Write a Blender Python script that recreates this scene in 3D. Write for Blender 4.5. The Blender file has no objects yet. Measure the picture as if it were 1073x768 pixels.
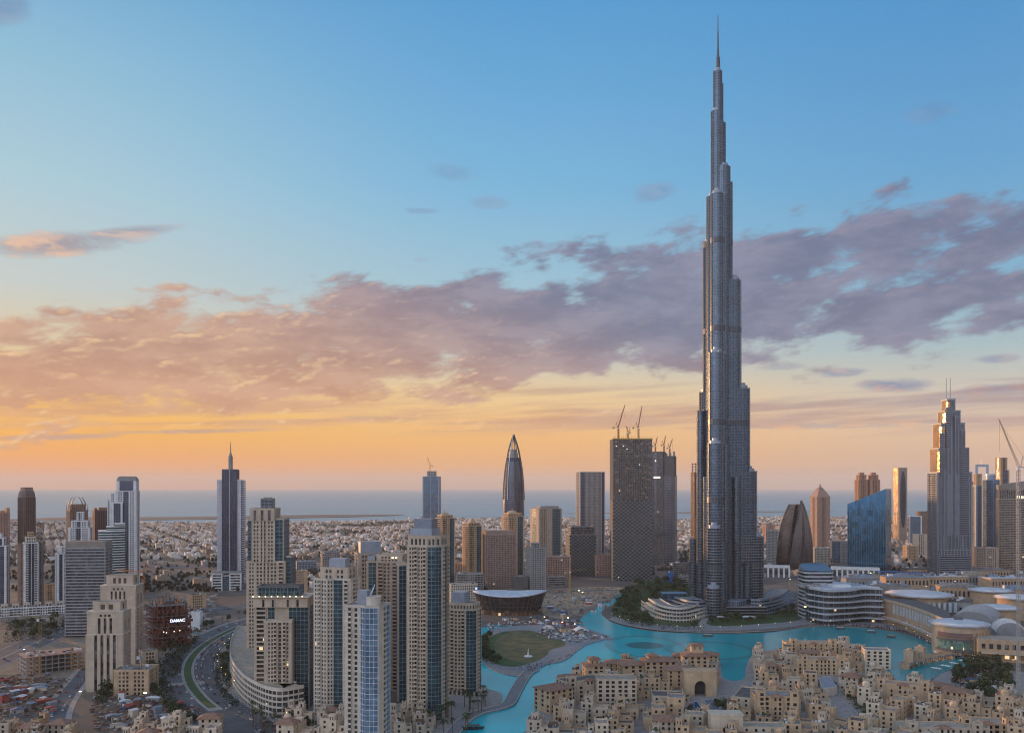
import bpy, bmesh, math, random
from mathutils import Vector, Matrix, noise as mnoise
R = math.radians
sc = bpy.context.scene
C = sc.collection
rnd = random.Random(7)

# ------------------------------------------------------------------ camera
CAM_H = 178.0; FPX = 930.0; HOR = 510.0; CX = 536.5
cam_d = bpy.data.cameras.new("camera"); cam = bpy.data.objects.new("camera", cam_d); C.objects.link(cam)
cam.location = (0, 0, CAM_H); cam.rotation_euler = (R(90), 0, 0)
cam_d.sensor_width = 36.0; cam_d.lens = 36.0 * FPX / 1073.0
cam_d.shift_y = (HOR - 384.0) / 1073.0
cam_d.clip_start = 1.0; cam_d.clip_end = 120000.0
sc.camera = cam

# ------------------------------------------------------------------ view
sc.view_settings.view_transform = 'Standard'; sc.view_settings.look = 'None'
sc.view_settings.exposure = 0.15; sc.view_settings.gamma = 1.0
sc.view_settings.use_curve_mapping = False
sc.render.engine = 'CYCLES'
cy = sc.cycles
cy.use_denoising = True; cy.denoising_prefilter = 'ACCURATE'; cy.denoising_input_passes = 'RGB_ALBEDO_NORMAL'; cy.filter_width = 1.15
cy.max_bounces = 5; cy.diffuse_bounces = 2; cy.glossy_bounces = 3; cy.transmission_bounces = 2; cy.volume_bounces = 1
cy.transparent_max_bounces = 6
cy.caustics_reflective = False; cy.caustics_refractive = False
cy.sample_clamp_indirect = 4.0

SUN_AZ, SUN_EL = -47.0, 4.5          # degrees from +Y, negative = to the left
sun_d = bpy.data.lights.new("sun", 'SUN'); sun = bpy.data.objects.new("sun", sun_d); C.objects.link(sun)
sun_d.energy = 4.2; sun_d.angle = R(1.2); sun_d.color = (1.0, 0.50, 0.20)
_sv = Vector((math.sin(R(SUN_AZ)) * math.cos(R(SUN_EL)), math.cos(R(SUN_AZ)) * math.cos(R(SUN_EL)), math.sin(R(SUN_EL))))
sun.rotation_euler = _sv.to_track_quat('Z', 'Y').to_euler()

# ------------------------------------------------------------------ sky
def srgb(r, g, b):
    f = lambda c: (c / 255 / 12.92) if c / 255 <= 0.04045 else ((c / 255 + 0.055) / 1.055) ** 2.4
    return (f(r), f(g), f(b), 1.0)

world = bpy.data.worlds.new("World"); sc.world = world; world.use_nodes = True
wt = world.node_tree; wt.nodes.clear()
class NT:
    """tiny expression helper over a node tree"""
    def __init__(s, t): s.t = t
    def n(s, typ, **k):
        x = s.t.nodes.new(typ)
        for a, b in k.items(): setattr(x, a, b)
        return x
    def l(s, a, b): s.t.links.new(a, b)
    def put(s, sock, v):
        if isinstance(v, (int, float)): sock.default_value = v
        elif isinstance(v, (tuple, list)): sock.default_value = v
        else: s.l(v, sock)
    def m(s, op, a, b=None, c=None, clamp=False):
        x = s.n('ShaderNodeMath', operation=op); x.use_clamp = clamp
        s.put(x.inputs[0], a)
        if b is not None: s.put(x.inputs[1], b)
        if c is not None: s.put(x.inputs[2], c)
        return x.outputs[0]
    def ss(s, v, a, b, o0=0.0, o1=1.0):
        x = s.n('ShaderNodeMapRange', interpolation_type='SMOOTHSTEP')
        s.put(x.inputs[0], v); x.inputs[1].default_value = a; x.inputs[2].default_value = b
        x.inputs[3].default_value = o0; x.inputs[4].default_value = o1
        return x.outputs[0]
    def mix(s, f, a, b, bt='MIX'):
        x = s.n('ShaderNodeMix', data_type='RGBA', blend_type=bt)
        s.put(x.inputs[0], f); s.put(x.inputs[6], a); s.put(x.inputs[7], b)
        return x.outputs[2]
    def ramp(s, v, stops, interp='LINEAR'):
        x = s.n('ShaderNodeValToRGB'); cr = x.color_ramp; cr.interpolation = interp
        while len(cr.elements) < len(stops): cr.elements.new(0.5)
        for e, (p, col) in zip(cr.elements, stops): e.position = p; e.color = col
        s.put(x.inputs[0], v); return x.outputs[0]
    def noise(s, vec, scale, detail=2, rough=0.5, dist=0.0, dims='3D'):
        x = s.n('ShaderNodeTexNoise'); x.noise_dimensions = dims
        if vec is not None: s.l(vec, x.inputs['Vector'])
        x.inputs['Scale'].default_value = scale; x.inputs['Detail'].default_value = detail
        x.inputs['Roughness'].default_value = rough; x.inputs['Distortion'].default_value = dist
        return x.outputs[0]
    def vec(s, x, y, z=0.0):
        v = s.n('ShaderNodeCombineXYZ'); s.put(v.inputs[0], x); s.put(v.inputs[1], y); s.put(v.inputs[2], z)
        return v.outputs[0]
    def sep(s, v):
        x = s.n('ShaderNodeSeparateXYZ'); s.l(v, x.inputs[0]); return x.outputs

W = NT(wt)
tc = W.n('ShaderNodeTexCoord')
dx, dy, dz = W.sep(tc.outputs['Generated'])
AZ = W.m('MULTIPLY', W.m('ARCTAN2', dx, dy), 180 / math.pi)            # degrees, 0 = view axis, + right
EL = W.m('MULTIPLY', W.m('ARCSINE', dz), 180 / math.pi)
e01 = W.m('DIVIDE', EL, 40.0, clamp=True)
def st(lst): return [(e / 40.0, srgb(*c)) for e, c in lst]
SKYL = W.ramp(e01, st([(0, (232, 146, 84)), (1.2, (255, 160, 60)), (3.2, (255, 182, 58)), (5.2, (253, 200, 104)), (8, (226, 206, 168)), (11.5, (200, 210, 208)),
                       (17, (174, 208, 222)), (24, (142, 192, 220)), (30, (104, 168, 214)), (40, (96, 116, 146))]))
SKYC = W.ramp(e01, st([(0, (190, 154, 128)), (1.2, (244, 174, 100)), (3.2, (253, 192, 110)), (6, (242, 210, 156)), (8.2, (206, 206, 196)), (12.5, (160, 200, 218)),
                       (18.5, (124, 186, 224)), (24, (104, 172, 220)), (29, (88, 160, 215)), (40, (92, 112, 144))]))
SKYR = W.ramp(e01, st([(0, (160, 150, 150)), (1.4, (218, 180, 152)), (3.2, (230, 198, 166)), (5.8, (208, 202, 190)), (8, (172, 196, 202)), (12, (130, 182, 212)),
                       (18, (104, 168, 214)), (24, (88, 156, 210)), (29, (76, 148, 206)), (40, (84, 106, 140))]))
SKYB = W.ramp(e01, st([(0, (140, 146, 172)), (4, (186, 180, 192)), (9, (212, 204, 204)), (16, (204, 208, 214)), (26, (172, 188, 208)), (40, (110, 128, 156))]))
fl = W.ss(AZ, -32.0, 2.0, 0.0, 1.0)
fr = W.ss(AZ, -2.0, 30.0, 0.0, 1.0)
sky = W.mix(fr, W.mix(fl, SKYL, SKYC), SKYR)
# clouds: a long bank that climbs from the lower left to the right, thin streaks under it, a few loose wisps
azs = AZ
ctr = W.m('ADD', W.m('MULTIPLY', W.m('MULTIPLY', AZ, AZ), -0.00127), W.m('ADD', W.m('MULTIPLY', AZ, 0.103), 10.3))
wid = W.m('ADD', W.m('MULTIPLY', AZ, 0.012), 3.9)
q = W.m('DIVIDE', W.m('SUBTRACT', EL, ctr), wid)
q2 = W.m('MULTIPLY', q, q)
def cloudn(da, de, seed=0.0):
    v = W.vec(W.m('ADD', W.m('MULTIPLY', AZ, 0.25), da + seed), W.m('ADD', W.m('MULTIPLY', W.m('SUBTRACT', EL, W.m('MULTIPLY', AZ, 0.10)), 0.60), de), seed)
    return W.noise(v, 1.0, 10, 0.57, 0.08)
n0 = cloudn(0, 0, 3.7); n1 = cloudn(-0.06, 0.13, 3.7)
big = W.noise(W.vec(W.m('MULTIPLY', AZ, 0.05), W.m('MULTIPLY', EL, 0.12), 9.1), 1.0, 2, 0.5)
dens = W.m('ADD', W.m('ADD', W.m('MULTIPLY', n0, 2.7), W.m('MULTIPLY', big, 1.0)), W.m('MULTIPLY', q2, -0.56))
bank = W.ss(dens, 1.18, 1.62)
# streaks
sv = W.vec(W.m('MULTIPLY', AZ, 0.045), W.m('MULTIPLY', W.m('SUBTRACT', EL, W.m('MULTIPLY', AZ, 0.035)), 0.95), 21.0)
sn = W.noise(sv, 1.3, 6, 0.55, 0.2)
sb = W.ss(W.m('ABSOLUTE', W.m('SUBTRACT', EL, 4.9)), 0.6, 2.7, 1.0, 0.0)
streak = W.m('MULTIPLY', W.ss(W.m('ADD', sn, W.m('MULTIPLY', sb, 0.17)), 0.56, 0.76), sb)
wn = W.noise(W.vec(W.m('MULTIPLY', AZ, 0.30), W.m('MULTIPLY', EL, 0.85), 5.0), 1.0, 7, 0.62, 0.3)
def blob(az, el, ra, re, tilt, amp, n=wn):
    a = W.m('SUBTRACT', AZ, az); e = W.m('SUBTRACT', W.m('SUBTRACT', EL, el), W.m('MULTIPLY', a, tilt))
    d2 = W.m('ADD', W.m('POWER', W.m('ABSOLUTE', W.m('DIVIDE', a, ra)), 2.0), W.m('POWER', W.m('ABSOLUTE', W.m('DIVIDE', e, re)), 2.0))
    return W.m('MULTIPLY', W.ss(W.m('SUBTRACT', W.m('MULTIPLY', n, 2.0), d2), 0.25, 1.05), amp)
def pxdir(x, y):
    a = math.atan((x - CX) / FPX); return math.degrees(a), math.degrees(math.atan((HOR - y) * math.cos(a) / FPX))
wisps = None
for (x, y, ra, re, tl, amp) in [(62, 256, 6.0, .95, .17, .95), (130, 244, 4.2, .5, .2, .8), (472, 181, 2.4, .7, 0, .38), (512, 213, 1.7, .5, 0, .45), (440, 221, 1.9, .25, 0, .45), (686, 202, 1.8, .75, .1, .6),
                                (976, 118, 1.8, .8, 0, .35), (2, 8, 2.4, 1.2, .3, .7), (938, 403, 3.2, .62, -.06, .95), (1040, 408, 2.5, .5, 0, .6), (1045, 376, 1.6, .35, 0, .7), (880, 391, 2.6, .42, 0, .75),
                                (820, 384, 2.0, .35, 0, .5), (200, 452, 7.5, .22, .04, .75), (60, 458, 6, .28, .05, .8), (390, 438, 4, .18, .0, .5), (860, 446, 8, .3, -.01, .5), (1000, 441, 6, .22, 0, .4)]:
    a, e = pxdir(x, y); b = blob(a, e, ra, re, tl, amp)
    wisps = b if wisps is None else W.m('MAXIMUM', wisps, b)
front = W.ss(W.m('ABSOLUTE', AZ), 60.0, 110.0, 1.0, 0.0)
cover = W.m('MAXIMUM', bank, W.m('MULTIPLY', streak, 0.75))
# cloud colour: mauve shade, warmer to the left and low down, bright rims where the density falls off towards the sun
warm = W.ss(W.m('SUBTRACT', W.m('MULTIPLY', AZ, -1.0), W.m('MULTIPLY', W.m('SUBTRACT', EL, 8.0), 2.6)), -18.0, 19.0)
shade = W.mix(warm, srgb(110, 118, 148), srgb(184, 142, 128))
lowf = W.ss(EL, 3.0, 9.5, 1.0, 0.0)
shade = W.mix(W.m('MULTIPLY', lowf, 0.5), shade, srgb(226, 156, 112))
lit = W.mix(warm, srgb(206, 182, 186), srgb(255, 218, 164))
rim = W.m('MULTIPLY', W.m('MULTIPLY', W.ss(W.m('SUBTRACT', n0, n1), 0.02, 0.14), W.ss(dens, 1.35, 2.3, 1.0, 0.40)), W.ss(warm, 0.0, 0.7, 0.28, 1.0))
thick = W.noise(W.vec(W.m('MULTIPLY', AZ, 0.2), W.m('MULTIPLY', EL, 0.6), 2.2), 1.0, 6, 0.6)
shade = W.mix(W.ss(thick, 0.36, 0.66, 0.0, 0.62), shade, W.mix(warm, srgb(152, 152, 176), srgb(222, 178, 152)))
ccol = W.mix(W.m('MULTIPLY', rim, 0.85), shade, lit)
wcol = W.mix(W.ss(wn, 0.45, 0.62), W.mix(warm, srgb(112, 136, 176), srgb(160, 146, 156)), W.mix(lowf, W.mix(warm, srgb(142, 160, 192), srgb(236, 190, 160)), srgb(240, 178, 134)))
sky = W.mix(W.m('MULTIPLY', W.m('MULTIPLY', wisps, 0.9), front), sky, wcol)
sky = W.mix(W.m('MULTIPLY', W.m('MULTIPLY', cover, 0.93), front), sky, ccol)
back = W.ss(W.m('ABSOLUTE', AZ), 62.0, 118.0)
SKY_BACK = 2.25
# sky behind the camera boosted as added fill for the facades, stronger from the left
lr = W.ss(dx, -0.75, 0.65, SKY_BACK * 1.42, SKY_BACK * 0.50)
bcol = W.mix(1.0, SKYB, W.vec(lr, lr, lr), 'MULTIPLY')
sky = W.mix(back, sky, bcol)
# physical sky, adds the glow round the hidden sun
nsky = W.n('ShaderNodeTexSky', sky_type='NISHITA'); nsky.sun_disc = False
nsky.sun_elevation = R(SUN_EL); nsky.sun_rotation = R(SUN_AZ); nsky.dust_density = 2.0
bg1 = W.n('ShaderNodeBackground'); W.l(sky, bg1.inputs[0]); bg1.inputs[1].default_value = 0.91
bg2 = W.n('ShaderNodeBackground'); W.l(nsky.outputs[0], bg2.inputs[0]); bg2.inputs[1].default_value = 0.05
adds = W.n('ShaderNodeMixShader'); adds.inputs[0].default_value = 0.06
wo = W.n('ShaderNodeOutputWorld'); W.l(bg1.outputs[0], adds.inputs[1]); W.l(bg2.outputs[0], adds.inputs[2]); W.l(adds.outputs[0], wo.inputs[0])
world.cycles.sampling_method = 'MANUAL'; world.cycles.sample_map_resolution = 1024

# ------------------------------------------------------------------ helpers: pixels of the photograph -> ground points
def D(y): return CAM_H * FPX / max(y - HOR, 1.5)
def G(x, y, z=0.0):
    d = (CAM_H - z) * FPX / max(y - HOR, 1.5)
    return ((x - CX) / FPX * d, d)
def Z(y, d): return CAM_H - (y - HOR) * d / FPX

# ------------------------------------------------------------------ mesh builder
class MB:
    def __init__(s): s.v = []; s.f = []
    def quad(s, *p):
        n = len(s.v); s.v += [tuple(q) for q in p]; s.f.append(tuple(range(n, n + len(p)))); return s
    def box(s, x0, x1, y0, y1, z0, z1):
        n = len(s.v)
        s.v += [(x0, y0, z0), (x1, y0, z0), (x1, y1, z0), (x0, y1, z0), (x0, y0, z1), (x1, y0, z1), (x1, y1, z1), (x0, y1, z1)]
        s.f += [(n, n + 3, n + 2, n + 1), (n + 4, n + 5, n + 6, n + 7), (n, n + 1, n + 5, n + 4), (n + 1, n + 2, n + 6, n + 5), (n + 2, n + 3, n + 7, n + 6), (n + 3, n, n + 4, n + 7)]
        return s
    def rbox(s, cx, cy, w, d, z0, z1, a=0.0):
        c, q = math.cos(a), math.sin(a)
        P = [(cx + x * c - y * q, cy + x * q + y * c) for x, y in ((-w / 2, -d / 2), (w / 2, -d / 2), (w / 2, d / 2), (-w / 2, d / 2))]
        return s.prism(P, z0, z1)
    def prism(s, P, z0, z1, top=None, z1f=None):
        n = len(s.v); k = len(P); T = top or P
        s.v += [(x, y, z0) for x, y in P] + [(x, y, (z1f(x, y) if z1f else z1)) for x, y in T]
        s.f += [(n + i, n + (i + 1) % k, n + k + (i + 1) % k, n + k + i) for i in range(k)]
        s.f += [tuple(n + k + i for i in range(k)), tuple(n + k - 1 - i for i in range(k))]
        return s
    def loft(s, rings, cap0=True, cap1=True):
        n = len(s.v); k = len(rings[0])
        for r in rings: s.v += [tuple(p) for p in r]
        for j in range(len(rings) - 1):
            a = n + j * k; b = a + k
            s.f += [(a + i, a + (i + 1) % k, b + (i + 1) % k, b + i) for i in range(k)]
        if cap1: s.f.append(tuple(n + (len(rings) - 1) * k + i for i in range(k)))
        if cap0: s.f.append(tuple(n + k - 1 - i for i in range(k)))
        return s
    def cyl(s, x, y, r, z0, z1, k=16, r1=None):
        r1 = r if r1 is None else r1
        P = [(x + r * math.cos(2 * math.pi * i / k), y + r * math.sin(2 * math.pi * i / k)) for i in range(k)]
        T = [(x + r1 * math.cos(2 * math.pi * i / k), y + r1 * math.sin(2 * math.pi * i / k)) for i in range(k)]
        return s.prism(P, z0, z1, T)
    def dome(s, x, y, z, r, h=None, k=12, m=4):
        h = r if h is None else h
        rings = []
        for j in range(m + 1):
            a = math.pi / 2 * j / m * 0.98
            rings.append([(x + r * math.cos(a) * math.cos(2 * math.pi * i / k), y + r * math.cos(a) * math.sin(2 * math.pi * i / k), z + h * math.sin(a)) for i in range(k)])
        return s.loft(rings)
    def beam(s, a, b, t, t2=None):
        a = Vector(a); b = Vector(b); d = b - a
        if d.length < 1e-6: return s
        d.normalize(); u = d.cross(Vector((0, 0, 1)))
        if u.length < 1e-3: u = Vector((1, 0, 0))
        u.normalize(); w = d.cross(u); t2 = t if t2 is None else t2
        A = [a + (u * i + w * j) * t / 2 for i, j in ((-1, -1), (1, -1), (1, 1), (-1, 1))]
        B = [b + (u * i + w * j) * t2 / 2 for i, j in ((-1, -1), (1, -1), (1, 1), (-1, 1))]
        return s.loft([[tuple(p) for p in B], [tuple(p) for p in A]])
    def wall(s, p0, p1, t0, t1, o0, o1, z0, z1):
        """box on the wall line p0->p1 (outside is to the right), from t0 to t1 metres along it, o0..o1 metres out"""
        L = math.hypot(p1[0] - p0[0], p1[1] - p0[1]); ux, uy = (p1[0] - p0[0]) / L, (p1[1] - p0[1]) / L; nx, ny = uy, -ux
        P = [(p0[0] + ux * t + nx * o, p0[1] + uy * t + ny * o) for t, o in ((t0, o1), (t1, o1), (t1, o0), (t0, o0))]
        return s.prism(P, z0, z1)
    def mesh(s, name):
        me = bpy.data.meshes.new(name); me.from_pydata(s.v, [], s.f); me.update(); return me
    def build(s, name, mat, parent=None, smooth=False, loc=None, rz=None):
        me = s.mesh(name); me.materials.append(mat)
        if smooth: me.polygons.foreach_set('use_smooth', [True] * len(me.polygons))
        o = bpy.data.objects.new(name, me); C.objects.link(o)
        if parent is not None: o.parent = parent
        if loc is not None: o.location = loc
        if rz is not None: o.rotation_euler[2] = rz
        return o
LABELS = set()
def tag(o, label, cat, group=None, kind=None):
    o['label'] = label; o['category'] = cat
    if group: o['group'] = group
    if kind: o['kind'] = kind
    return o
def thing(name, label, cat, loc=(0, 0, 0), rz=0.0, group=None):
    o = bpy.data.objects.new(name, None); C.objects.link(o); o.location = loc; o.rotation_euler = (0, 0, rz)
    o.empty_display_size = 1.0
    return tag(o, label, cat, group)
KIDS = {}
def dup(root, loc, rz, label=None, group=None, scale=None, top=True):
    if root.name not in KIDS: KIDS[root.name] = list(root.children)
    r = root.copy(); C.objects.link(r)
    r.location = loc; r.rotation_euler = (0, 0, rz)
    if scale is not None: r.scale = scale
    if label: r['label'] = label
    if group: r['group'] = group
    for ch in KIDS[root.name]:
        if ch.name not in KIDS: KIDS[ch.name] = list(ch.children)
        c = ch.copy(); C.objects.link(c); c.parent = r
        for g in KIDS[ch.name]:
            d = g.copy(); C.objects.link(d); d.parent = c
    return r
def structure(o): o['kind'] = 'structure'; return o
def sheet(name, pix, mat, z, thick=0.0, world=False, kind='structure', side=None):
    """flat ground patch from an outline given in photograph pixels (or world metres)"""
    P = [tuple(p) if world else G(p[0], p[1]) for p in pix]
    A = sum(P[i][0] * P[(i + 1) % len(P)][1] - P[(i + 1) % len(P)][0] * P[i][1] for i in range(len(P)))
    if A < 0: P = P[::-1]
    m = MB()
    if thick > 0: m.prism(P, z - thick, z)
    else: m.quad(*[(x, y, z) for x, y in P])
    me = m.mesh(name)
    bm = bmesh.new(); bm.from_mesh(me); bmesh.ops.triangulate(bm, faces=bm.faces[:], ngon_method='EAR_CLIP'); bm.to_mesh(me); bm.free()
    me.materials.append(mat)
    o = bpy.data.objects.new(name, me); C.objects.link(o); o['kind'] = kind
    return o
def smooth_line(P, n=6, closed=False):
    """Catmull-Rom through the points"""
    out = []; k = len(P)
    rng = range(k) if closed else range(k - 1)
    for i in rng:
        p0 = P[(i - 1) % k] if (closed or i > 0) else P[i]; p1 = P[i]; p2 = P[(i + 1) % k]
        p3 = P[(i + 2) % k] if (closed or i + 2 < k) else p2
        for j in range(n):
            t = j / n
            out.append(tuple(0.5 * ((2 * p1[c]) + (-p0[c] + p2[c]) * t + (2 * p0[c] - 5 * p1[c] + 4 * p2[c] - p3[c]) * t * t + (-p0[c] + 3 * p1[c] - 3 * p2[c] + p3[c]) * t ** 3) for c in range(2)))
    if not closed: out.append(tuple(P[-1][:2]))
    return out
def ribbon(name, line, w, mat, z, off=0.0, thick=0.0, kind='structure', parent=None):
    """strip of width w along a world polyline"""
    L = []; Rr = []
    for i, p in enumerate(line):
        a = line[max(i - 1, 0)]; b = line[min(i + 1, len(line) - 1)]
        dx_, dy_ = b[0] - a[0], b[1] - a[1]; l = math.hypot(dx_, dy_) or 1; nx, ny = -dy_ / l, dx_ / l
        L.append((p[0] + nx * (off + w / 2), p[1] + ny * (off + w / 2))); Rr.append((p[0] + nx * (off - w / 2), p[1] + ny * (off - w / 2)))
    m = MB(); n = len(line)
    m.v = [(x, y, z) for x, y in Rr] + [(x, y, z) for x, y in L]
    m.f = [(i, i + 1, n + i + 1, n + i) for i in range(n - 1)]
    if thick:
        m.v += [(x, y, z - thick) for x, y in Rr] + [(x, y, z - thick) for x, y in L]
        for i in range(n - 1):
            m.f += [(i + 1, i, 2 * n + i, 2 * n + i + 1), (n + i, n + i + 1, 3 * n + i + 1, 3 * n + i)]
        m.f += [(0, n, 3 * n, 2 * n), (n - 1, 3 * n - 1, 4 * n - 1, 2 * n - 1)]
    o = m.build(name, mat, parent)
    if kind: o['kind'] = kind
    return o
def along(line, step, off=0.0, start=0.0):
    """points (x, y, heading) every step metres"""
    out = []; acc = -start
    for (a, b) in zip(line, line[1:]):
        l = math.hypot(b[0] - a[0], b[1] - a[1])
        if l < 1e-6: continue
        ux, uy = (b[0] - a[0]) / l, (b[1] - a[1]) / l; t = -acc if acc < 0 else 0.0
        t = (step - acc % step) % step if acc >= 0 else -acc
        while t <= l:
            out.append((a[0] + ux * t - uy * off, a[1] + uy * t + ux * off, math.atan2(uy, ux))); t += step
        acc += l
    return out
def inside(p, poly):
    x, y = p; c = False; j = len(poly) - 1
    for i in range(len(poly)):
        xi, yi = poly[i]; xj, yj = poly[j]
        if (yi > y) != (yj > y) and x < (xj - xi) * (y - yi) / (yj - yi) + xi: c = not c
        j = i
    return c

# ------------------------------------------------------------------ materials
MATS = {}
def mat(name, col, rough=0.8, metal=0.0, var=0.12, scale=0.15, spec=0.5, streak=True, bump=0.0, col2=None):
    if name in MATS: return MATS[name]
    m = bpy.data.materials.new(name); m.use_nodes = True; t = m.node_tree; T = NT(t)
    b = t.nodes['Principled BSDF']; b.inputs['Roughness'].default_value = rough; b.inputs['Metallic'].default_value = metal
    b.inputs['Specular IOR Level'].default_value = spec
    tcn = T.n('ShaderNodeTexCoord'); oi = T.n('ShaderNodeObjectInfo')
    ov = tcn.outputs['Object']
    n = T.noise(ov, scale, 5, 0.6)
    f = T.ss(n, 0.3, 0.7)
    d = tuple(c * (1 - var) for c in col) + (1,); l = tuple(min(c * (1 + var), 1) for c in col) + (1,)
    if col2: l = tuple(col2) + (1,)
    c = T.mix(f, d, l)
    if streak:
        x, y, z = T.sep(ov)
        s = T.noise(T.vec(T.m('MULTIPLY', x, 0.5), T.m('MULTIPLY', y, 0.5), T.m('MULTIPLY', z, 0.04)), 1.0, 4, 0.6)
        c = T.mix(T.ss(s, 0.4, 0.75, 0.0, 0.3), c, tuple(q * 0.62 for q in col) + (1,))
    rv = T.m('ADD', T.m('MULTIPLY', oi.outputs['Random'], 0.16), 0.92)
    c = T.mix(1.0, c, T.vec(rv, rv, rv), 'MULTIPLY')
    T.l(c, b.inputs['Base Color'])
    if bump:
        bp = T.n('ShaderNodeBump'); bp.inputs['Strength'].default_value = bump; bp.inputs['Distance'].default_value = 0.3
        T.l(T.noise(ov, scale * 8, 4, 0.6), bp.inputs['Height']); T.l(bp.outputs[0], b.inputs['Normal'])
    MATS[name] = m; return m
def glass(name, col, col2=None, rough=0.12, metal=0.55, cw=3.0, ch=3.6, lit=0.0, litcol=(1.0, 0.72, 0.4), spandrel=0.0, spcol=(0.3, 0.32, 0.35), wob=0.02):
    """window glass with a tone of its own per pane (blinds, rooms), a few lit rooms"""
    if name in MATS: return MATS[name]
    m = bpy.data.materials.new(name); m.use_nodes = True; t = m.node_tree; T = NT(t)
    b = t.nodes['Principled BSDF']
    tcn = T.n('ShaderNodeTexCoord'); x, y, z = T.sep(tcn.outputs['Object'])
    h = T.m('ADD', T.m('ADD', x, y), 0.37)
    cell = T.vec(T.m('FLOOR', T.m('DIVIDE', T.m('SUBTRACT', x, 0.13), cw)), T.m('FLOOR', T.m('DIVIDE', T.m('SUBTRACT', y, 0.17), cw)), T.m('FLOOR', T.m('DIVIDE', T.m('ADD', z, 0.05), ch)))
    wn_ = T.n('ShaderNodeTexWhiteNoise'); T.l(cell, wn_.inputs['Vector']); rv = wn_.outputs['Value']; rc = wn_.outputs['Color']
    col2 = col2 or tuple(c * 2.2 + 0.01 for c in col)
    c = T.mix(T.m('POWER', rv, 1.9), tuple(col) + (1,), tuple(col2) + (1,))
    big_ = T.noise(tcn.outputs['Object'], 0.035, 3, 0.5)
    c = T.mix(T.ss(big_, 0.35, 0.7, 0.0, 0.5), c, tuple(q * 0.5 for q in col) + (1,))
    if spandrel > 0:
        fz = T.m('FRACT', T.m('DIVIDE', T.m('ADD', z, 0.05), ch)); sp = T.m('LESS_THAN', fz, spandrel)
        c = T.mix(sp, c, tuple(spcol) + (1,))
        T.l(T.m('ADD', T.m('MULTIPLY', sp, 0.25), rough), b.inputs['Roughness'])
    else:
        T.l(T.m('ADD', T.m('MULTIPLY', rv, 0.12), rough), b.inputs['Roughness'])
    T.l(c, b.inputs['Base Color'])
    b.inputs['Metallic'].default_value = metal; b.inputs['Specular IOR Level'].default_value = 0.8
    # slightly uneven panes
    nm = T.n('ShaderNodeNewGeometry'); off = T.n('ShaderNodeVectorMath', operation='MULTIPLY_ADD')
    T.l(rc, off.inputs[0]); off.inputs[1].default_value = (wob * 2, wob * 2, wob * 2)
    off2 = T.n('ShaderNodeVectorMath', operation='ADD'); off2.inputs[1].default_value = (-wob, -wob, -wob)
    T.l(nm.outputs['Normal'], off2.inputs[0]); T.l(off2.outputs[0], off.inputs[2])
    nn = T.n('ShaderNodeVectorMath', operation='NORMALIZE'); T.l(off.outputs[0], nn.inputs[0]); T.l(nn.outputs[0], b.inputs['Normal'])
    if lit > 0:
        on = T.m('GREATER_THAN', T.sep(rc)[1], 1 - lit)
        b.inputs['Emission Color'].default_value = tuple(litcol) + (1,); T.l(T.m('MULTIPLY', on, 0.9), b.inputs['Emission Strength'])
    MATS[name] = m; return m
def lamp_mat(name, col, s):
    if name in MATS: return MATS[name]
    m = bpy.data.materials.new(name); m.use_nodes = True; b = m.node_tree.nodes['Principled BSDF']
    b.inputs['Base Color'].default_value = tuple(col) + (1,); b.inputs['Emission Color'].default_value = tuple(col) + (1,); b.inputs['Emission Strength'].default_value = s
    MATS[name] = m; return m

CREAM = mat('cream_stucco', (0.52, 0.43, 0.335)); CREAM2 = mat('pale_stucco', (0.59, 0.525, 0.445)); SAND = mat('sand_stucco', (0.53, 0.38, 0.245))
PEACH = mat('peach_stucco', (0.53, 0.36, 0.23)); IVORY = mat('ivory_stucco', (0.62, 0.52, 0.40)); BROWN = mat('brown_stone', (0.30, 0.20, 0.15))
TAN = mat('tan_stone', (0.42, 0.33, 0.26)); WHITE = mat('white_paint', (0.72, 0.73, 0.74)); GREYC = mat('grey_concrete', (0.30, 0.30, 0.30))
DARKC = mat('dark_concrete', (0.13, 0.125, 0.125)); ROOFG = mat('roof_grey', (0.26, 0.25, 0.25), streak=False, scale=0.3, var=.3); ROOFD = mat('roof_dark', (0.13, 0.115, 0.11), streak=False, scale=0.3, var=.3)
ROOFT = mat('roof_tan', (0.40, 0.33, 0.26), streak=False, scale=0.3, var=.25); TILE = mat('clay_tiles', (0.30, 0.17, 0.115), streak=False, scale=0.6, var=.3)
RUST = mat('rust_formwork', (0.16, 0.065, 0.05)); STEEL = mat('silver_steel', (0.45, 0.47, 0.5), rough=0.35, metal=0.8); BLUEST = mat('blue_grey_panel', (0.27, 0.33, 0.42), rough=.4, metal=.3)
WHITER = mat('white_roofing', (0.60, 0.62, 0.66), rough=.6, streak=False, scale=.1); YEL = mat('yellow_paint', (0.62, 0.40, 0.06)); ORANGE = mat('orange_paint', (0.55, 0.20, 0.05)); REDP = mat('red_paint', (0.34, 0.07, 0.06)); BLUEP = mat('blue_paint', (0.04, 0.16, 0.42))
PINKB = mat('pink_concrete', (0.42, 0.26, 0.21)); DARKFRAME = mat('dark_frame', (0.05, 0.055, 0.06), rough=.5)
G_DARK = glass('dark_window_glass', (0.015, 0.02, 0.025), (0.20, 0.19, 0.18), metal=0.1, rough=.15, lit=0.0015)
G_TEAL = glass('teal_glass', (0.02, 0.065, 0.08), (0.05, 0.13, 0.15), metal=0.35)
G_BLUE = glass('blue_glass', (0.05, 0.12, 0.2), (0.14, 0.26, 0.38), metal=0.5)
G_GREY = glass('grey_glass', (0.07, 0.085, 0.10), (0.2, 0.22, 0.24), metal=0.5)
G_NAVY = glass('navy_glass', (0.045, 0.06, 0.10), (0.08, 0.1, 0.16), metal=0.5)
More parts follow.
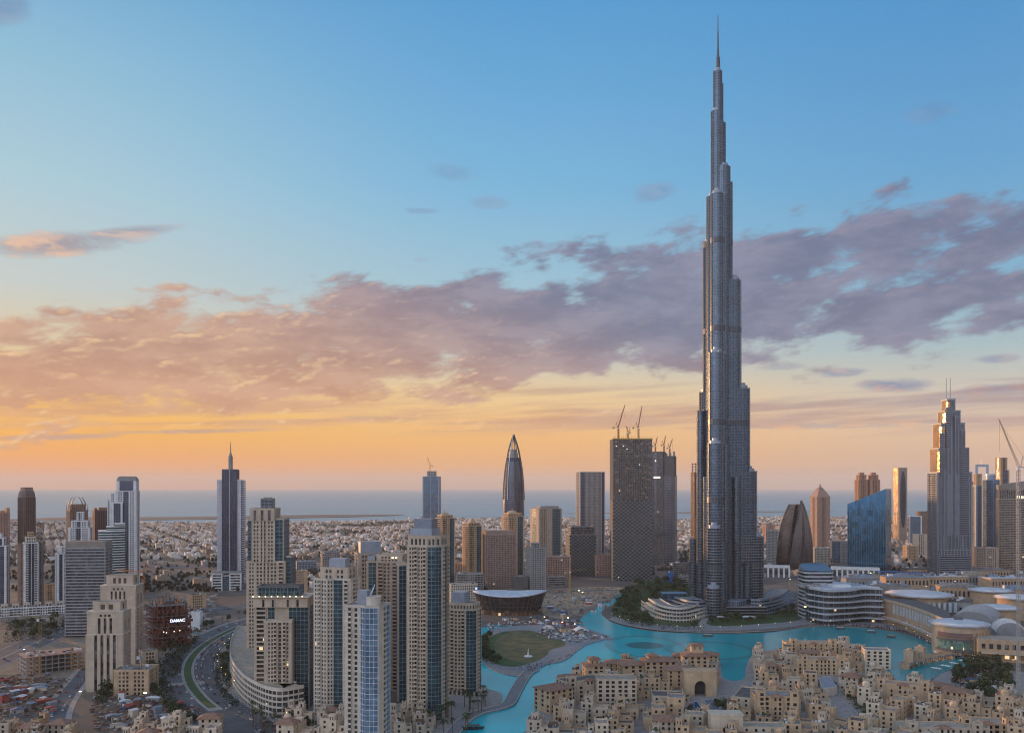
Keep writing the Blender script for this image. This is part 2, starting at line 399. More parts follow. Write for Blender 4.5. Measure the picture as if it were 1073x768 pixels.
G_BROWN = glass('bronze_glass', (0.11, 0.075, 0.06), (0.2, 0.14, 0.11), metal=0.5, cw=2.5)
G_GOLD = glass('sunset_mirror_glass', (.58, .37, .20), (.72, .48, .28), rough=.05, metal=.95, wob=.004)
G_SKY = glass('roof_screen_glass', (0.30, 0.36, 0.44), (0.36, 0.42, 0.5), metal=0.3, rough=.3)
LAMPW = lamp_mat('cool_lamp', (1.0, 0.93, 0.8), 3.0); LAMPY = lamp_mat('warm_lamp', (1.0, 0.70, 0.3), 3.0); LAMPG = lamp_mat('green_white_lamp', (0.9, 1.0, 0.45), 4.0)

# ------------------------------------------------------------------ ground, sea, lake
def ground_mat():
    m = bpy.data.materials.new('desert_city_ground'); m.use_nodes = True; T = NT(m.node_tree); b = m.node_tree.nodes['Principled BSDF']
    tcn = T.n('ShaderNodeTexCoord'); v = tcn.outputs['Object']
    vo = T.n('ShaderNodeTexVoronoi'); vo.feature = 'F1'; vo.distance = 'CHEBYCHEV'; T.l(v, vo.inputs['Vector']); vo.inputs['Scale'].default_value = 0.012
    r, g, bl = T.sep(vo.outputs['Color'])
    c = T.ramp(r, [(0.0, (0.17, 0.14, 0.12, 1)), (0.35, (0.27, 0.215, 0.17, 1)), (0.6, (0.13, 0.12, 0.11, 1)), (0.8, (0.33, 0.265, 0.205, 1)), (1.0, (0.10, 0.10, 0.10, 1))], 'CONSTANT')
    n = T.noise(v, 0.03, 8, 0.65); c = T.mix(T.ss(n, 0.35, 0.65, 0.0, 0.75), c, (0.21, 0.17, 0.135, 1))
    n2 = T.noise(v, 0.25, 5, 0.7); c = T.mix(T.ss(n2, 0.45, 0.7, 0.0, 0.5), c, (0.11, 0.10, 0.085, 1))
    T.l(c, b.inputs['Base Color']); b.inputs['Roughness'].default_value = 0.95; b.inputs['Specular IOR Level'].default_value = 0.2
    return m
GROUND = ground_mat()
COAST = [(-9000, 3900), (-4200, 4350), (-2600, 4500), (-1500, 4350), (-700, 4550), (-300, 4900), (300, 5000), (900, 4800), (1500, 5200), (2300, 5050), (3400, 5600), (5200, 5600), (9000, 6200), (14000, 7500)]
sheet('ground', [(-14000, -2500), (14000, -2500)] + COAST[::-1] + [(-14000, 3800)], GROUND, 0.0, world=True)
def sea_mat():
    m = bpy.data.materials.new('sea_water'); m.use_nodes = True; T = NT(m.node_tree); b = m.node_tree.nodes['Principled BSDF']
    tcn = T.n('ShaderNodeTexCoord'); v = tcn.outputs['Object']; x, y, z = T.sep(v)
    n = T.noise(T.vec(T.m('MULTIPLY', x, 0.0004), T.m('MULTIPLY', y, 0.0016)), 1.0, 5, 0.6)
    c = T.mix(T.ss(n, 0.35, 0.65), (0.20, 0.38, 0.44, 1), (0.28, 0.46, 0.52, 1)); T.l(c, b.inputs['Base Color'])
    b.inputs['Roughness'].default_value = 0.38; b.inputs['Specular IOR Level'].default_value = 0.4
    bp = T.n('ShaderNodeBump'); bp.inputs['Strength'].default_value = 0.5; bp.inputs['Distance'].default_value = 2.0
    T.l(T.noise(v, 0.02, 6, 0.6), bp.inputs['Height']); T.l(bp.outputs[0], b.inputs['Normal'])
    return m
sheet('sea', [(-60000, 3000), (60000, 3000), (60000, 60000), (-60000, 60000)], sea_mat(), -1.5, world=True)
SANDG = mat('bare_sand', (0.34, 0.26, 0.19), streak=False, scale=.02, var=.25)
sheet('headland', smooth_line([(-2750, 4700), (-2100, 4750), (-1500, 4950), (-900, 5300), (-700, 5700), (-1300, 5650), (-1900, 5300), (-2600, 5150)], 5, True), mat('headland_earth', (.19, .155, .13), streak=False, scale=.02), 0.3, world=True)
sheet('sand_spit', smooth_line([(400, 5900), (1300, 6050), (2200, 6400), (2300, 6500), (1200, 6300), (500, 6080)], 5, True), SANDG, 0.2, world=True)

def lake_mat():
    m = bpy.data.materials.new('turquoise_lake'); m.use_nodes = True; T = NT(m.node_tree); b = m.node_tree.nodes['Principled BSDF']
    tcn = T.n('ShaderNodeTexCoord'); v = tcn.outputs['Object']; x, y, z = T.sep(v)
    n = T.noise(v, 0.012, 4, 0.55)
    c = T.mix(T.ss(n, 0.3, 0.7), (0.0, 0.46, 0.53, 1), (0.0, 0.60, 0.66, 1))
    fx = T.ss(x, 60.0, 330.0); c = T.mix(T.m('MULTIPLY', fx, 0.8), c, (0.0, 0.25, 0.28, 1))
    # dark sunk fountain rings on the lake floor
    def ring(px, py, r0, r1, sq=1.0):
        gx, gy = G(px, py)
        d = T.m('SQRT', T.m('ADD', T.m('POWER', T.m('ABSOLUTE', T.m('SUBTRACT', x, gx)), 2.0), T.m('POWER', T.m('ABSOLUTE', T.m('MULTIPLY', T.m('SUBTRACT', y, gy), sq)), 2.0)))
        return T.m('MULTIPLY', T.ss(d, r0 - 5, r0), T.ss(d, r1, r1 + 5, 1.0, 0.0))
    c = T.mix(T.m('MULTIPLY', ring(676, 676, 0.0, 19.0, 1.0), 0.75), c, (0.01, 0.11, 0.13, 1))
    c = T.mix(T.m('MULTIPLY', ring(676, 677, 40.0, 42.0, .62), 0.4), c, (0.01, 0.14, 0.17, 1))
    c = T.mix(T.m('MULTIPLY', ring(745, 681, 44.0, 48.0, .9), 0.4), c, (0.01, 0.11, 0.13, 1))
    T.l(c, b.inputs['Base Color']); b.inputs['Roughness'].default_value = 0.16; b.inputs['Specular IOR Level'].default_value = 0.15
    bp = T.n('ShaderNodeBump'); bp.inputs['Strength'].default_value = 0.35; bp.inputs['Distance'].default_value = 0.25
    T.l(T.noise(v, 0.35, 5, 0.65), bp.inputs['Height']); T.l(bp.outputs[0], b.inputs['Normal'])
    return m
LAKE = lake_mat()
WATER = smooth_line([(430, 800), (478, 768), (490, 752), (500, 738), (486, 728), (484, 712), (488, 690), (493, 672), (500, 660), (520, 655), (560, 657), (590, 660), (603, 655), (612, 645), (622, 638), (640, 629), (652, 622), (656, 624), (640, 634), (630, 642),
                     (640, 651), (655, 656), (680, 661), (715, 663), (760, 664), (810, 662), (850, 657), (890, 657), (925, 660), (955, 666), (975, 675), (990, 686), (1012, 689), (1022, 694), (1010, 699), (992, 703), (975, 712), (950, 730), (900, 760), (800, 800)], 4, True)
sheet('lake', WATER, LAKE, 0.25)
PAVE = mat('stone_paving', (0.34, 0.30, 0.275), streak=False, scale=.3, var=.2); PAVE2 = mat('grey_paving', (0.24, 0.24, 0.25), streak=False, scale=.3, var=.2)
LAWN = mat('dry_lawn', (0.09, 0.12, 0.03), streak=False, scale=.09, var=.2, col2=(0.20, 0.155, 0.065)); GRASS = mat('green_lawn', (0.045, 0.09, 0.02), streak=False, scale=.08, var=.3)
ASPH = mat('asphalt', (0.105, 0.11, 0.12), streak=False, scale=.05, var=.2); PAINT = mat('road_paint', (0.62, 0.62, 0.60), streak=False, scale=1)
PENIN = smooth_line([(520, 815), (540, 778), (553, 765), (566, 757), (565, 740), (585, 720), (612, 708), (650, 702), (700, 694), (735, 688), (748, 687), (755, 695), (757, 709), (768, 714), (780, 711), (782, 698), (792, 685), (820, 680), (870, 679), (905, 681), (922, 690), (932, 707), (945, 716), (962, 720), (974, 716), (992, 704), (1040, 700), (1110, 712)], 4) + [(1160, 815)]
sheet('old_town_ground', PENIN, PAVE, 0.9, 0.8)
ISLE = smooth_line([(503, 678), (506, 668), (516, 660), (540, 656), (575, 655), (600, 655), (640, 668), (632, 671), (615, 676), (603, 684), (590, 693), (572, 697), (562, 703), (548, 709), (530, 707), (512, 700), (504, 690)], 5, True)
sheet('island_promenade', ISLE, PAVE2, 0.9, 0.8)
LWN = smooth_line([(506, 680), (510, 671), (522, 664), (542, 661), (560, 662), (575, 668), (590, 672), (592, 677), (578, 681), (572, 688), (560, 694), (540, 699), (522, 697), (509, 689)], 5, True)
sheet('island_lawn', LWN, LAWN, 0.95)
LWN2 = smooth_line([(506, 680), (510, 671), (522, 664), (534, 662), (524, 668), (518, 675), (520, 684), (533, 692), (550, 696), (540, 699), (522, 697), (509, 689)], 5, True)
sheet('lawn_border', LWN2, GRASS, 1.0)
# causeway promenade that crosses the lake
cw_ = smooth_line([G(470, 775), G(484, 758), G(500, 748), (G(520, 743)), G(533, 738), G(541, 724), G(551, 708), G(560, 702)], 6)
ribbon('lake_causeway', cw_, 11.0, PAVE2, 1.3, thick=1.1)
for i, o_ in enumerate((5.1, -5.1)):
    o = ribbon('causeway_kerb', cw_, 0.5, CREAM2, 1.75, off=o_, thick=0.45)
cwb = smooth_line([G(948, 701), G(965, 695), G(985, 691), G(1003, 689)], 4)
# roads: boulevard with a green median on the left
BLV = smooth_line([G(330, 640), G(285, 647), G(255, 655), G(230, 666), G(209, 680), G(198, 695), G(198, 712), G(210, 730), G(228, 745), G(258, 765), G(300, 800)], 8)
ribbon('boulevard', BLV, 60.0, PAVE, 0.10, off=0)
for o_ in (15, -15): ribbon('road', BLV, 20, ASPH, 0.02 + 0.12, off=o_)
ribbon('road_median', BLV[:-18], 6.5, GRASS, 0.30, thick=0.2)
for o_ in (5.4, 24.6, -5.4, -24.6, 29.6, -29.6):
    ribbon('kerb_line', BLV, 0.35, PAINT, 0.16 + (0.12 if abs(o_) > 28 else 0.0), off=o_)
m = MB()
for o_ in (-10, -15, -20, 10, 15, 20):
    for (x, y, a) in along(BLV, 9.0, o_): m.rbox(x, y, 3.0, 0.16, 0.145, 0.149, a)
structure(m.build('lane_markings', PAINT))
a_, b_ = G(150 + 29, 715), G(214, 715)
sheet('pedestrian_crossing', [G(176, 716), G(214, 713), G(215, 716), G(176, 719)], PAVE, 0.17, world=True)
ROAD2 = smooth_line([G(70, 800), G(58, 760), G(66, 735), G(83, 712), G(95, 697), G(105, 686), G(130, 668)], 6)
ribbon('pavement', ROAD2, 22.0, PAVE, 0.1); ribbon('road', ROAD2, 13.0, ASPH, 0.14)
ROAD3 = smooth_line([G(-60, 712), G(-5, 692), G(30, 676), G(62, 662), G(100, 653), G(160, 645), G(215, 640), G(290, 630), G(420, 622)], 6)
ribbon('highway', ROAD3, 42.0, PAVE2, 0.10); ribbon('road', ROAD3, 17.0, ASPH, 0.14, off=10.0); ribbon('road', ROAD3, 17.0, ASPH, 0.14, off=-10.0)
HWY = [G(-100, 590), G(100, 593), G(300, 594), G(500, 599), G(620, 603), G(760, 606), G(900, 603), G(1160, 596)]
ribbon('highway', smooth_line(HWY, 5), 70.0, ASPH, 0.12)
for (pts, w) in [([G(150, 655), G(175, 668), G(182, 690), G(165, 708), (G(150, 740))], 7), ([G(150, 626), G(220, 622), G(300, 618)], 16), ([G(560, 622), G(640, 618), G(720, 620)], 12),
                 ([G(480, 800), G(455, 770), G(432, 752), G(400, 745), G(330, 757), G(280, 765)], 10), ([G(640, 800), G(560, 640), G(500, 640)], 0)]:
    if w: ribbon('road', smooth_line(pts, 6), w, ASPH, 0.09)
sheet('road_junction', [G(200, 748), G(240, 742), G(262, 758), G(290, 800), G(190, 800)], ASPH, 0.165, world=True)
sheet('residential_paving', smooth_line([(225, 745), (250, 715), (300, 735), (360, 740), (430, 735), (480, 720), (500, 735), (492, 752), (470, 775), (440, 800), (300, 800), (262, 768)], 4, True), PAVE, 0.06)
sheet('residential_bank', smooth_line([(440, 735), (470, 722), (484, 716), (504, 718), (512, 723), (526, 728), (520, 742), (498, 748), (480, 760), (462, 775), (430, 780)], 4, True), PAVE, 1.0, .9)
sheet('construction_sand', smooth_line([(555, 622), (590, 616), (645, 615), (652, 620), (630, 630), (605, 642), (590, 648), (572, 645), (565, 635)], 4, True), SANDG, 0.07)
sheet('waterfront_promenade', smooth_line([(640, 648), (660, 655), (700, 660), (760, 661), (820, 658), (850, 654), (890, 654), (930, 657), (960, 664), (982, 675), (995, 686), (1030, 690), (1050, 680), (985, 655), (920, 646), (840, 646), (700, 648), (660, 645)], 4, True), PAVE2, 1.0, .9)
sheet('park_lawn', smooth_line([(640, 640), (650, 628), (668, 612), (700, 608), (735, 612), (742, 630), (735, 655), (690, 655), (655, 650)], 4, True), GRASS, 1.05)
for pts in ([(742, 640), (800, 634), (835, 642), (838, 650), (800, 654), (745, 656)],):
    sheet('terrace_lawn', smooth_line(pts, 4, True), GRASS, 1.06)
ribbon('park_path', smooth_line([G(730, 662), G(737, 652), G(742, 642), G(752, 636)], 5), 9.0, PAVE, 1.12)
ribbon('shore_path', smooth_line([G(638, 649), G(655, 655), G(685, 660), G(720, 662.5), G(770, 663), G(815, 661)], 5), 5.0, PAVE, 1.15)

# ------------------------------------------------------------------ haze
def haze():
    m = bpy.data.materials.new('haze_air'); m.use_nodes = True; t = m.node_tree; t.nodes.clear()
    o = t.nodes.new('ShaderNodeOutputMaterial'); v = t.nodes.new('ShaderNodeVolumePrincipled')
    v.inputs['Color'].default_value = (1.0, 0.90, 0.80, 1); v.inputs['Density'].default_value = 2.5e-5; v.inputs['Anisotropy'].default_value = 0.0
    t.links.new(v.outputs[0], o.inputs['Volume'])
    h = MB().box(-62000, 62000, -3000, 61000, -4.0, 870.0).build('haze', m); h['kind'] = 'stuff'
haze()

# ------------------------------------------------------------------ the supertall tower
def metal_facade(name, glasscol, spancol, ch=3.9, sp=0.3, rough=0.22, metal=0.75):
    return glass(name, glasscol, tuple(c * 1.5 for c in glasscol), rough=rough, metal=metal, cw=2.6, ch=ch, spandrel=sp, spcol=spancol, wob=0.012, lit=0.0)
MB_GL = metal_facade('tower_skin', (0.06, 0.10, 0.15), (0.17, 0.195, 0.235))
MB_GL2 = metal_facade('tower_skin_low', (0.03, 0.05, 0.08), (0.23, 0.25, 0.275), sp=0.36)
FIN = mat('polished_fin', (0.20, 0.225, 0.265), rough=0.35, metal=0.75, streak=False)
MECH = mat('mechanical_band', (0.07, 0.08, 0.10), rough=0.4, metal=0.4, streak=False)
def supertall():
    Yc = 1262.0; Xc = (753.0 - CX) / FPX * Yc; s = Yc / FPX
    zz = lambda y: CAM_H - (y - HOR) * s
    t = thing('supertall_tower', 'enormous silver stepped tower with needle spire, tallest of the skyline, behind the turquoise lake', 'skyscraper', (Xc, Yc, 0), 0)
    def bay(ang, r_in, r_tot, half, ztop, z0=0.0):
        """a wing bay: stadium plan from the core out to a rounded nose, its fins, band and roof tube"""
        a = R(ang); u = (math.cos(a), math.sin(a)); n = (-u[1], u[0]); rc = r_tot - half
        loc = [(r_in, -half), (rc, -half)] + [(rc + half * math.sin(k * math.pi / 8), -half * math.cos(k * math.pi / 8)) for k in range(1, 8)] + [(rc, half), (r_in, half)]
        P = [(u[0] * x + n[0] * y, u[1] * x + n[1] * y) for x, y in loc]
        MB().prism(P, z0, ztop).build('wing_bay', MB_GL if ztop > 150 else MB_GL2, t)
        # vertical fins
        f = MB(); L = P[:-1]
        for i in range(len(P) - 1):
            p, q_ = P[i], P[i + 1]; l = math.hypot(q_[0] - p[0], q_[1] - p[1]); k = max(1, round(l / 3.7))
            for j in range(k): f.wall(p, q_, l * j / k - .22, l * j / k + .22, 0.02, .8, z0, ztop + 1.2)
        f.build('fins', FIN, t)
        for zb in (zz(594), zz(526), zz(446), zz(349), zz(258)):
            if zb + 8 < ztop and zb > z0:
                P2 = [(x * 1.0 + 0, y) for x, y in P]
                mm = MB()
                for i in range(len(P) - 1):
                    l = math.hypot(P[i + 1][0] - P[i][0], P[i + 1][1] - P[i][1]); mm.wall(P[i], P[i + 1], 0, l, 0.0, .75, zb, zb + 7.5)
                mm.build('mechanical_band', MECH, t)
        # cylinder cap, parapet ring
        c = (u[0] * (rc), u[1] * (rc)); MB().cyl(c[0], c[1], half * .72, ztop, ztop + 4.5, 14).cyl(c[0], c[1], half * .4, ztop + 4.5, ztop + 8, 12).build('roof_tube', BLUEST, t)
    for ang, lst in ((4, [(19.5, zz(192), 9.0), (32.0, zz(294), 9.2), (44.5, zz(407), 9.8), (54.5, zz(494), 10.2), (64.5, zz(562), 10.5)]),
                     (127, [(25.0, zz(252), 9.5), (32.0, zz(410), 9.8), (38.0, zz(544), 10.2), (44, zz(600), 10.5)]),
                     (249, [(23.5, zz(207), 9.0), (33.0, zz(372), 10.4), (42.0, zz(466), 10.8), (51.0, zz(552), 11.0), (60, zz(612), 11.2)])):
        for r_, z_, h_ in lst: bay(ang, 0.0, r_, h_, z_)
    # side lobes that flank every wing, lower down
    def lobe(x, y, r, ztop, name='tube', m_=MB_GL, k=14):
        MB().cyl(x, y, r, 0, ztop, k).build(name, m_, t)
        f = MB()
        for i in range(k * 2):
            a = math.pi * i / k; f.rbox(x + (r + .12) * math.cos(a), y + (r + .12) * math.sin(a), .5, .3, 0, ztop + 1, a)
        f.build('fins', FIN, t)
    for ang in (4, 127, 249):
        a = R(ang); u = (math.cos(a), math.sin(a)); n = (-u[1], u[0])
        for sgn, (rr, hh, zt) in ((1, (22, 11, zz(466 if ang == 249 else 430))), (-1, (22, 11, zz(500))), (1, (38, 9, zz(565))), (-1, (38, 9, zz(590)))):
            lobe(u[0] * rr + n[0] * sgn * (hh + 1), u[1] * rr + n[1] * sgn * (hh + 1), 6.0, zt)
    # the upper shafts
    for (x, y, r, yt) in ((-7.0, 0, 10.0, 176 + 31), (5.5, -1, 10.5, 176), (-3.0, -1.5, 8.0, 118), (2.6, 0.5, 7.2, 130), (-1.6, -1, 6.0, 76), (1.4, .5, 5.0, 89)):
        lobe(x, y, r, zz(yt), 'shaft')
        MB().cyl(x, y, r * .7, zz(yt), zz(yt) + 5, 12).build('roof_tube', BLUEST, t)
    MB().cyl(-.8, 0, 2.9, zz(80), zz(61), 12).cyl(-1.0, 0, 2.1, zz(61) - .01, zz(52), 12, 1.5).cyl(-1.0, 0, 1.35, zz(52), zz(34), 10, 1.0).cyl(-1.0, 0, 0.8, zz(34), zz(16), 8, 0.45).build('spire', mat('dark_spire', (.10, .12, .15), rough=.5, metal=.5), t)
    for yb in (252,):
        pass
    # podium pavilions round the foot
    for (x0, x1, yt, yb, r) in ():
        pass
    MB().rbox(0, -8, 110, 64, 0, 12).build('podium', MB_GL2, t)
    MB().rbox(0, -8, 114, 68, 12.05, 13.2).build('podium_roof', ROOFG, t)
    return t
supertall()

# ------------------------------------------------------------------ towers
class Tower:
    """root Empty at the middle of the footprint; local x runs along the front, -y faces the viewer's side"""
    def __init__(s, name, label, x0, x1, yt, yb, r=0.8, th=0.0, cat='skyscraper', group=None):
        d = D(yb); a = R(th); k = math.cos(a) + r * abs(math.sin(a))
        w0 = (x1 - x0) * d / FPX / k
        Yc = d + (r * w0 * math.cos(a) + w0 * abs(math.sin(a))) / 2; sc_ = Yc / FPX
        s.s = sc_; s.Y = Yc; s.w = (x1 - x0) * sc_ / k; s.d = s.w * r
        s.X = ((x0 + x1) / 2 - CX) * sc_; br = math.atan2(s.X, Yc)
        s.w *= math.cos(br); s.d *= math.cos(br)
        s.rz = -br + a; s.h = Z(yt, Yc)
        s.root = thing(name, label, cat, (s.X, s.Y, 0), s.rz, group)
    def z(s, y): return Z(y, s.Y)
    def px(s, n): return n * s.s
def solid(T, name, m, x0, x1, y0, y1, z0, z1): return MB().box(x0, x1, y0, y1, z0, z1).build(name, m, T.root)
def rectP(x0, x1, y0, y1): return [(x0, y0), (x1, y0), (x1, y1), (x0, y1)]
def segs(pat):
    out = []
    for tok in pat.split():
        out.append((tok[0], float(tok[1:] or 1)))
    return out
NAMES = dict(p='window_bay', g='curtain_wall', b='balcony_stack', s='pier', h='band_panel', f='fin_panel', c='screen_panel', v='window_strip', r='window_bay')
def facade(T, p0, p1, z0, z1, pat, wm, gm=None, fh=3.6, bw=3.2, out=0.45, bm_=None, pf=.42, sf=.38, join=False):
    L = math.hypot(p1[0] - p0[0], p1[1] - p0[1]); S = segs(pat); tot = sum(w for _, w in S); t = 0.0
    nf = max(1, round((z1 - z0) / fh)); fh = (z1 - z0) / nf; J = MB()
    for typ, w in S:
        l = L * w / tot; a, b = t, t + l; t = b; m = MB(); mt = wm
        if typ in 'pr':
            nb = max(1, round(l / bw)); q = l / nb; pw = q * pf / 2
            for i in range(nb + 1): m.wall(p0, p1, max(a, a + i * q - pw), min(b, a + i * q + pw), 0.0, out, z0, z1)
            for k in range(nf + 1): m.wall(p0, p1, a, b, 0.0, out - .06, max(z0, z0 + k * fh - fh * sf / 2), min(z1, z0 + k * fh + fh * sf / 2))
        elif typ == 'v':       # vertical window strips between strong piers
            nb = max(1, round(l / (bw * 1.3))); q = l / nb; pw = q * .26
            for i in range(nb + 1): m.wall(p0, p1, max(a, a + i * q - pw), min(b, a + i * q + pw), 0.0, out + .25, z0, z1)
            for k in range(nf + 1): m.wall(p0, p1, a, b, 0.0, out - .3, max(z0, z0 + k * fh - .35), min(z1, z0 + k * fh + .35))
        elif typ == 'g':
            mt = gm or G_TEAL; m.wall(p0, p1, a + .1, b - .1, 0.02, out + .15, z0, z1)
            m2 = MB(); nb = max(1, round(l / 3.0))
            for i in range(nb + 1): m2.wall(p0, p1, max(a, a + i * l / nb - .1), min(b, a + i * l / nb + .1), out + .15, out + .27, z0, z1)
            for k in range(0, nf + 1): m2.wall(p0, p1, a, b, out + .15, out + .33, max(z0, z0 + k * fh - .14), min(z1, z0 + k * fh + .14))
            if not join:
                o = m.build('curtain_wall', mt, T.root); m2.build('mullion_grid', bm_ or BLUEST, o)
                continue
        elif typ == 'b':
            for k in range(nf):
                zf = z0 + k * fh; m.wall(p0, p1, a + .1, b - .1, 0.0, out + 1.3, zf, zf + .3); m.wall(p0, p1, a + .1, b - .1, out + 1.05, out + 1.25, zf + .3, zf + 1.25)
            nb = max(1, round(l / (bw * 1.6)))
            for i in range(nb + 1): m.wall(p0, p1, max(a, a + i * l / nb - .3), min(b, a + i * l / nb + .3), 0.0, out + .9, z0, z1)
        elif typ == 's': m.wall(p0, p1, a, b, 0.0, out + .1, z0, z1)
        elif typ == 'h':
            for k in range(nf): m.wall(p0, p1, a, b, 0.0, out + .5, z0 + k * fh, z0 + k * fh + fh * sf)
        elif typ == 'f':
            nb = max(1, round(l / bw))
            for i in range(nb + 1): m.wall(p0, p1, max(a, a + i * l / nb - .35), min(b, a + i * l / nb + .35), 0.0, out + .5, z0, z1)
            for k in range(0, nf + 1): m.wall(p0, p1, a, b, 0.0, out * .5, max(z0, z0 + k * fh - .3), min(z1, z0 + k * fh + .3))
        elif typ == 'c':       # staggered screen panels
            nb = max(1, round(l / bw)); q = l / nb
            for k in range(nf):
                for i in range(nb):
                    if (i + k) % 2 == 0: m.wall(p0, p1, a + i * q + .05, a + i * q + q * .92, 0.0, out + .6, z0 + k * fh + .3, z0 + (k + 1) * fh - .2)
                m.wall(p0, p1, a, b, 0.0, out, z0 + k * fh - .2, z0 + k * fh + .25)
        elif typ == 'd': continue
        if join: _merge(J, m)
        else: m.build(NAMES[typ], mt, T.root)
    if join and J.v: J.build('facade_grid', wm, T.root)
def _merge(J, m):
    n = len(J.v); J.v.extend(m.v); J.f.extend([tuple(i + n for i in f) for f in m.f]); return J.f
def block(T, P, z0, z1, pats, wm, gm=G_DARK, core='glazing', roof=ROOFG, par=1.4, rot0=0, **k):
    """one storey-stack: glass core with a facade laid on each side; pats: one pattern or one per side"""
    MB().prism(P, z0, z1).build(core, gm if not isinstance(gm, tuple) else gm[0], T.root)
    n = len(P); pats = [pats] if isinstance(pats, str) else pats
    kk = dict(k)
    for i in range(n):
        pt = pats[i % len(pats)]
        if pt: facade(T, P[i], P[(i + 1) % n], z0, z1, pt, wm, gm=k.get('cg'), **{a: b for a, b in kk.items() if a != 'cg'})
    if roof:
        cx_ = sum(p[0] for p in P) / n; cy_ = sum(p[1] for p in P) / n
        o_ = k.get('out', .45) + .12
        m = MB()
        for i in range(n):
            p, q_ = P[i], P[(i + 1) % n]; l = math.hypot(q_[0] - p[0], q_[1] - p[1]); m.wall(p, q_, -o_, l, 0.0 if i % 2 else -.003, o_, z1 - .5, z1 + par)
        m.build('parapet', wm, T.root)
        MB().prism([(cx_ + (x - cx_) * .985, cy_ + (y - cy_) * .985) for x, y in P], z1 + .02, z1 + .35).build('roof', roof, T.root)
def plant(T, x0, x1, y0, y1, z0, z1, m=None, seed=1):
    r = random.Random(seed); m = m or GREYC
    b = MB().box(x0, x1, y0, y1, z0, z1)
    b.build('plant_room', m, T.root)
def roofkit(T, x0, x1, y0, y1, z, n=6, seed=1):
    r = random.Random(seed)
    for i in range(n):
        w, d, h = r.uniform(1.5, 4), r.uniform(1.5, 4), r.uniform(1, 2.6); x, y = r.uniform(x0 + 2, x1 - 2), r.uniform(y0 + 2, y1 - 2)
        MB().rbox(x, y, w, d, z, z + h).build('rooftop_unit', r.choice([GREYC, WHITE, ROOFD]), T.root)

def crane(name, label, X, Y, zb, zt, jib, az, luff=0.0, col=None, t=1.0, counter=12.0, group='tower cranes over the construction sites'):
    """tower crane: lattice mast, jib (luffed by degrees), counter jib, cab"""
    c = thing(name, label, 'crane', (X, Y, zb), R(az), group); col = col or ORANGE
    m = MB(); h = zt - zb; w = 1.9 * max(1, t * .8)
    for sx in (-1, 1):
        for sy in (-1, 1): m.beam((sx * w / 2, sy * w / 2, 0), (sx * w / 2, sy * w / 2, h), .34 * t)
    k = max(2, int(h / (w * 1.6)))
    for i in range(k):
        a, b = h * i / k, h * (i + 1) / k; g = 1 if i % 2 else -1
        for sy in (-1, 1): m.beam((-g * w / 2, sy * w / 2, a), (g * w / 2, sy * w / 2, b), .2 * t); m.beam((sy * w / 2, -g * w / 2, a), (sy * w / 2, g * w / 2, b), .2 * t)
    m.build('mast', col, c)
    L = R(luff); dx_, dz_ = math.cos(L), math.sin(L); j = MB()
    e = (jib * dx_, 0, h + 2 + jib * dz_)
    for sy in (-.8, .8): j.beam((0, sy, h + 2), e, .34 * t)
    up = (-dz_ * 1.6, 0, dx_ * 1.6); j.beam((up[0], 0, h + 2 + up[2]), (e[0], 0, e[2] + .6), .34 * t)
    n = int(jib / 3)
    for i in range(n):
        a = jib * i / n; b = jib * (i + .5) / n
        j.beam((a * dx_, -.8, h + 2 + a * dz_), (b * dx_ + up[0], 0, h + 2 + b * dz_ + up[2] * (1 - b / jib * .6)), .18 * t)
        j.beam((a * dx_, .8, h + 2 + a * dz_), (b * dx_ + up[0], 0, h + 2 + b * dz_ + up[2] * (1 - b / jib * .6)), .18 * t)
    j.build('jib', col, c)
    q_ = MB().box(-counter, 0, -.9, .9, h + 1.6, h + 2.2).box(-counter, -counter + 3, -1.2, 1.2, h - .6, h + 2.3); q_.build('counter_jib', GREYC, c)
    a = MB().beam((-2, 0, h + 2), (-4, 0, h + 11), .5 * t).beam((-4, 0, h + 11), (e[0] * .9, 0, h + 2 + (e[2] - h - 2) * .9), .16 * t).beam((-4, 0, h + 11), (-counter, 0, h + 2.2), .16 * t); a.build('a_frame', col, c)
    MB().box(.5, 2.6, .9, 2.6, h - .5, h + 1.9).build('cab', WHITE, c)
    MB().beam((e[0] * .96, 0, e[2]), (e[0] * .96, 0, max(e[2] - 26, h * .3)), .14 * t).build('hoist_cable', DARKFRAME, c)
    return c

# ---- far left cluster
def stepped(T, tiers, pat, wm, gm=G_DARK, z0=0.0, **k):
    """tiers: (width fraction, depth fraction, top y px)"""
    z = z0
    for i, (a, b, yt) in enumerate(tiers):
        zt = T.z(yt); block(T, rectP(-T.w * a / 2, T.w * a / 2, -T.d * b / 2, T.d * b / 2), z, zt, pat, wm, gm, **k); z = zt + (.003 * i)
T = Tower('residential_tower', 'reddish brown tower with a notched top at the far left edge of the view', -6, 10, 538, 634, .9, 12)
stepped(T, [(1, 1, 538)], 's1 p3 s.6 p3 s1', PINKB, fh=3.4)
for sx in (-1, 0, 1): solid(T, 'roof_fin', PINKB, sx * T.w * .4 - 2.2, sx * T.w * .4 + 2.2, -T.d / 2, T.d / 2, T.z(538), T.z(532 if sx else 535))
T = Tower('residential_tower', 'white and blue glass tower at the far left edge before the reddish brown tower', -14, 10, 564, 637, .7, -14)
stepped(T, [(1, 1, 572), (.7, .8, 564)], 's1 g2 s.8 b2 s.8 g2 s1', WHITE, gm=G_NAVY, cg=G_NAVY, fh=3.3); solid(T, 'plant_room', WHITE, -6, 6, -6, 6, T.z(564), T.z(559))
T = Tower('office_tower', 'slender dark brown tower with rounded shoulders and flat cap, far left', 17.5, 38.5, 516, 632, .9, 28)
w, d = T.w / 2, T.d / 2
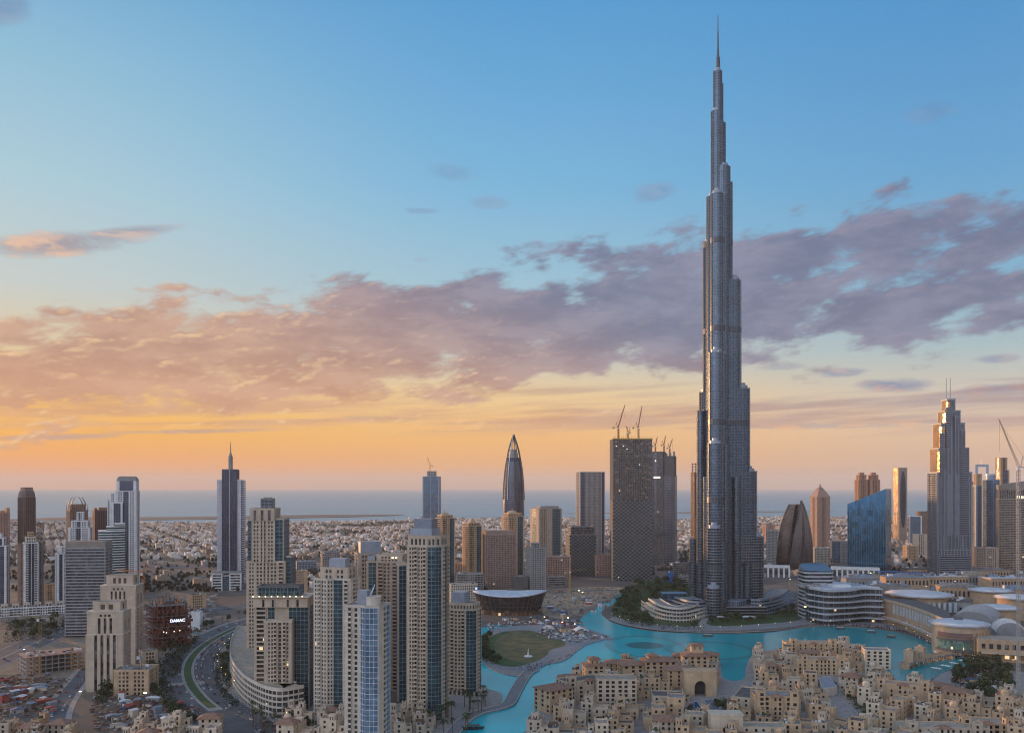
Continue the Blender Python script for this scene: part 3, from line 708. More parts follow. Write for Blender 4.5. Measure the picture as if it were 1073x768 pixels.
P8 = [(-w + 4, -d), (w - 4, -d), (w, -d + 4), (w, d - 4), (w - 4, d), (-w + 4, d), (-w, d - 4), (-w, -d + 4)]
MB().prism(P8, 0, T.z(521)).build('glazing', G_BROWN, T.root)
for i in range(8): facade(T, P8[i], P8[(i + 1) % 8], 0, T.z(521), 'f1', mat('dusky_cladding', (0.20, 0.145, 0.13)), fh=3.6, bw=2.4, out=.2)
MB().loft([[(x, y, T.z(521)) for x, y in P8], [(x * .95, y * .95, T.z(517)) for x, y in P8], [(x * .78, y * .78, T.z(513.5)) for x, y in P8]]).build('shoulder', mat('dusky_cladding', (0.2, .15, .13)), T.root)
solid(T, 'roof_cap', BROWN, -w * .62, w * .62, -d * .62, d * .62, T.z(513.4), T.z(510.5))
T = Tower('residential_tower', 'white blue tower with red brown wings and peach crown before the rounded dark tower', 18.5, 45.5, 569, 641, .6, 6)
w, d = T.w / 2, T.d / 2
block(T, rectP(-w * .55, w * .55, -d, d), 0, T.z(569), 's.5 b2 g2 s.4 g2 b2 s.5', WHITE, gm=G_NAVY, cg=G_NAVY, fh=3.3)
block(T, rectP(-w, -w * .56, -d * .8, d * .8), 0, T.z(570), 's1 p2 s1', BROWN); block(T, rectP(w * .56, w, -d * .8, d * .8), 0, T.z(570), 's1 p2 s1', DARKC)
block(T, rectP(-w * .4, w * .4, -d * .7, d * .7), T.z(569), T.z(563), 'p1', CREAM2); block(T, rectP(-w * .2, w * .2, -d * .5, d * .5), T.z(563), T.z(558), 'p1', PEACH)
T = Tower('residential_tower', 'slim white tower with dark glass strips, left of the grey horizontally banded slab', 58, 78, 577, 641, .8, 10)
w, d = T.w / 2, T.d / 2
block(T, rectP(-w, w, -d, d), 0, T.z(580), 's.6 g1.4 s.5 b2 s.5 g1.4 s.6', WHITE, gm=G_NAVY, cg=G_NAVY, fh=3.3); block(T, rectP(-w * .5, w * .5, -d * .6, d * .6), T.z(580), T.z(573), 'p1', WHITE)
T = Tower('residential_tower', 'dark tower with spiked open crown of curved horns, behind the grey banded slab', 69.5, 92, 529, 622, .8, 15)
w, d = T.w / 2, T.d / 2
block(T, rectP(-w, w, -d, d), 0, T.z(535), 's1 v3 g1 v3 s1', mat('dusky_cladding', (0.2, .15, .13)), gm=G_BROWN, fh=3.5)
block(T, rectP(-w * .8, w * .8, -d * .8, d * .8), T.z(535), T.z(529), 'p1', BROWN)
for sx in (-1, 1):
    for sy in (-1, 1):
        m = MB(); pr = None
        for k in range(7):
            a = k / 6; p = (sx * w * (.80 - .45 * a ** 1.6), sy * d * .8, T.z(529) + (T.z(520.5) - T.z(529)) * a)
            if pr: m.beam(pr, p, 1.5 - .8 * a)
            pr = p
        m.build('crown_horn', DARKFRAME, T.root)
        MB().beam((sx * w, sy * d, T.z(536)), (sx * w, sy * d, T.z(528)), 1.3, .3).build('pinnacle', DARKFRAME, T.root)
T = Tower('residential_tower', 'white and blue stepped tower in front of the tower with spiked horns', 72, 97, 546, 628, .7, -12)
stepped(T, [(1, 1, 553), (.78, .85, 546), (.3, .4, 537)], 's.5 p2 g1.5 s.4 p2 s.5', WHITE, gm=G_NAVY, cg=G_NAVY, fh=3.4)
T = Tower('office_tower', 'dark purple brown slab tower behind the white arched top tower', 97, 118, 535, 618, .8, 10)
stepped(T, [(1, 1, 535)], 's1 v4 s1', mat('plum_cladding', (.14, .10, .115)), gm=G_BROWN); solid(T, 'plant_room', BROWN, -T.w * .25, T.w * .4, -5, 5, T.z(535), T.z(531.5)); solid(T, 'plant_room', BROWN, -T.w * .5, -T.w * .34, -5, 5, T.z(535), T.z(532))
# arched white tower
T = Tower('residential_tower', 'tall white tower with an arched top and stepped left shoulder, tallest of the left cluster', 111, 146.5, 515, 622, .55, -12)
w, d = T.w / 2, T.d / 2; X = lambda px: -w + (px - 111) / 35.5 * 2 * w
block(T, rectP(X(122.5), w, -d, d), 0, T.z(515), ['s1 p2 s.5 g2.4 s.5 p2 s1', 's1 p2 g2 p2 s1'], WHITE, gm=G_NAVY, cg=G_NAVY, fh=3.5)
block(T, rectP(X(123.5), w - 1, -d * .85, d * .85), T.z(515), T.z(504), ['s1 g5 s1', 's1 p2 s1'], WHITE, gm=G_NAVY, cg=G_NAVY, roof=None)
xa, xb = X(123), w - .5; xm, rw = (xa + xb) / 2, (xb - xa) / 2
arc = [(xm + rw * math.cos(math.pi * k / 12), T.z(504.0) + (T.z(499) - T.z(504)) * min(1.0, 1.45 * math.sin(math.pi * k / 12))) for k in range(13)]
m = MB(); n_ = len(arc); m.v = [(x, -d * .8, z) for x, z in arc] + [(x, d * .8, z) for x, z in arc]; m.f = [tuple(range(n_)), tuple(range(2 * n_ - 1, n_ - 1, -1))] + [(i + 1, i, n_ + i, n_ + i + 1) for i in range(n_ - 1)] + [(0, n_ - 1, 2 * n_ - 1, n_)]
m.build('arched_roof', GREYC, T.root)
for (px0, px1, yt, dd) in ((117, 122.4, 517, .85), (112.6, 116.9, 524, .8)):
    block(T, rectP(X(px0), X(px1), -d * dd, d * dd), 0, T.z(yt), 'p2 s1', WHITE, gm=G_NAVY, fh=3.5)
block(T, rectP(X(119), X(131), -d - 5, -d - .6), 0, T.z(527), 's.5 g2 s.5', WHITE, gm=G_NAVY, cg=G_NAVY, fh=3.5)
# curved banded glass tower in front of it
T = Tower('residential_tower', 'blue glass tower with white curved floor bands, just before the white arched tower', 103, 131, 552, 640, .6, 0)
w, d = T.w / 2, T.d / 2
cp = [(-w + 2 * w * i / 10, -d - 4 * math.sin(math.pi * i / 10)) for i in range(11)] + [(w, d), (-w, d)]
for k, (f0, f1, yt) in enumerate(((0, 10, 556), (3, 10, 552), (6, 10, 549))):
    Pp = cp[f0:f1 + 1] + [(cp[f1][0], d), (cp[f0][0], d)]; za = 0 if k == 0 else T.z((556, 552)[k - 1]) + .01
    MB().prism(Pp, za, T.z(yt)).build('glazing', G_TEAL, T.root); m = MB(); z = za + 2.0
    while z < T.z(yt): m.prism([(x * 1.012, y * 1.03) for x, y in Pp], z, z + 1.1); z += 3.6
    m.prism([(x * 1.012, y * 1.03) for x, y in Pp], T.z(yt), T.z(yt) + 1.2); m.build('floor_band', WHITE, T.root)
# grey banded slab
T = Tower('office_tower', 'wide grey slab tower covered with thin horizontal bands and a blank top, left', 68.5, 118, 566, 668, .5, -20)
w, d = T.w / 2, T.d / 2
block(T, rectP(-w, w, -d, d), T.z(664), T.z(574), ['s.25 h8 s.12 h6 s.3', 'h3 s.6 h5', 's1', 'h4'], mat('grey_band', (0.30, 0.31, 0.33)), gm=G_GREY, fh=3.7, sf=.34)
solid(T, 'blank_crown', mat('taupe_crown', (.26, .23, .20)), -w * .99, w * .99, -d * .97, d * .97, T.z(574), T.z(566.5))
solid(T, 'podium_wall', WHITE, -w * .98, w * .45, -d - 3, d, 0, T.z(665)); solid(T, 'podium_wall', GREYC, w * .46, w * 1.0, -d * .8, d, 0, T.z(665))
# low white housing bar at left
T = Tower('apartment_block', 'long low pale terrace of flats below the left towers', -10, 70, 633, 645, .16, 0, 'building')
w, d = T.w / 2, T.d / 2
block(T, rectP(-w, w, -d, d), 0, T.z(636), 'b3 p2 b3 p2 b3 p2 b3 p2', WHITE, G_DARK, fh=3.6)
for i in range(7): block(T, rectP(-w + i * w * .29, -w + i * w * .29 + w * .16, -d * .7, d * .7), T.z(636) + .3, T.z(632.5), 'p1', CREAM2)

# ---- cream stepped pair
for nm, lb, (x0, x1, yt, yb), th, cr in (('residential_tower', 'cream stepped tower standing behind its lower twin, square windows in its crown', (106, 150, 612.5, 700), -20, (603, 118, 142)),
                                         ('residential_tower', 'cream stepped tower with tall dark window strips, nearest of the twin pair', (92, 137, 639.5, 726), -20, (630.5, 104, 132))):
    T = Tower(nm, lb, x0, x1, yt, yb, .62, th); w, d = T.w / 2, T.d / 2
    zt = T.z(yt); zs = T.z(yt + 23)
    block(T, rectP(-w, w, -d, d), 0, zs, ['s1.2 v5.6 s1.2', None, 's1', 's1'], CREAM, G_DARK, roof=None, bw=3.6, fh=300)
    for (a_, b_, c_, e_) in ((w, w, -d, d),): facade(T, (w, -d), (w, d), 0, zs, 's1 p2 s.8 p2 s1', CREAM, fh=3.4, bw=3)
    block(T, rectP(-w, w, -d, d), zs + .01, zt - 5, ['s2.6 v5 s2.6', 's1 p2 s.8 p2 s1'], CREAM, G_DARK, bw=3.4, roof=None, fh=22)
    solid(T, 'cornice', CREAM2, -w - .7, w + .7, -d - .7, d + .7, zs - .6, zs + .7)
    solid(T, 'attic', CREAM, -w - .5, w + .5, -d - .5, d + .5, zt - 5, zt); solid(T, 'cornice', CREAM2, -w - .9, w + .9, -d - .9, d + .9, zt, zt + .8)
    m = MB()
    for i in (-1, 0, 1): m.box(i * w * .24 - 1.1, i * w * .24 + 1.1, -d - .56, -d - .3, zt - 4, zt - 2)
    m.build('attic_window', G_DARK, T.root)
    block(T, rectP(-w * .72, w * .8, -d * .75, d * .75), zt + .8, T.z(cr[0]), ['s1 p3 s1', 's1 p2 s1'], CREAM, G_BROWN, bw=6, fh=9, pf=.45, sf=.35)
    solid(T, 'side_wing', CREAM, -w - 3.2, -w - .7, -d * .6, d * .7, 0, zt - 20)
# base blocks
T = Tower('podium_building', 'sand coloured low podium with roof units at the foot of the cream twin towers', 120, 166, 697, 730, .8, -20, 'building')
w, d = T.w / 2, T.d / 2
block(T, rectP(-w, w, -d, d), 0, T.z(700), 's1 p3 s1 p3 s1', SAND); roofkit(T, -w, w, -d, d, T.z(700), 8, 3)
T = Tower('podium_building', 'cream podium block with lit edge lamps between twin towers and red framed building', 146, 165, 678, 702, .8, 15, 'building')
w, d = T.w / 2, T.d / 2
block(T, rectP(-w, w, -d, d), 0, T.z(682), 's1 p3 s1', CREAM); roofkit(T, -w, w, -d, d, T.z(682), 4, 5)

# ---- spire tower
T = Tower('office_tower', 'pale tower with dark blue glass face, silver wings and a needle spire', 227.5, 257, 502, 618, .62, -9)
w, d = T.w / 2, T.d / 2
SILV = mat('silver_cladding', (0.50, 0.53, 0.60), rough=.35, metal=.35)
block(T, rectP(-w * .58, w * .52, -d - 2.5, d), 0, T.z(492.5), 'f1', mat('dark_rib', (.10, .10, .14), rough=.4), G_NAVY, fh=3.8, bw=3.4, out=.15)
for (a, b) in ((-w, -w * .585), (w * .525, w * .86)): MB().box(a, b, -d, d, 0, T.z(503.5)).build('silver_wing', SILV, T.root); solid(T, 'wing_cap', WHITE, a - .3, b + .3, -d - .3, d + .3, T.z(503.5), T.z(502.3))
block(T, rectP(w * .865, w * 1.05, -d * .8, d * .8), 0, T.z(504), 'h1', SILV, G_NAVY, fh=3.8)
solid(T, 'centre_rib', SILV, -.8, .2, -d - 3.3, -d - 2.7, T.z(600), T.z(492))
MB().cyl(-w * .05, 0, 3.8, T.z(492.5), T.z(478), 12).cyl(-w * .05, 0, 3.0, T.z(478), T.z(474), 12, 1.2).cyl(-w * .05, 0, 1.2, T.z(474), T.z(463), 8, .35).build('spire', GREYC, T.root)
for (a, b) in ((-w * 1.3, -w * .5), (w * .05, w * .95)):
    block(T, rectP(a, b, -d - 12, -d - 3), 0, T.z(600), 'p1', WHITE, G_DARK, fh=4.6, bw=30, pf=.2)
block(T, rectP(-w * .49, w * .04, -d - 10, -d - 3), 0, T.z(602), 'g1', WHITE, G_TEAL, cg=G_TEAL)
solid(T, 'podium_roof', GREYC, -w * 1.1, w, -d - 11, -d - 2.8, T.z(600) + 1.5, T.z(597))

# ---- foreground left group
def units(T, x0, x1, y0, y1, z): roofkit(T, x0, x1, y0, y1, z, 7, int(abs(T.X) * 7) % 97)
T = Tower('residential_tower', 'tall cream and teal tower with little crown box, behind the curved podium on the left', 259, 305.5, 545, 704, .65, -14)
w, d = T.w / 2, T.d / 2
X = lambda px: -w + (px - 259) / 46.5 * 2 * w
block(T, rectP(-w, w * .98, -d, d), 0, T.z(588), ['s.6 p1.6 s.5 p2 v2.2 p2 s.5 b1.4 s.5', 's1 p2 g3 p2 s1'], CREAM, G_DARK, cg=G_TEAL, fh=3.6)
block(T, rectP(X(265), X(293), -d - .6, d * .9), T.z(588) + .02, T.z(545), ['s.5 p2 s.3 v2.2 s.3 p2 s.5', 'g1'], CREAM, G_DARK, cg=G_TEAL, roof=None, fh=3.6)
block(T, rectP(X(260), X(264.8), -d * .8, d * .8), T.z(588), T.z(545), 'g1', CREAM, G_TEAL, cg=G_TEAL)
block(T, rectP(X(293.3), X(303), -d * .9, d * .8), T.z(588), T.z(544), ['g1 s.12', 'g1'], CREAM, G_TEAL, cg=G_TEAL)
block(T, rectP(X(264), X(292), -d - 1.4, d * .9), T.z(545), T.z(533.5), ['s.6 v2 s.6 v2 s.6 v2 s.6'], CREAM, G_DARK, fh=15, bw=3)
block(T, rectP(X(274), X(287), -d * .4, d * .4), T.z(533.5), T.z(523.5), 'g1', mat('olive_louvre', (.22, .24, .2)), G_GREY, cg=G_GREY)
MB().prism(rectP(X(276), X(285), -3, 3), T.z(523.5), T.z(521)).build('crown_cap', GREYC, T.root)
block(T, rectP(w * .99, w * 1.22, -d * .7, d * .9), 0, T.z(583), 'g1', CREAM, G_TEAL, cg=G_TEAL)

T = Tower('residential_tower', 'broad cream and dark glass tower rising from the curved white podium', 266, 330, 634, 745, .62, -14)
w, d = T.w / 2, T.d / 2
X = lambda px: -w + (px - 266) / 64.0 * 2 * w
block(T, rectP(-w, w, -d * .7, d), 0, T.z(634), ['s.4 b2 s.4 g1.4 s3 g4', 's1 g4 p2 s1'], CREAM, G_DARK, cg=G_TEAL, roof=None, fh=3.6)
block(T, rectP(X(281), X(313), -d - 4, -d * .7 - .6), 0, T.z(648), ['s1 p2 b1 v2 b1 p1 s.8', 's1'], CREAM, G_DARK, fh=3.2, bw=2.7)
block(T, rectP(-w * 1.0, w * 1.0, -d * .9, d), T.z(634) + .02, T.z(625.5), ['s1.5 v1 s1 v1 s2 v1 s1 v1 s1.5'], CREAM, G_DARK, fh=16)
solid(T, 'roof_terrace', CREAM2, -w - 1.5, w + 1.5, -d - 2, d + 1.5, T.z(625.5) + 1.41, T.z(623))
block(T, rectP(X(270), X(318), -d * .6, d * .6), T.z(623) + .01, T.z(614), 'g1', DARKC, G_TEAL, cg=G_TEAL, roof=ROOFD)
m = MB()
for i in range(9): m.box(-w + i * w / 4.4, -w + i * w / 4.4 + .8, -d - 2.1, -d - 1.8, T.z(623) + .2, T.z(623) + 1.0)
m.build('terrace_lamp', LAMPY, T.root)
# curved podium
def curved(name, label, pix, yb_top, depth, nf, cat='building', wm=CREAM2, gm=G_DARK, fh=4.6, over=1.2, roofm=ROOFT, grp=None, z0=0.0, step=0.0):
    """long building that follows a line on the ground; floors = bands over glass"""
    ln = smooth_line([G(*p) for p in pix], 6); c = ln[len(ln) // 2]
    t = thing(name, label, cat, (c[0], c[1], 0), 0, grp); L = [(x - c[0], y - c[1]) for x, y in ln]
    for k in range(nf):
        z = z0 + k * fh
        ribbon('glazing', L, depth - step * k, gm, z + fh, thick=fh - .02, kind=None, parent=t, off=depth / 2 + step * k / 2)
        ribbon('floor_band', L, depth - step * k + over, wm, z + fh + .02, thick=fh * .34, kind=None, parent=t, off=depth / 2 + step * k / 2)
    ribbon('roof', L, depth - step * nf - 1, roofm, z0 + nf * fh + .06, kind=None, parent=t, off=depth / 2 + step * nf / 2)
    ribbon('parapet', L, .5, wm, z0 + nf * fh + 1.3, thick=1.25, kind=None, parent=t, off=step * (nf - 1) - .3)
    ribbon('parapet', L, .5, wm, z0 + nf * fh + 1.3, thick=1.25, kind=None, parent=t, off=depth + .3)
    m = MB()
    for (x, y, a) in along(L, 4.5, -.1):
        for k in range(nf): m.rbox(x, y, .7, .5, z0 + k * fh + .03, z0 + k * fh + fh * .64, a)
    m.build('mullion_grid', wm, t)
    return t, L
curved('curved_podium', 'long curved cream podium of stacked terraces wrapping the tower foot by the boulevard', [(250, 676), (243, 692), (242, 712), (252, 731), (270, 745), (292, 752), (318, 748)], 0, 24, 5, fh=4.4)
for i in range(5):
    x, y = G(250 + i * 2.4, 727 - i * 17)

T = Tower('residential_tower', 'cream tower with rounded bay and grey roof screen, behind the white crescent villas', 329.5, 377, 606, 752, .7, -22)
w, d = T.w / 2, T.d / 2
Pq = [(-w, -d), (-w * .2, -d - 2.5), (w * .1, -d), (w, -d), (w, d), (-w, d)]
block(T, Pq, 0, T.z(606), ['s.3 p2.4 b1 p2.4 s.3', 'p2 s.3', 'g3 s.5 b1.4 s.5', 's1 b2 s.6 p2 s1', 's1', 's1 b2 s1 p2 s1'], CREAM2, G_DARK, cg=G_TEAL, fh=3.2, bw=2.9)
block(T, rectP(-w * .7, w * .8, -d * .7, d * .9), T.z(606), T.z(595), 's1 p2 s1 p2 s1', CREAM, G_DARK)
MB().box(-w * .35, w * .55, -d * .35, d * .6, T.z(595) + .4, T.z(585)).build('roof_screen', G_SKY, T.root); units(T, -w * .9, w * .9, -d * .9, d * .9, T.z(606))
T = Tower('residential_tower', 'brown grey tower with glass screen on top, behind the rounded bay cream tower', 372, 404, 575, 716, .8, 10)
w, d = T.w / 2, T.d / 2
block(T, rectP(-w, w, -d, d), 0, T.z(580), ['s1 p2 s.6 g2 s.6 p2 s1'], TAN, G_DARK, cg=G_GREY); MB().box(-w * .8, w * .7, -d * .6, d * .6, T.z(580) + .4, T.z(567)).build('roof_screen', G_SKY, T.root)
T = Tower('residential_tower', 'cream tower with bright blue window bays and a round white rooftop drum, nearest in front', 362, 408.5, 634, 800, .75, -20)
w, d = T.w / 2, T.d / 2
Pq = [(-w, -d), (-w * .1, -d), (w * .25, -d - 3), (w * .95, -d - 1.5), (w, -d), (w, d), (-w, d)]
BLW = glass('bright_blue_glass', (0.10, 0.22, 0.36), (0.25, 0.42, 0.6), metal=.4)
block(T, Pq, 0, T.z(634), ['s.6 b.8 s.3 p1 s.5', 's.2 g3', 'g4 s.3', 's1', 's.6 b1.8 s.5 g2 s.5', 's1', 's1 p2 s1'], CREAM2, G_DARK, cg=BLW, bm_=WHITE, fh=3.4, bw=2.8)
MB().cyl(w * .35, -d * .1, w * .42, T.z(634), T.z(625), 20).build('rooftop_drum', CREAM2, T.root); MB().cyl(w * .35, -d * .1, w * .44, T.z(625), T.z(624), 20).build('drum_cap', CREAM2, T.root)
MB().box(-w * .45, w * .1, -d * .5, d * .4, T.z(634) + .4, T.z(618)).build('roof_screen', G_SKY, T.root)
MB().beam((w * .1, 0, T.z(626)), (w * .42, 0, T.z(612)), 1.2, .3).build('satellite_mast', WHITE, T.root)
T = Tower('residential_tower', 'brown cream tower with lit rooftop terrace, behind the bright blue windowed tower', 384.5, 431, 588, 724, .75, -14)
w, d = T.w / 2, T.d / 2
block(T, rectP(-w, w, -d, d), 0, T.z(588), ['s.4 g1.6 s.4 b1 p1.5 s.4 b1 p1 s.5', 's1 g3 s1', 's1', 's1 p2 s1'], TAN, G_DARK, cg=G_TEAL, fh=3.2, bw=2.8)
block(T, rectP(-w * .55, w * .8, -d * .6, d * .6), T.z(588), T.z(581.5), 's1 p4 s1', CREAM); solid(T, 'roof_screen', G_SKY, -w * .98, -w * .6, -d * .8, d * .6, T.z(588) + 1.5, T.z(582))
MB().box(w * .2, w * .6, -d * .62, -d * .605, T.z(584), T.z(582.5)).build('terrace_lamp', LAMPY, T.root)
T = Tower('residential_tower', 'tallest cream tower of the lakeside group with stacked blue grey glass boxes on its roof', 427.5, 470, 566, 757, .8, -26)
w, d = T.w / 2, T.d / 2
Pq = [(-w, -d), (w * .35, -d), (w * .8, -d + 2.2), (w, -d + 6), (w, d), (-w, d)]
block(T, Pq, 0, T.z(572), ['s.4 p1.6 b1 p1.6 b1 s.3', 'g1', 'g1', 's.3 b2 g2.5 b2 s.6', 's1', 's1 p3 s1'], CREAM, G_DARK, cg=G_TEAL, fh=3.2, bw=2.8)
block(T, [(x * .96, y * .96) for x, y in Pq], T.z(572) + .01, T.z(562), ['s.5 p5 s.4', 'p1', 'p1', 's.3 p3 s.6', 's1', 's1'], CREAM, G_DARK, fh=6)
MB().box(-w * .95, w * .5, -d * .7, d * .8, T.z(562) + .4, T.z(553.5)).build('roof_screen', G_SKY, T.root); MB().box(-w * .9, w * .3, -d * .2, d * .9, T.z(553.5), T.z(543.5)).build('roof_screen', mat('slate_screen', (.2, .24, .30), rough=.3, metal=.3), T.root)
T = Tower('residential_tower', 'short cream tower with teal glass corner and blue roof box, beside the lake causeway', 470.5, 504, 634, 729, .75, -22)
w, d = T.w / 2, T.d / 2
Pq = [(-w, -d), (w * .4, -d), (w * .85, -d + 2.0), (w, -d + 5), (w, d), (-w, d)]
block(T, Pq, T.z(722), T.z(638), ['s.4 b1 p1.8 b1 s.3', 'g1', 'g1', 's.3 b2 g2 s.6', 's1', 's1 p3 s1'], CREAM, G_DARK, cg=G_TEAL, fh=3.2, bw=2.8)
block(T, [(x * .9, y * .9) for x, y in Pq], T.z(638) + .01, T.z(632), 'p1', CREAM, G_DARK); MB().box(-w * .95, w * .1, -d * .5, d * .8, T.z(632) + .4, T.z(620)).build('roof_screen', G_SKY, T.root)
solid(T, 'podium_wall', CREAM, -w - 3, w + 5, -d - 4, d + 2, 0, T.z(722))
m = MB()
for i in range(8): m.box(-w - 2 + i * 4, -w + i * 4, -d - 4.3, -d - 3.9, 1, 4.5)
m.build('arcade', G_DARK, T.root)
T = Tower('residential_tower', 'dark blue sliver between the brown cream tower and the tallest lakeside tower', 416, 434, 592, 735, .8, 10)
w, d = T.w / 2, T.d / 2
block(T, rectP(-w, w, -d, d), 0, T.z(592), 'g1 s.2 p1', CREAM, G_DARK, cg=G_TEAL)
T = Tower('residential_tower', 'dark teal glass tower rising behind the rounded bay cream tower', 318, 336, 625, 728, .8, 5)
w, d = T.w / 2, T.d / 2
block(T, rectP(-w, w, -d, d), 0, T.z(628), 'g1', CREAM, G_TEAL, cg=G_TEAL)

# ---- middle distance towers
T = Tower('office_tower', 'lone blue glass tower with a roof crane, left of the bullet shaped tower', 443, 462, 499, 566, .9, -8)
w, d = T.w / 2, T.d / 2
block(T, rectP(-w, w, -d, d), 0, T.z(499.5), 's.3 g3 s.2 g3 s.3', BLUEST, G_NAVY, cg=G_BLUE, fh=4)
block(T, rectP(-w * .5, w * .5, -d * .5, d * .5), T.z(499.5), T.z(494), 'p1', GREYC, G_DARK, bw=5)
crane('tower_crane', 'small crane on the roof of the lone blue glass tower by the sea', T.X - 6, T.Y, T.z(494), T.z(489), 34, 180, 74, t=1.5, counter=10)
def pinktower(label, x0, x1, yt, yb, th, dome=True, wm=PEACH):
    T = Tower('residential_tower', label, x0, x1, yt, yb, .8, th, group=None); w, d = T.w / 2, T.d / 2
    block(T, rectP(-w, w, -d, d), 0, T.z(yt), ['s.5 b1.6 p1.4 s.3 g2 s.5', 's1 p2 g2 s1', 's1', 's.5 p2 b2 s.5'], wm, G_DARK, cg=G_TEAL, fh=3.4, roof=ROOFT)
    block(T, rectP(-w * .8, w * .75, -d * .8, d * .8), T.z(yt), T.z(yt - 3), 'p1', wm, roof=ROOFT)
    if dome: MB().dome(-w * .1, 0, T.z(yt - 3), w * .62, T.px(3.4), 14, 4).build('dome', wm, T.root, True); MB().cyl(-w * .1, 0, 1, T.z(yt - 6.6), T.z(yt - 9), 6, .2).build('finial', wm, T.root)
    else: MB().prism(rectP(-w * .5, w * .5, -d * .5, d * .5), T.z(yt - 3), T.z(yt - 8), rectP(-w * .12, w * .12, -d * .12, d * .12)).build('pyramid_roof', wm, T.root)
    return T
pinktower('peach tower with a low domed roof, right behind the tallest lakeside cream tower', 456.5, 476.5, 543, 622, 28)
pinktower('peach and teal tower with a stepped pointed roof, left of the pinkish hotel slab', 484.5, 505, 551, 618, 26, False)
T = Tower('hotel_tower', 'pinkish hotel slab with dense small windows and a glowing narrow left flank', 503, 541, 559, 617, .42, 22)
w, d = T.w / 2, T.d / 2
block(T, rectP(-w, w, -d, d), 0, T.z(560), ['s.3 p12 s.3', 's1 p4 s1', 's1', 's1 p2 s1'], mat('dusty_pink', (.40, .28, .24)), G_DARK, fh=3.4, bw=3.0)
solid(T, 'attic', mat('dusty_pink', (.4, .28, .24)), -w * .93, w * .96, -d * .8, d * .8, T.z(560) + 1.4, T.z(555.5))
pinktower('slim cream tower with flat domed top between pinkish slab and bullet shaped tower', 526, 549, 541, 612, 24)
# bullet tower
T = Tower('office_tower', 'dark bullet shaped tower tapering to an open lattice point', 527, 549.5, 455, 580, .9, 0)
w = T.w / 2; zt = T.z(455); rings = []; K = 20
prof = [(0, .98), (.25, 1.0), (.45, .98), (.6, .90), (.7, .80), (.76, .70), (.80, .62)]
for f, r_ in prof: rings.append([(w * r_ * math.cos(2 * math.pi * i / K), w * r_ * .9 * math.sin(2 * math.pi * i / K), zt * f) for i in range(K)])
MB().loft(rings).build('glazing', G_NAVY, T.root, True)
m = MB()
for z in [zt * .8 * k / 46 for k in range(46)]:
    f = z / zt; r_ = next((a[1] + (b[1] - a[1]) * (f - a[0]) / (b[0] - a[0]) for a, b in zip(prof, prof[1:]) if a[0] <= f <= b[0]), .9)
    P = [(w * r_ * 1.02 * math.cos(2 * math.pi * i / K), w * r_ * .92 * math.sin(2 * math.pi * i / K)) for i in range(K)]; m.prism(P, z, z + .8)
m.build('floor_band', mat('slate_band', (.16, .17, .2), rough=.4), T.root)
for s_ in range(8):
    a = 2 * math.pi * s_ / 8 + .2; pr = None; m = MB()
    for f, r_ in prof[2:] + [(.86, .5), (.92, .32), (1.0, .03)]:
        p = (w * r_ * 1.05 * math.cos(a), w * r_ * .95 * math.sin(a), zt * f)
        if pr: m.beam(pr, p, 1.9)
        pr = p
    m.build('crown_rib', STEEL if s_ % 4 == 1 else DARKFRAME, T.root)
m = MB()
for f, r_ in ((.84, .55), (.88, .44), (.93, .29)):
    for i in range(10):
        a0, a1 = 2 * math.pi * i / 10, 2 * math.pi * (i + 1) / 10; m.beam((w * r_ * math.cos(a0), w * r_ * .9 * math.sin(a0), zt * f), (w * r_ * math.cos(a1), w * r_ * .9 * math.sin(a1), zt * f), 1.1)
m.build('crown_ring', STEEL, T.root)
MB().cyl(0, 0, w * .45, zt * .8, zt * .87, 12, w * .3).build('plant_room', GREYC, T.root)

T = Tower('office_tower', 'boxy tan and teal glass tower right of the bullet shaped tower', 555.5, 588.5, 531, 588, .8, 26)
w, d = T.w / 2, T.d / 2
block(T, rectP(-w, w, -d, d), 0, T.z(533), ['s.5 v2.4 s2 g3 s.5', 's.4 g5 s.4', 's1', 's.6 g1 s.6'], TAN, G_DARK, cg=G_TEAL, fh=3.8); solid(T, 'plant_room', GREYC, -w * .7, w * .9, -d * .6, d * .6, T.z(533) + 1.4, T.z(530))
T = Tower('office_tower', 'grey gridded mid rise tower right of the pinkish hotel slab', 551, 572, 572, 621, .8, 18)
w, d = T.w / 2, T.d / 2
block(T, rectP(-w, w, -d, d), 0, T.z(574), 's.4 p5 s.4', GREYC, G_GREY, fh=3.6); block(T, rectP(-w * .5, w * .3, -d * .5, d * .5), T.z(574) + .4, T.z(569), 'p1', GREYC)
T = Tower('office_tower', 'flat topped grey slab tower with dark side strips, left of the woven facade high rise', 603.5, 633.5, 494, 583, .7, 14)
w, d = T.w / 2, T.d / 2
block(T, rectP(-w, w, -d, d), 0, T.z(495), ['s.4 g1.6 s.2 v7 s.2 g1 s.3', 's.4 g2 s.6 g2 s.4', 's1', 's.5 g2 s.5'], mat('warm_grey', (.34, .31, .30)), G_GREY, cg=G_NAVY, fh=3.8, bw=2.6)
SCR = mat('bronze_screen', (.145, .15, .155), rough=.6); SCR2 = mat('scaffold_grey', (.20, .18, .175))
T = Tower('office_tower', 'short dark tower wrapped in a woven lattice screen, left of its taller twin', 593, 624, 553, 604, .8, 12)
w, d = T.w / 2, T.d / 2
block(T, rectP(-w, w, -d, d), 0, T.z(560), 'c1', SCR, G_GREY, fh=3.4, bw=4.4); block(T, rectP(-w * .9, w * .9, -d * .9, d * .9), T.z(560) + 1.4, T.z(552), 'h1', SCR, G_DARK)
T = Tower('unfinished_tower', 'big unfinished block tower with woven lattice facade and two cranes on top', 639, 683, 461, 609, .55, 10)
w, d = T.w / 2, T.d / 2; zm = T.z(524)
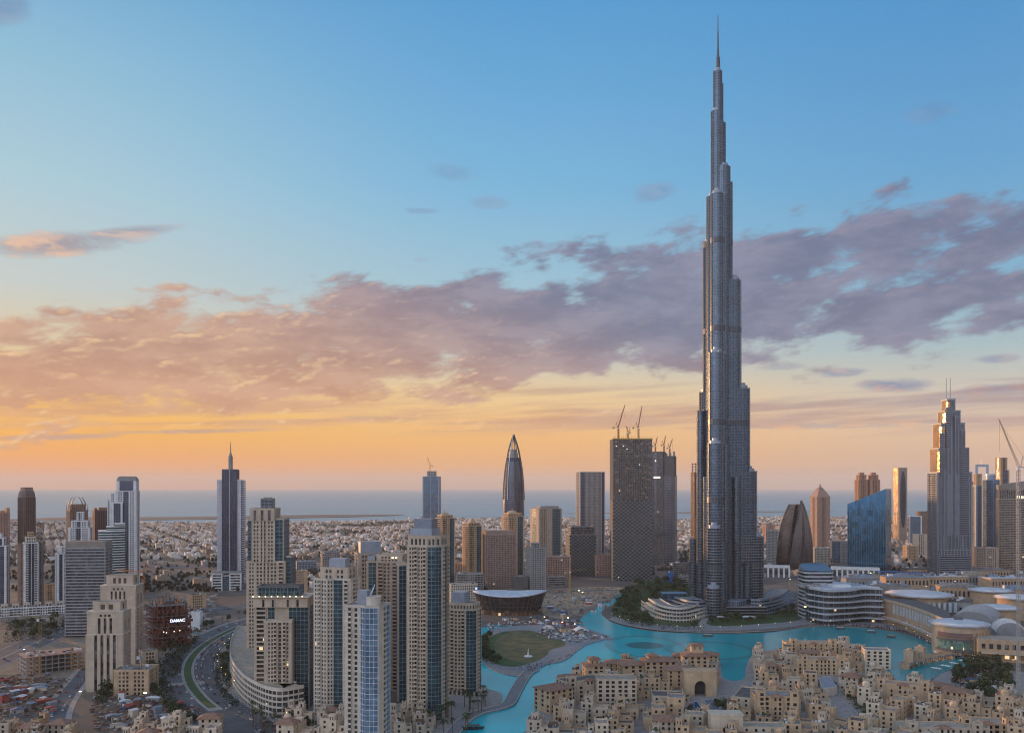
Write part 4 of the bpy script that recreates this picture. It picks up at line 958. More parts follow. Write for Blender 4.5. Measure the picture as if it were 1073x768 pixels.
block(T, rectP(-w, w, -d, d), 0, zm, ['c1'], SCR, G_GREY, fh=3.5, bw=4.4, roof=None)
block(T, rectP(-w, w, -d, d), zm + .01, T.z(461), ['p9'], SCR2, G_DARK, fh=3.7, bw=3.4, pf=.22, sf=.3, roof=DARKC)
r_ = random.Random(5); m = MB()
for i in range(46):
    x = r_.uniform(-w, w - 4); z = r_.uniform(zm, T.z(463)); MB().box(x, x + r_.uniform(2, 7), -d - .9, -d - .6, z, z + 3).build('formwork_panel', mat('formwork_ply', (.30, .20, .15)), T.root)
m = MB()
for i in range(20): x = -w + 2 * w * i / 19; m.beam((x, -d - .5, T.z(461)), (x, -d - .5, T.z(457.8)), .6)
m.box(-w - 1, w + 1, -d - 1, -d - .4, T.z(460.6), T.z(459.9)); m.build('edge_scaffold', YEL, T.root)
for (px_, py_) in ((651, 468), (655, 471), (644, 468), (668, 487)):
    lx = (px_ - 661) * T.s; MB().box(lx - .6, lx + .6, -d - 1.2, -d - .95, T.z(py_) - .4, T.z(py_) + .4).build('work_lamp', LAMPW, T.root)
crane('tower_crane', 'red tower crane with steep jib on left corner of the woven facade high rise', T.X - T.px(13), T.Y, T.h, T.z(449), 46, 20, 72, col=RUST, t=1.5)
crane('tower_crane', 'red tower crane with steep jib near the right corner of the woven facade high rise', T.X + T.px(8), T.Y, T.h, T.z(449), 42, 10, 80, col=RUST, t=1.5)
crane('tower_crane', 'short stub crane between the two tall cranes of the woven facade high rise', T.X - T.px(3), T.Y, T.h, T.z(454), 12, 160, 75, col=RUST, t=1.5, counter=5)
T = Tower('unfinished_tower', 'unfinished curved glass tower with three small cranes, right of the woven facade tower', 680, 709.5, 474, 592, .7, -10)
w, d = T.w / 2, T.d / 2
block(T, rectP(-w, w * .1, -d, d), 0, T.z(474), ['s.3 p2 g1 s.2 p2 s.3'], mat('dull_bronze', (.15, .135, .135)), G_DARK, bw=3, pf=.3, sf=.3, cg=glass('smoky_glass', (.09, .09, .105), (.16, .15, .16), metal=.4), fh=3.7, roof=DARKC)
block(T, rectP(w * .12, w * 1.0, -d * .9, d * .8), 0, T.z(499), ['s.3 g4 s.3'], mat('dull_bronze', (.2, .17, .165)), G_BROWN, cg=MATS['smoky_glass'], fh=3.7, roof=DARKC)
block(T, rectP(w * .14, w * .95, -d * .8, d * .7), T.z(499) + .01, T.z(478), 'p1', SCR2, DARKC, fh=3.7, bw=4, pf=.25, sf=.3, out=.8, roof=None)
for i in range(3): solid(T, 'core_wall', GREYC, w * (.2 + .3 * i), w * (.34 + .3 * i), -3, 3, T.z(478), T.z(475 - i))
solid(T, 'lit_banner', LAMPW, -w * .6, -w * .1, -d - 1.2, -d - .9, T.z(501), T.z(499.5)); solid(T, 'work_lamp', LAMPW, -w * .5, -w * .44, -d - 1.3, -d - .9, T.z(483.5), T.z(482.5))
solid(T, 'mechanical_band', MECH, -w - .6, w + .6, -d - 1.0, d * .8, T.z(560), T.z(556))
for i, (dx_, top, a) in enumerate(((-8, 468, 75), (1, 467, 78), (7, 470, 70))):
    crane('tower_crane', ('leftmost', 'middle', 'rightmost')[i] + ' of the three small cranes on the unfinished curved glass tower', T.X + T.px(dx_), T.Y, T.z(476 if i < 2 else 479), T.z(top), 22, 20, a, col=RUST, t=1.5, counter=8)
T = Tower('unfinished_tower', 'slim reddish unfinished tower with open raw floors, half behind the supertall tower', 724, 741, 496, 606, .9, 20)
w, d = T.w / 2, T.d / 2
block(T, rectP(-w, w, -d, d), 0, T.z(496), ['s.4 g2 s.4 g2 s.4'], RUST, G_BROWN, cg=G_BROWN, fh=3.7, roof=DARKC)
for i in range(4): solid(T, 'open_floor', SCR2, -w, w, -d, d, T.z(495 - i * 2.8), T.z(494.4 - i * 2.8))
m = MB()
for sx in (-.8, 0, .8):
    for sy in (-.8, .8): MB().box(sx * w - .7, sx * w + .7, sy * d - .7, sy * d + .7, T.z(496), T.z(485)).build('open_column', SCR2, T.root)

# ---- right of the supertall tower
def sail(name, label, px0, px1, yt, yb, apex, mir, gm, lean=.0, depth=20):
    """leaf shaped glass building: straight inner edge, bulging outer edge that curves in to a point"""
    Yc = D(yb) + depth / 2; s_ = Yc / FPX; X = ((px0 + px1) / 2 - CX) * s_; br = math.atan2(X, Yc)
    t = thing(name, label, 'building', (X, Yc, 0), -br + R(8 if mir else -8)); w = (px1 - px0) * s_; h = Z(yt, Yc); rings = []; N = 16
    for k in range(N + 1):
        f = k / N; z = h * f
        out = (1 - .08 * (1 - f) - (f ** 2.6) * apex)      # outer edge
        x0, x1 = -w / 2 + w * .5 * f ** 1.4, w / 2 - w * .47 * f ** 3.2
        if mir: x0, x1 = w / 2 - w * out, w / 2
        dd = depth / 2 * (1 - .55 * f ** 2.2)
        r_ = []
        for i in range(7): a = i / 6; r_.append((x0 + (x1 - x0) * a, -dd - 3.5 * math.sin(math.pi * a) * (1 - .5 * f), z))
        for i in range(7): a = 1 - i / 6; r_.append((x0 + (x1 - x0) * a, dd, z))
        rings.append(r_)
    MB().loft(rings).build('glazing', gm, t, False)
    m = MB()
    for k in range(1, int(h / 3.8)):
        f = k * 3.8 / h; j = min(int(f * N), N - 1); q_ = f * N - j
        rr = [tuple(a[c] + (b[c] - a[c]) * q_ for c in range(3)) for a, b in zip(rings[j], rings[j + 1])]
        cx_ = sum(p[0] for p in rr) / 14; cy_ = sum(p[1] for p in rr) / 14
        P = [(cx_ + (p[0] - cx_) * 1.012, cy_ + (p[1] - cy_) * 1.03) for p in rr]; m.prism(P, rr[0][2], rr[0][2] + .55)
    m.build('floor_band', mat('bronze_band', (.05, .045, .05), rough=.4, metal=.3), t)
    e = MB()
    for k in range(N):
        for i in (0, 6): e.beam(rings[k][i], rings[k + 1][i], .9)
    e.build('edge_frame', mat('bronze_band', (.05, .045, .05)), t)
    return t
MIRROR = glass('bronze_mirror_glass', (.07, .06, .06), (.11, .09, .08), rough=.08, metal=.7, cw=2.5, wob=.008)
sail('curved_glass_building', 'bronze mirror glass building with sloping rounded shoulder, behind the taller leaf shaped one', 812, 840, 528, 599, .52, True, MIRROR)
sail('curved_glass_building', 'dark leaf shaped glass building coming to a point, right of the supertall tower', 828, 851, 524, 601, .80, False, glass('maroon_glass', (.035, .03, .035), (.07, .055, .06), metal=.2, wob=.008))
T = Tower('office_tower', 'tan tower with pyramid roof and arched window recess, right of the leaf shaped building', 849, 869.5, 520, 579, 1, 30)
w, d = T.w / 2, T.d / 2
block(T, rectP(-w, w, -d, d), 0, T.z(521), ['s1.6 v1.4 s1.6'], mat('rosy_stone', (.36, .24, .19)), G_DARK, fh=3.7, roof=None)
for k, (a, b, y0, y1) in enumerate(((1.06, 1.0, 521, 519.5), (.95, .62, 519.5, 514.5), (.55, .3, 514.5, 511), (.18, .03, 511, 507))):
    MB().prism(rectP(-w * a, w * a, -d * a, d * a), T.z(y0), T.z(y1), rectP(-w * b, w * b, -d * b, d * b)).build('pyramid_roof' if k < 3 else 'finial', mat('rosy_stone', (.36, .24, .19)), T.root)
T = Tower('office_building', 'bright blue glass block with a sloping top rising to a point on the right', 888, 934, 527, 605, .62, -14)
w, d = T.w / 2, T.d / 2
BL2 = glass('deep_blue_glass', (.06, .20, .33), (.09, .25, .40), rough=.05, metal=.8, cw=5.6, ch=12, wob=.006)
zl, zr = T.z(528), T.z(512)
m = MB().prism(rectP(-w, w, -d, d), 0, zr, z1f=lambda x, y: zl + (zr - zl) * max(0, (x + w) / (2 * w)) ** 1.2); m.build('glazing', BL2, T.root)
m = MB(); m2 = MB()
for i in range(17):
    x = -w + 2 * w * i / 16; zt = zl + (zr - zl) * (i / 16) ** 1.2; m.box(x - .18, x + .18, -d - .6, -d, 0, zt + 1); 
for k in range(int(zl / 4)): m2.box(-w, w, -d - .3, -d, k * 4, k * 4 + .35); m2.box(w, w + .3, -d, d, k * 4, k * 4 + .35)
m.build('fins', mat('blue_fin', (.10, .3, .45), rough=.3, metal=.5), T.root); m2.build('floor_band', mat('navy_band', (.03, .06, .1), rough=.3), T.root)
TW = mat('terracotta_stone', (.40, .22, .15))
for i, (x0, x1) in enumerate(((895.5, 909.5), (907.5, 922))):
    T = Tower('office_tower', ('left', 'right')[i] + ' one of the paired brown towers with stepped tops, behind the blue sloping glass block', x0, x1, 500, 577, .9, 25)
    w, d = T.w / 2, T.d / 2
    block(T, rectP(-w, w, -d, d), 0, T.z(503), 's1 v2 s1', TW, G_DARK); block(T, rectP(-w * .75, w * .75, -d * .75, d * .75), T.z(503), T.z(498), 's1 v1 s1', TW); solid(T, 'roof_cap', TW, -w * .45, w * .45, -d * .45, d * .45, T.z(498) + 1.4, T.z(495))
T = Tower('office_tower', 'slender tower with golden left side and long blue oval glass face', 935.5, 950.5, 489.5, 567, .9, 38)
w, d = T.w / 2, T.d / 2
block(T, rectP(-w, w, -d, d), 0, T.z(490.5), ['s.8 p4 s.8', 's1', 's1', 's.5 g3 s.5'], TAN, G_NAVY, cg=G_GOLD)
m = MB().loft([[(w * .62 * math.cos(2 * math.pi * k / 24), yy, T.z(523) + (T.z(492) - T.z(523)) * .95 * math.sin(2 * math.pi * k / 24)) for k in range(24)] for yy in (-d - 1.6, -d - .5)]); m.build('oval_glazing', G_NAVY, T.root)

# the stepped hotel tower with twin antennas
T = Tower('hotel_tower', 'blue grey stepped tower with two thin antennas on top, right part of the skyline', 971.5, 1018.5, 420, 607, .62, 25)
w, d = T.w / 2, T.d / 2; X = lambda px: -w + (px - 971.5) / 47.0 * 2 * w
HG = glass('hotel_glass', (.05, .065, .09), (.12, .14, .17), rough=.12, metal=.6); HB = mat('hotel_band', (.27, .305, .36), rough=.35, metal=.45)
lv = [(972, 1018, 496, 1.0), (974.2, 1014.5, 471, .94), (978, 1009.5, 445, .86), (984, 1004.5, 432, .74), (988, 998.5, 420, .6)]
z = 0.0
for i, (a, b, yt, f) in enumerate(lv):
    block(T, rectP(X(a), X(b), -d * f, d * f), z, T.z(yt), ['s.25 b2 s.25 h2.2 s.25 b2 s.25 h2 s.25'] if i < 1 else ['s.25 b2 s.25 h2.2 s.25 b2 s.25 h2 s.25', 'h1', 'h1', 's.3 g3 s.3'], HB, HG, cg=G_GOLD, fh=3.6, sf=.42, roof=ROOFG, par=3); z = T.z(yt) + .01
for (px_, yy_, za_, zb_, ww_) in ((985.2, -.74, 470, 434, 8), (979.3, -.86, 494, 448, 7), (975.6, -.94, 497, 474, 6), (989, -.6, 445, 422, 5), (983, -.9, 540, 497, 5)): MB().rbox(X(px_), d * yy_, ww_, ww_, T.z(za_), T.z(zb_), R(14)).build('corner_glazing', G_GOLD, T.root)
m = MB()
for i in range(9): x = X(976) + (X(1014) - X(976)) * i / 8; m.box(x - .7, x + .7, -d - 2.4, -d - .6, T.z(604), T.z((500, 492, 470, 446, 436, 446, 462, 474, 500)[i]))
m.build('fins', HB, T.root)
for (a, b, yt, yy) in ((975, 981, 455, -.96), (984, 992, 428, -.9), (995, 1002, 438, -.9), (1002, 1008, 452, -1), (1008, 1013, 470, -1)):
    block(T, rectP(X(a), X(b), d * yy - 3, d * yy), T.z(560), T.z(yt), 'h1', HB, HG, fh=3.6, roof=ROOFG)
solid(T, 'podium', HB, X(973), X(1012), -d - 9, -d - 3, 0, T.z(575)); block(T, rectP(X(973), X(1013), -d - 9.5, -d - 9.1), T.z(603), T.z(576), 'h1', HB, HG, fh=3.6, roof=None)
m = MB()
for i in range(10): x = X(974) + (X(1012) - X(974)) * i / 9; m.box(x - .8, x + .8, -d - 10.8, -d - 10.1, T.z(581), T.z(573))
m.build('podium_column', HB, T.root)
for px_ in (990.6, 996.0): MB().cyl(X(px_), 0, 1.1, T.z(420), T.z(396), 6, .7).build('antenna', mat('pale_antenna', (.45, .55, .5), rough=.5), T.root)
# towers behind it
T = Tower('office_tower', 'reddish lit tower behind and right of the twin antenna hotel tower', 1013, 1022, 505, 580, .9, 20)
block(T, rectP(-T.w / 2, T.w / 2, -T.d / 2, T.d / 2), 0, T.z(505), 's1 p3 s1', mat('brick_red', (.3, .13, .1)), G_BROWN)
T = Tower('office_tower', 'dark blue tower with an orange lit upper flank, below the square open gate frame', 1018, 1031, 497, 590, .9, 30)
block(T, rectP(-T.w / 2, T.w / 2, -T.d / 2, T.d / 2), 0, T.z(509), 's1 g3 s1', BLUEST, G_NAVY, cg=G_NAVY); block(T, rectP(-T.w / 3, T.w / 3, -T.d / 3, T.d / 3), T.z(509), T.z(497), 's1 p2 s1', PEACH)
T = Tower('office_tower', 'tower with a square open gate frame and needle on top', 1022, 1036, 506, 566, .7, 0)
w, d = T.w / 2, T.d / 2
block(T, rectP(-w, w, -d, d), 0, T.z(504), 's1 g3 s1', GREYC, G_BLUE, cg=G_BLUE)
m = MB().box(-w, -w * .6, -3, 3, T.z(504), T.z(489)).box(w * .6, w, -3, 3, T.z(504), T.z(489)).box(-w, w, -3.2, 3.2, T.z(489), T.z(486.5)); m.build('gate_frame', BLUEST, T.root)
MB().cyl(-w * .1, 0, 1.0, T.z(486.5), T.z(481), 6, .3).build('needle', STEEL, T.root)
T = Tower('office_tower', 'blue glass tower with round disc top, right of the gate frame tower', 1029, 1047, 499, 597, .9, 24)
w, d = T.w / 2, T.d / 2
block(T, rectP(-w, w, -d, d), 0, T.z(503), ['g1 s.1 g1', 'g1', 'g1', 's.2 g1'], BLUEST, G_NAVY, cg=G_BLUE)
MB().cyl(0, 0, w * .75, T.z(503) + 1.5, T.z(498), 20).build('disc_crown', BLUEST, T.root); MB().cyl(0, 0, w * .8, T.z(498), T.z(496.5), 20).build('disc_crown', SILV, T.root)
T = Tower('office_tower', 'tower with bright orange sunlit top behind the round disc topped one', 1043, 1057.5, 484, 575, .9, 36)
w, d = T.w / 2, T.d / 2
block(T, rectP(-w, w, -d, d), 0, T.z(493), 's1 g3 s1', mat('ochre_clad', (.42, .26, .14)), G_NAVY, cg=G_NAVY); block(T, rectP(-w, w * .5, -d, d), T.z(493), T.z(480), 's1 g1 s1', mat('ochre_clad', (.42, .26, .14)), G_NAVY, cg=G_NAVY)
T = Tower('hotel_tower', 'brown banded hotel slab with dark crown windows at the right edge', 1044, 1088, 513, 603, .5, 8)
w, d = T.w / 2, T.d / 2
block(T, rectP(-w, w, -d, d), 0, T.z(523), ['b1 h1 b1 h1 b1 h1 b1'], TAN, G_DARK, fh=3.5); block(T, rectP(-w * .98, w * .98, -d * .95, d * .95), T.z(523) + .02, T.z(513), 'f1', TAN, G_DARK, fh=14, bw=4)
MB().prism(rectP(-w * 1.03, w * 1.03, -d * 1.05, d * 1.05), T.z(513) + 1.5, T.z(503), z1f=lambda x, y: T.z(508) + (T.z(502) - T.z(508)) * (x + w) / (2 * w)).build('sloping_crown', mat('grey_brown', (.3, .26, .23)), T.root)
m = MB()
for i in range(6): m.box(-w * .1 + i * 4, -w * .1 + i * 4 + 2, -d - 1, -d - .7, T.z(522), T.z(519.5))
m.build('lit_window', lamp_mat('soft_window', (1, .85, .6), 1.6), T.root)

# ---- second row, low and mid rise buildings; (label, x0, x1, ytop, ybase, ratio, turn, pattern, wall, glass)
MID = [
 ('pink block with a white rear slab, just right of the supertall tower', 799, 812, 550, 570, .8, 25, 's1 p3 s1', PINKB, G_DARK),
 ('grey blue slab beside the pink block, just left of the leaf shaped building', 803, 818, 556, 592, .7, -15, 'p4', GREYC, G_GREY),
 ('long pinkish brown low block between the boxy tan tower and short lattice tower', 568, 598, 583, 607, .6, 8, 's.5 p8 s.5', PINKB, G_DARK),
 ('pinkish brown low block between the two lattice towers', 622, 641, 581, 604, .8, 8, 's.5 p5 s.5', PINKB, G_DARK),
 ('low grey block of flats in front of the peach tower with pointed roof', 478, 506, 601, 623, .5, 5, 'b2 p2 b2', GREYC, G_DARK),
 ('pale grey low block left of the boat shaped opera hall', 470, 500, 612, 634, .6, 10, 'p6', CREAM2, G_DARK),
 ('dark low block between the pinkish hotel slab and grey gridded tower', 537, 553, 604, 622, .8, 10, 'p4', DARKC, G_GREY),
 ('white and blue glass mid rise behind the slender golden tower', 952, 966, 541, 571, .8, 10, 'g3 s.4', WHITE, G_BLUE),
 ('red brown mid rise left of the twin antenna hotel tower', 960, 974, 536, 566, .8, 15, 's1 p3 s1', BROWN, G_DARK),
 ('cream gate shaped low building left of the twin antenna hotel tower', 956, 974, 560, 584, .5, 5, 's2 v2 s2', CREAM, G_DARK),
 ('orange pink low block under the slender golden tower', 946, 962, 572, 588, .7, 30, 's1 p4 s1', PEACH, G_DARK),
 ('grey and cream stacked block right of the twin antenna hotel tower', 1018, 1046, 574, 604, .7, 10, 's.6 p3 s.4 p3 s.6', TAN, G_DARK),
 ('white narrow block behind the grey and cream stacked block', 1037, 1046, 555, 590, .8, 8, 'p3', WHITE, G_DARK),
 ('low glass office block left of the bright blue sloping glass block', 868, 890, 567, 590, .7, 18, 'g2 s.3 p2', GREYC, G_DARK),
 ('cream office block with square windows behind leaf shaped building', 851, 870, 574, 594, .6, 18, 'p5', CREAM2, G_DARK),
 ('flat grey block with roof plant left of the lattice towers', 575, 592, 604, 614, .6, 4, 'h4', GREYC, G_DARK),
 ('orange sand block near the sandy highway behind the red framed building', 196, 216, 623, 637, .6, 12, 's1 p3 s1', PEACH, G_DARK),
 ('orange brown block of flats right of the cream and teal tower', 302, 322, 598, 625, .7, 12, 's1 p3 s1', PEACH, G_DARK),
 ('teal roofed shed behind the cream and teal tower', 310, 330, 588, 597, .7, 5, 'p4', BLUEST, G_TEAL),
 ('white shed beside the curved boulevard, right of the red framed building', 198, 212, 641, 660, .6, -20, 's1', WHITE, G_DARK),
 ('brown low block in front of left white terrace', 46, 57, 612, 634, .7, 10, 's1 p2 s1', PEACH, G_DARK),
 ('small cream stepped block between the peach towers', 466, 486, 590, 616, .7, 15, 'b2 p2', CREAM, G_DARK),
 ('grey office block behind the rounded bay cream tower', 336, 356, 578, 610, .7, 10, 'p4', GREYC, G_DARK),
 ('low dark glass hall between supertall tower and curved glass tower', 706, 728, 590, 612, .5, 0, 'h2', DARKC, G_DARK),
 ('blue hoarding clad site building left of the supertall tower', 699, 709, 600, 611, .6, 0, 's1', BLUEP, G_DARK),
 ('low brown block right of the blue hoarding', 712, 730, 603, 613, .6, 0, 'h2', GREYC, G_DARK),
]
for i, (lb, x0, x1, yt, yb, r, th, pat, wm, gm) in enumerate(MID):
    T = Tower('office_block', lb, x0, x1, yt, yb, r, th, 'building'); w, d = T.w / 2, T.d / 2
    block(T, rectP(-w, w, -d, d), 0, T.h, pat, wm, gm, cg=G_BLUE if 'blue' in lb else G_TEAL, join='curved' in lb)
    roofkit(T, -w, w, -d, d, T.h + .3, 4, i)
# more generic mid rise, hidden gaps of the left cluster and behind the right side
r_ = random.Random(12)
GEN = [(0, 20, 600, 640), (22, 60, 606, 636), (148, 160, 612, 632), (338, 350, 600, 640), (345, 372, 592, 640), (404, 428, 600, 660), (430, 446, 562, 600)]
def sector(x, y, tall):
    return tall
# ---- red framed construction building with lit sign
T = Tower('unfinished_building', 'dark red framed unfinished building carrying a glowing white sign, left of the boulevard', 153.5, 199.5, 633, 680, .8, 12)
w, d = T.w / 2, T.d / 2; nfl = 12; zt = T.z(633)
MB().box(-w * .3, w * .3, -d * .3, d * .3, 0, zt + 4).build('core_wall', DARKC, T.root)
for k in range(nfl + 1): solid(T, 'floor_slab', RUST if k % 3 else SCR2, -w, w * (1 if k < nfl - 1 else .75), -d, d, zt * k / nfl, zt * k / nfl + .55)
m = MB()
for i in range(9):
    for sy in (-.97, 0, .97): m.box(-w + 2 * w * i / 8 * .985, -w + 2 * w * i / 8 * .985 + .8, sy * d - .4, sy * d + .4, 0, zt)
m.build('column_grid', RUST, T.root)
m = MB(); q_ = random.Random(3)
for i in range(90):
    x = -w + 2 * w * q_.random(); z = zt * q_.randrange(nfl) / nfl + .6; MB().box(x, x + q_.uniform(1.5, 4), -d - .3, -d - .1, z, z + zt / nfl - .7).build('formwork_panel', RUST, T.root)
m = MB()
for i in range(40): x, y = q_.uniform(-w, w * .7), q_.uniform(-d, d); MB().beam((x, y, zt), (x + q_.uniform(-4, 4), y, zt + q_.uniform(3, 12) * (1 - abs(x) / w * .5)), .5).build('scaffold_pole', RUST if i % 3 else ORANGE, T.root)
solid(T, 'sign_panel', mat('sign_blue', (.01, .02, .10)), -w * .04, w * .64, -d - 1.0, -d - .4, T.z(651), T.z(646))
fc = bpy.data.curves.new('lettering_curve', 'FONT'); fc.body = 'DAMAC'; fc.size = T.px(4.2); fc.extrude = .15; fc.align_x = 'CENTER'; fc.align_y = 'CENTER'; fc.offset = .12
_tmp = bpy.data.objects.new('lettering_tmp', fc); C.objects.link(_tmp); bpy.context.view_layer.update(); _me = bpy.data.meshes.new_from_object(_tmp.evaluated_get(bpy.context.evaluated_depsgraph_get())); bpy.data.objects.remove(_tmp); fo = bpy.data.objects.new('sign_lettering', _me); C.objects.link(fo); fo.parent = T.root; _me.materials.clear(); _me.materials.append(lamp_mat('sign_white', (.85, .92, 1), 1.2)); fo.location = (w * .30, -d - 1.2, T.z(648.4)); fo.rotation_euler = (R(90), 0, 0)
for (u_, yy) in ((-.45, 659), (-.3, 660), (.1, 659.5), (.4, 659)): solid(T, 'work_lamp', LAMPW, w * u_, w * u_ + .9, -d - .8, -d - .4, T.z(yy) - .3, T.z(yy) + .3)
crane('tower_crane', 'orange crane beside the cream twin towers with lamps on its mast', *G(150, 690), 0, Z(602, D(690)), 26, 200, 8, t=1.1, counter=8)
# ---- concrete frame with open floors, lower left
T = Tower('unfinished_building', 'half built grey concrete frame of four open floors beside the lower left street', 19, 96, 685, 706, .55, 14)
w, d = T.w / 2, T.d / 2; h = T.z(683)
for k in range(5): solid(T, 'floor_slab', GREYC if k < 4 else PINKB, -w, w * (1 - .05 * k), -d, d, h * k / 4 - .3, h * k / 4 + .3)
m = MB()
for i in range(11):
    for j in range(4): m.box(-w + 2 * w * i / 10.3, -w + 2 * w * i / 10.3 + .7, -d + 2 * d * j / 3.1, -d + 2 * d * j / 3.1 + .7, 0, h)
m.build('column_grid', GREYC, T.root); solid(T, 'core_wall', DARKC, -w * .5, w * .3, -d * .5, d * .6, 0, h - .5)
roofkit(T, -w, w, -d, d, h + .3, 16, 4)

# ------------------------------------------------------------------ waterside buildings
def at_local(t, pts): return [(x - t.location.x, y - t.location.y) for x, y in pts]
# supertall foot: curved low wings with horizontal bands
DKG = glass('podium_glass', (.05, .07, .09), (.12, .15, .18), metal=.5, lit=.004)
curved('curved_annex', 'low curved dark annex with stacked bands at the left foot of the supertall tower', [(700, 641), (714, 646), (734, 648), (750, 646)], 0, 34, 5, wm=BLUEST, gm=DKG, fh=4.2, roofm=ROOFG, step=2.5)
curved('curved_annex', 'long curved dark annex sweeping right from the foot of the supertall tower', [(787, 645), (805, 645), (824, 640), (834, 632)], 0, 34, 5, wm=BLUEST, gm=DKG, fh=4.2, roofm=ROOFG, step=2.5)
x_, y_ = G(771, 645); t = thing('entrance_pavilion', 'round blue glass entrance drum in front of the supertall tower', 'pavilion', (x_, y_ + 14, 0))
MB().cyl(0, 0, 17, 0, 20, 32).build('glazing', glass('pale_blue_glass', (.12, .17, .23), (.2, .26, .33), metal=.5), t); m = MB()
for i in range(32): a = 2 * math.pi * i / 32; m.rbox(17.1 * math.cos(a), 17.1 * math.sin(a), .5, .3, 0, 20, a)
m.cyl(0, 0, 17.8, 20, 21.2, 32); m.build('roof_rim', BLUEST, t); MB().cyl(0, 0, 21, 0, 4, 32).build('canopy', DKG, t)
for (px, lb) in ((758, 'white entrance canopy left of the round entrance drum'), (785, 'white entrance canopy right of the round entrance drum')):
    x_, y_ = G(px, 650); t = thing('entrance_canopy', lb, 'canopy', (x_, y_, 0)); MB().prism([(-9, 0), (9, 0), (6, 9), (-6, 9)], 4.6, 5.2).build('canopy_roof', WHITE, t)
    for sx in (-7, 7): MB().cyl(sx, 1, .3, 0, 4.6, 8).build('column', STEEL, t)
# curved hotel in the park
curved('curved_hotel', 'low curved hotel of four slanting white terraces in the wooded park', [(672, 640), (684, 648), (702, 652), (724, 652), (741, 647)], 0, 26, 4, wm=CREAM2, gm=DKG, fh=4.4, roofm=ROOFG, step=3.5)
x_, y_ = G(706, 636); t = thing('glass_pavilion', 'blue roofed glass box on the ridge behind the curved park hotel', 'pavilion', (x_, y_, 0)); MB().rbox(0, 0, 34, 20, 0, 21).build('glazing', G_BLUE, t); MB().rbox(0, 0, 36, 22, 21, 22).build('roof', mat('blue_roof', (.16, .28, .40)), t)

# boat shaped opera hall
def opera():
    d = D(646) + 34; s_ = d / FPX; X = (534.5 - CX) * s_; t = thing('opera_hall', 'dark glass boat shaped hall with white curved roof, beside the round lawn', 'theatre', (X, d, 0), R(-3))
    a, b = 37.5 * s_, 30.0; N = 40
    def ring(f, z, k=1.0):
        out = []
        for i in range(N):
            th = 2 * math.pi * i / N; c, q_ = math.cos(th), math.sin(th)
            e = 0.72; x = a * f * math.copysign(abs(c) ** e, c) if abs(c) > 1e-9 else 0; y = b * f * k * math.copysign(abs(q_) ** 1.0, q_)
            rise = (abs(x) / a) ** 2 * (5.0 if x < 0 else 6.5) * (z / 27.0) * (1 if y < 0 else .6)
            out.append((x, y, z + (rise if z > 20 else 0)))
        return out
    OG = glass('opera_glass', (.045, .04, .045), (.13, .10, .09), metal=.3, cw=4, ch=4, lit=.0, litcol=(1, .6, .3))
    MB().loft([ring(.84, 6.5), ring(.88, 12), ring(.93, 18), ring(.985, 25.5)]).build('glass_hull', OG, t)
    MB().loft([ring(.80, 0), ring(.80, 6.3)]).build('foyer', glass('foyer_glass', (.10, .06, .04), (.3, .18, .1), metal=.1, lit=.006), t)
    m = MB(); r0, r1 = ring(.845, 6.5), ring(.99, 25.5)
    for i in range(N): m.beam(r0[i], r1[i], .7)
    for f, z in ((.885, 12), (.935, 18)):
        q_ = ring(f, z)
        for i in range(N): m.beam(q_[i], q_[(i + 1) % N], .4)
    m.build('hull_rib', mat('dark_timber', (.12, .09, .08)), t)
    MB().loft([ring(1.03, 25.6), ring(1.05, 26.6), ring(.9, 28.4), ring(.6, 30.6), ring(.25, 31.6)]).build('roof', mat('opera_roof', (.50, .55, .62), rough=.5, streak=False), t, True)
    MB().loft([[(x + 9, y + 6, z) for x, y, z in [(15 * math.cos(2 * math.pi * k / 20), 4.5 * math.sin(2 * math.pi * k / 20), 31.4 + 0 * k) for k in range(20)]], [(x + 9, y + 6, 32.6) for x, y in [(14 * math.cos(2 * math.pi * k / 20), 4 * math.sin(2 * math.pi * k / 20)) for k in range(20)]]]).build('roof_opening', DARKC, t)
    MB().cyl(-a * .95, 2, 1.1, 33.5, 35.4, 8).build('blue_beacon', lamp_mat('blue_lamp', (.15, .35, 1), 4), t)
opera()
# sculpture on the lawn
x_, y_ = G(553.5, 688.5); t = thing('lawn_sculpture', 'small white spire on a round disc, standing on the lawn', 'sculpture', (x_, y_, 1))
MB().cyl(0, 0, 4.6, 0, .8, 24, 4.2).build('base_disc', WHITE, t); MB().cyl(0, 0, 1.6, .8, 2.2, 12, .8).cyl(0, 0, .8, 2.2, 8.5, 12, .12).build('spire', WHITE, t)

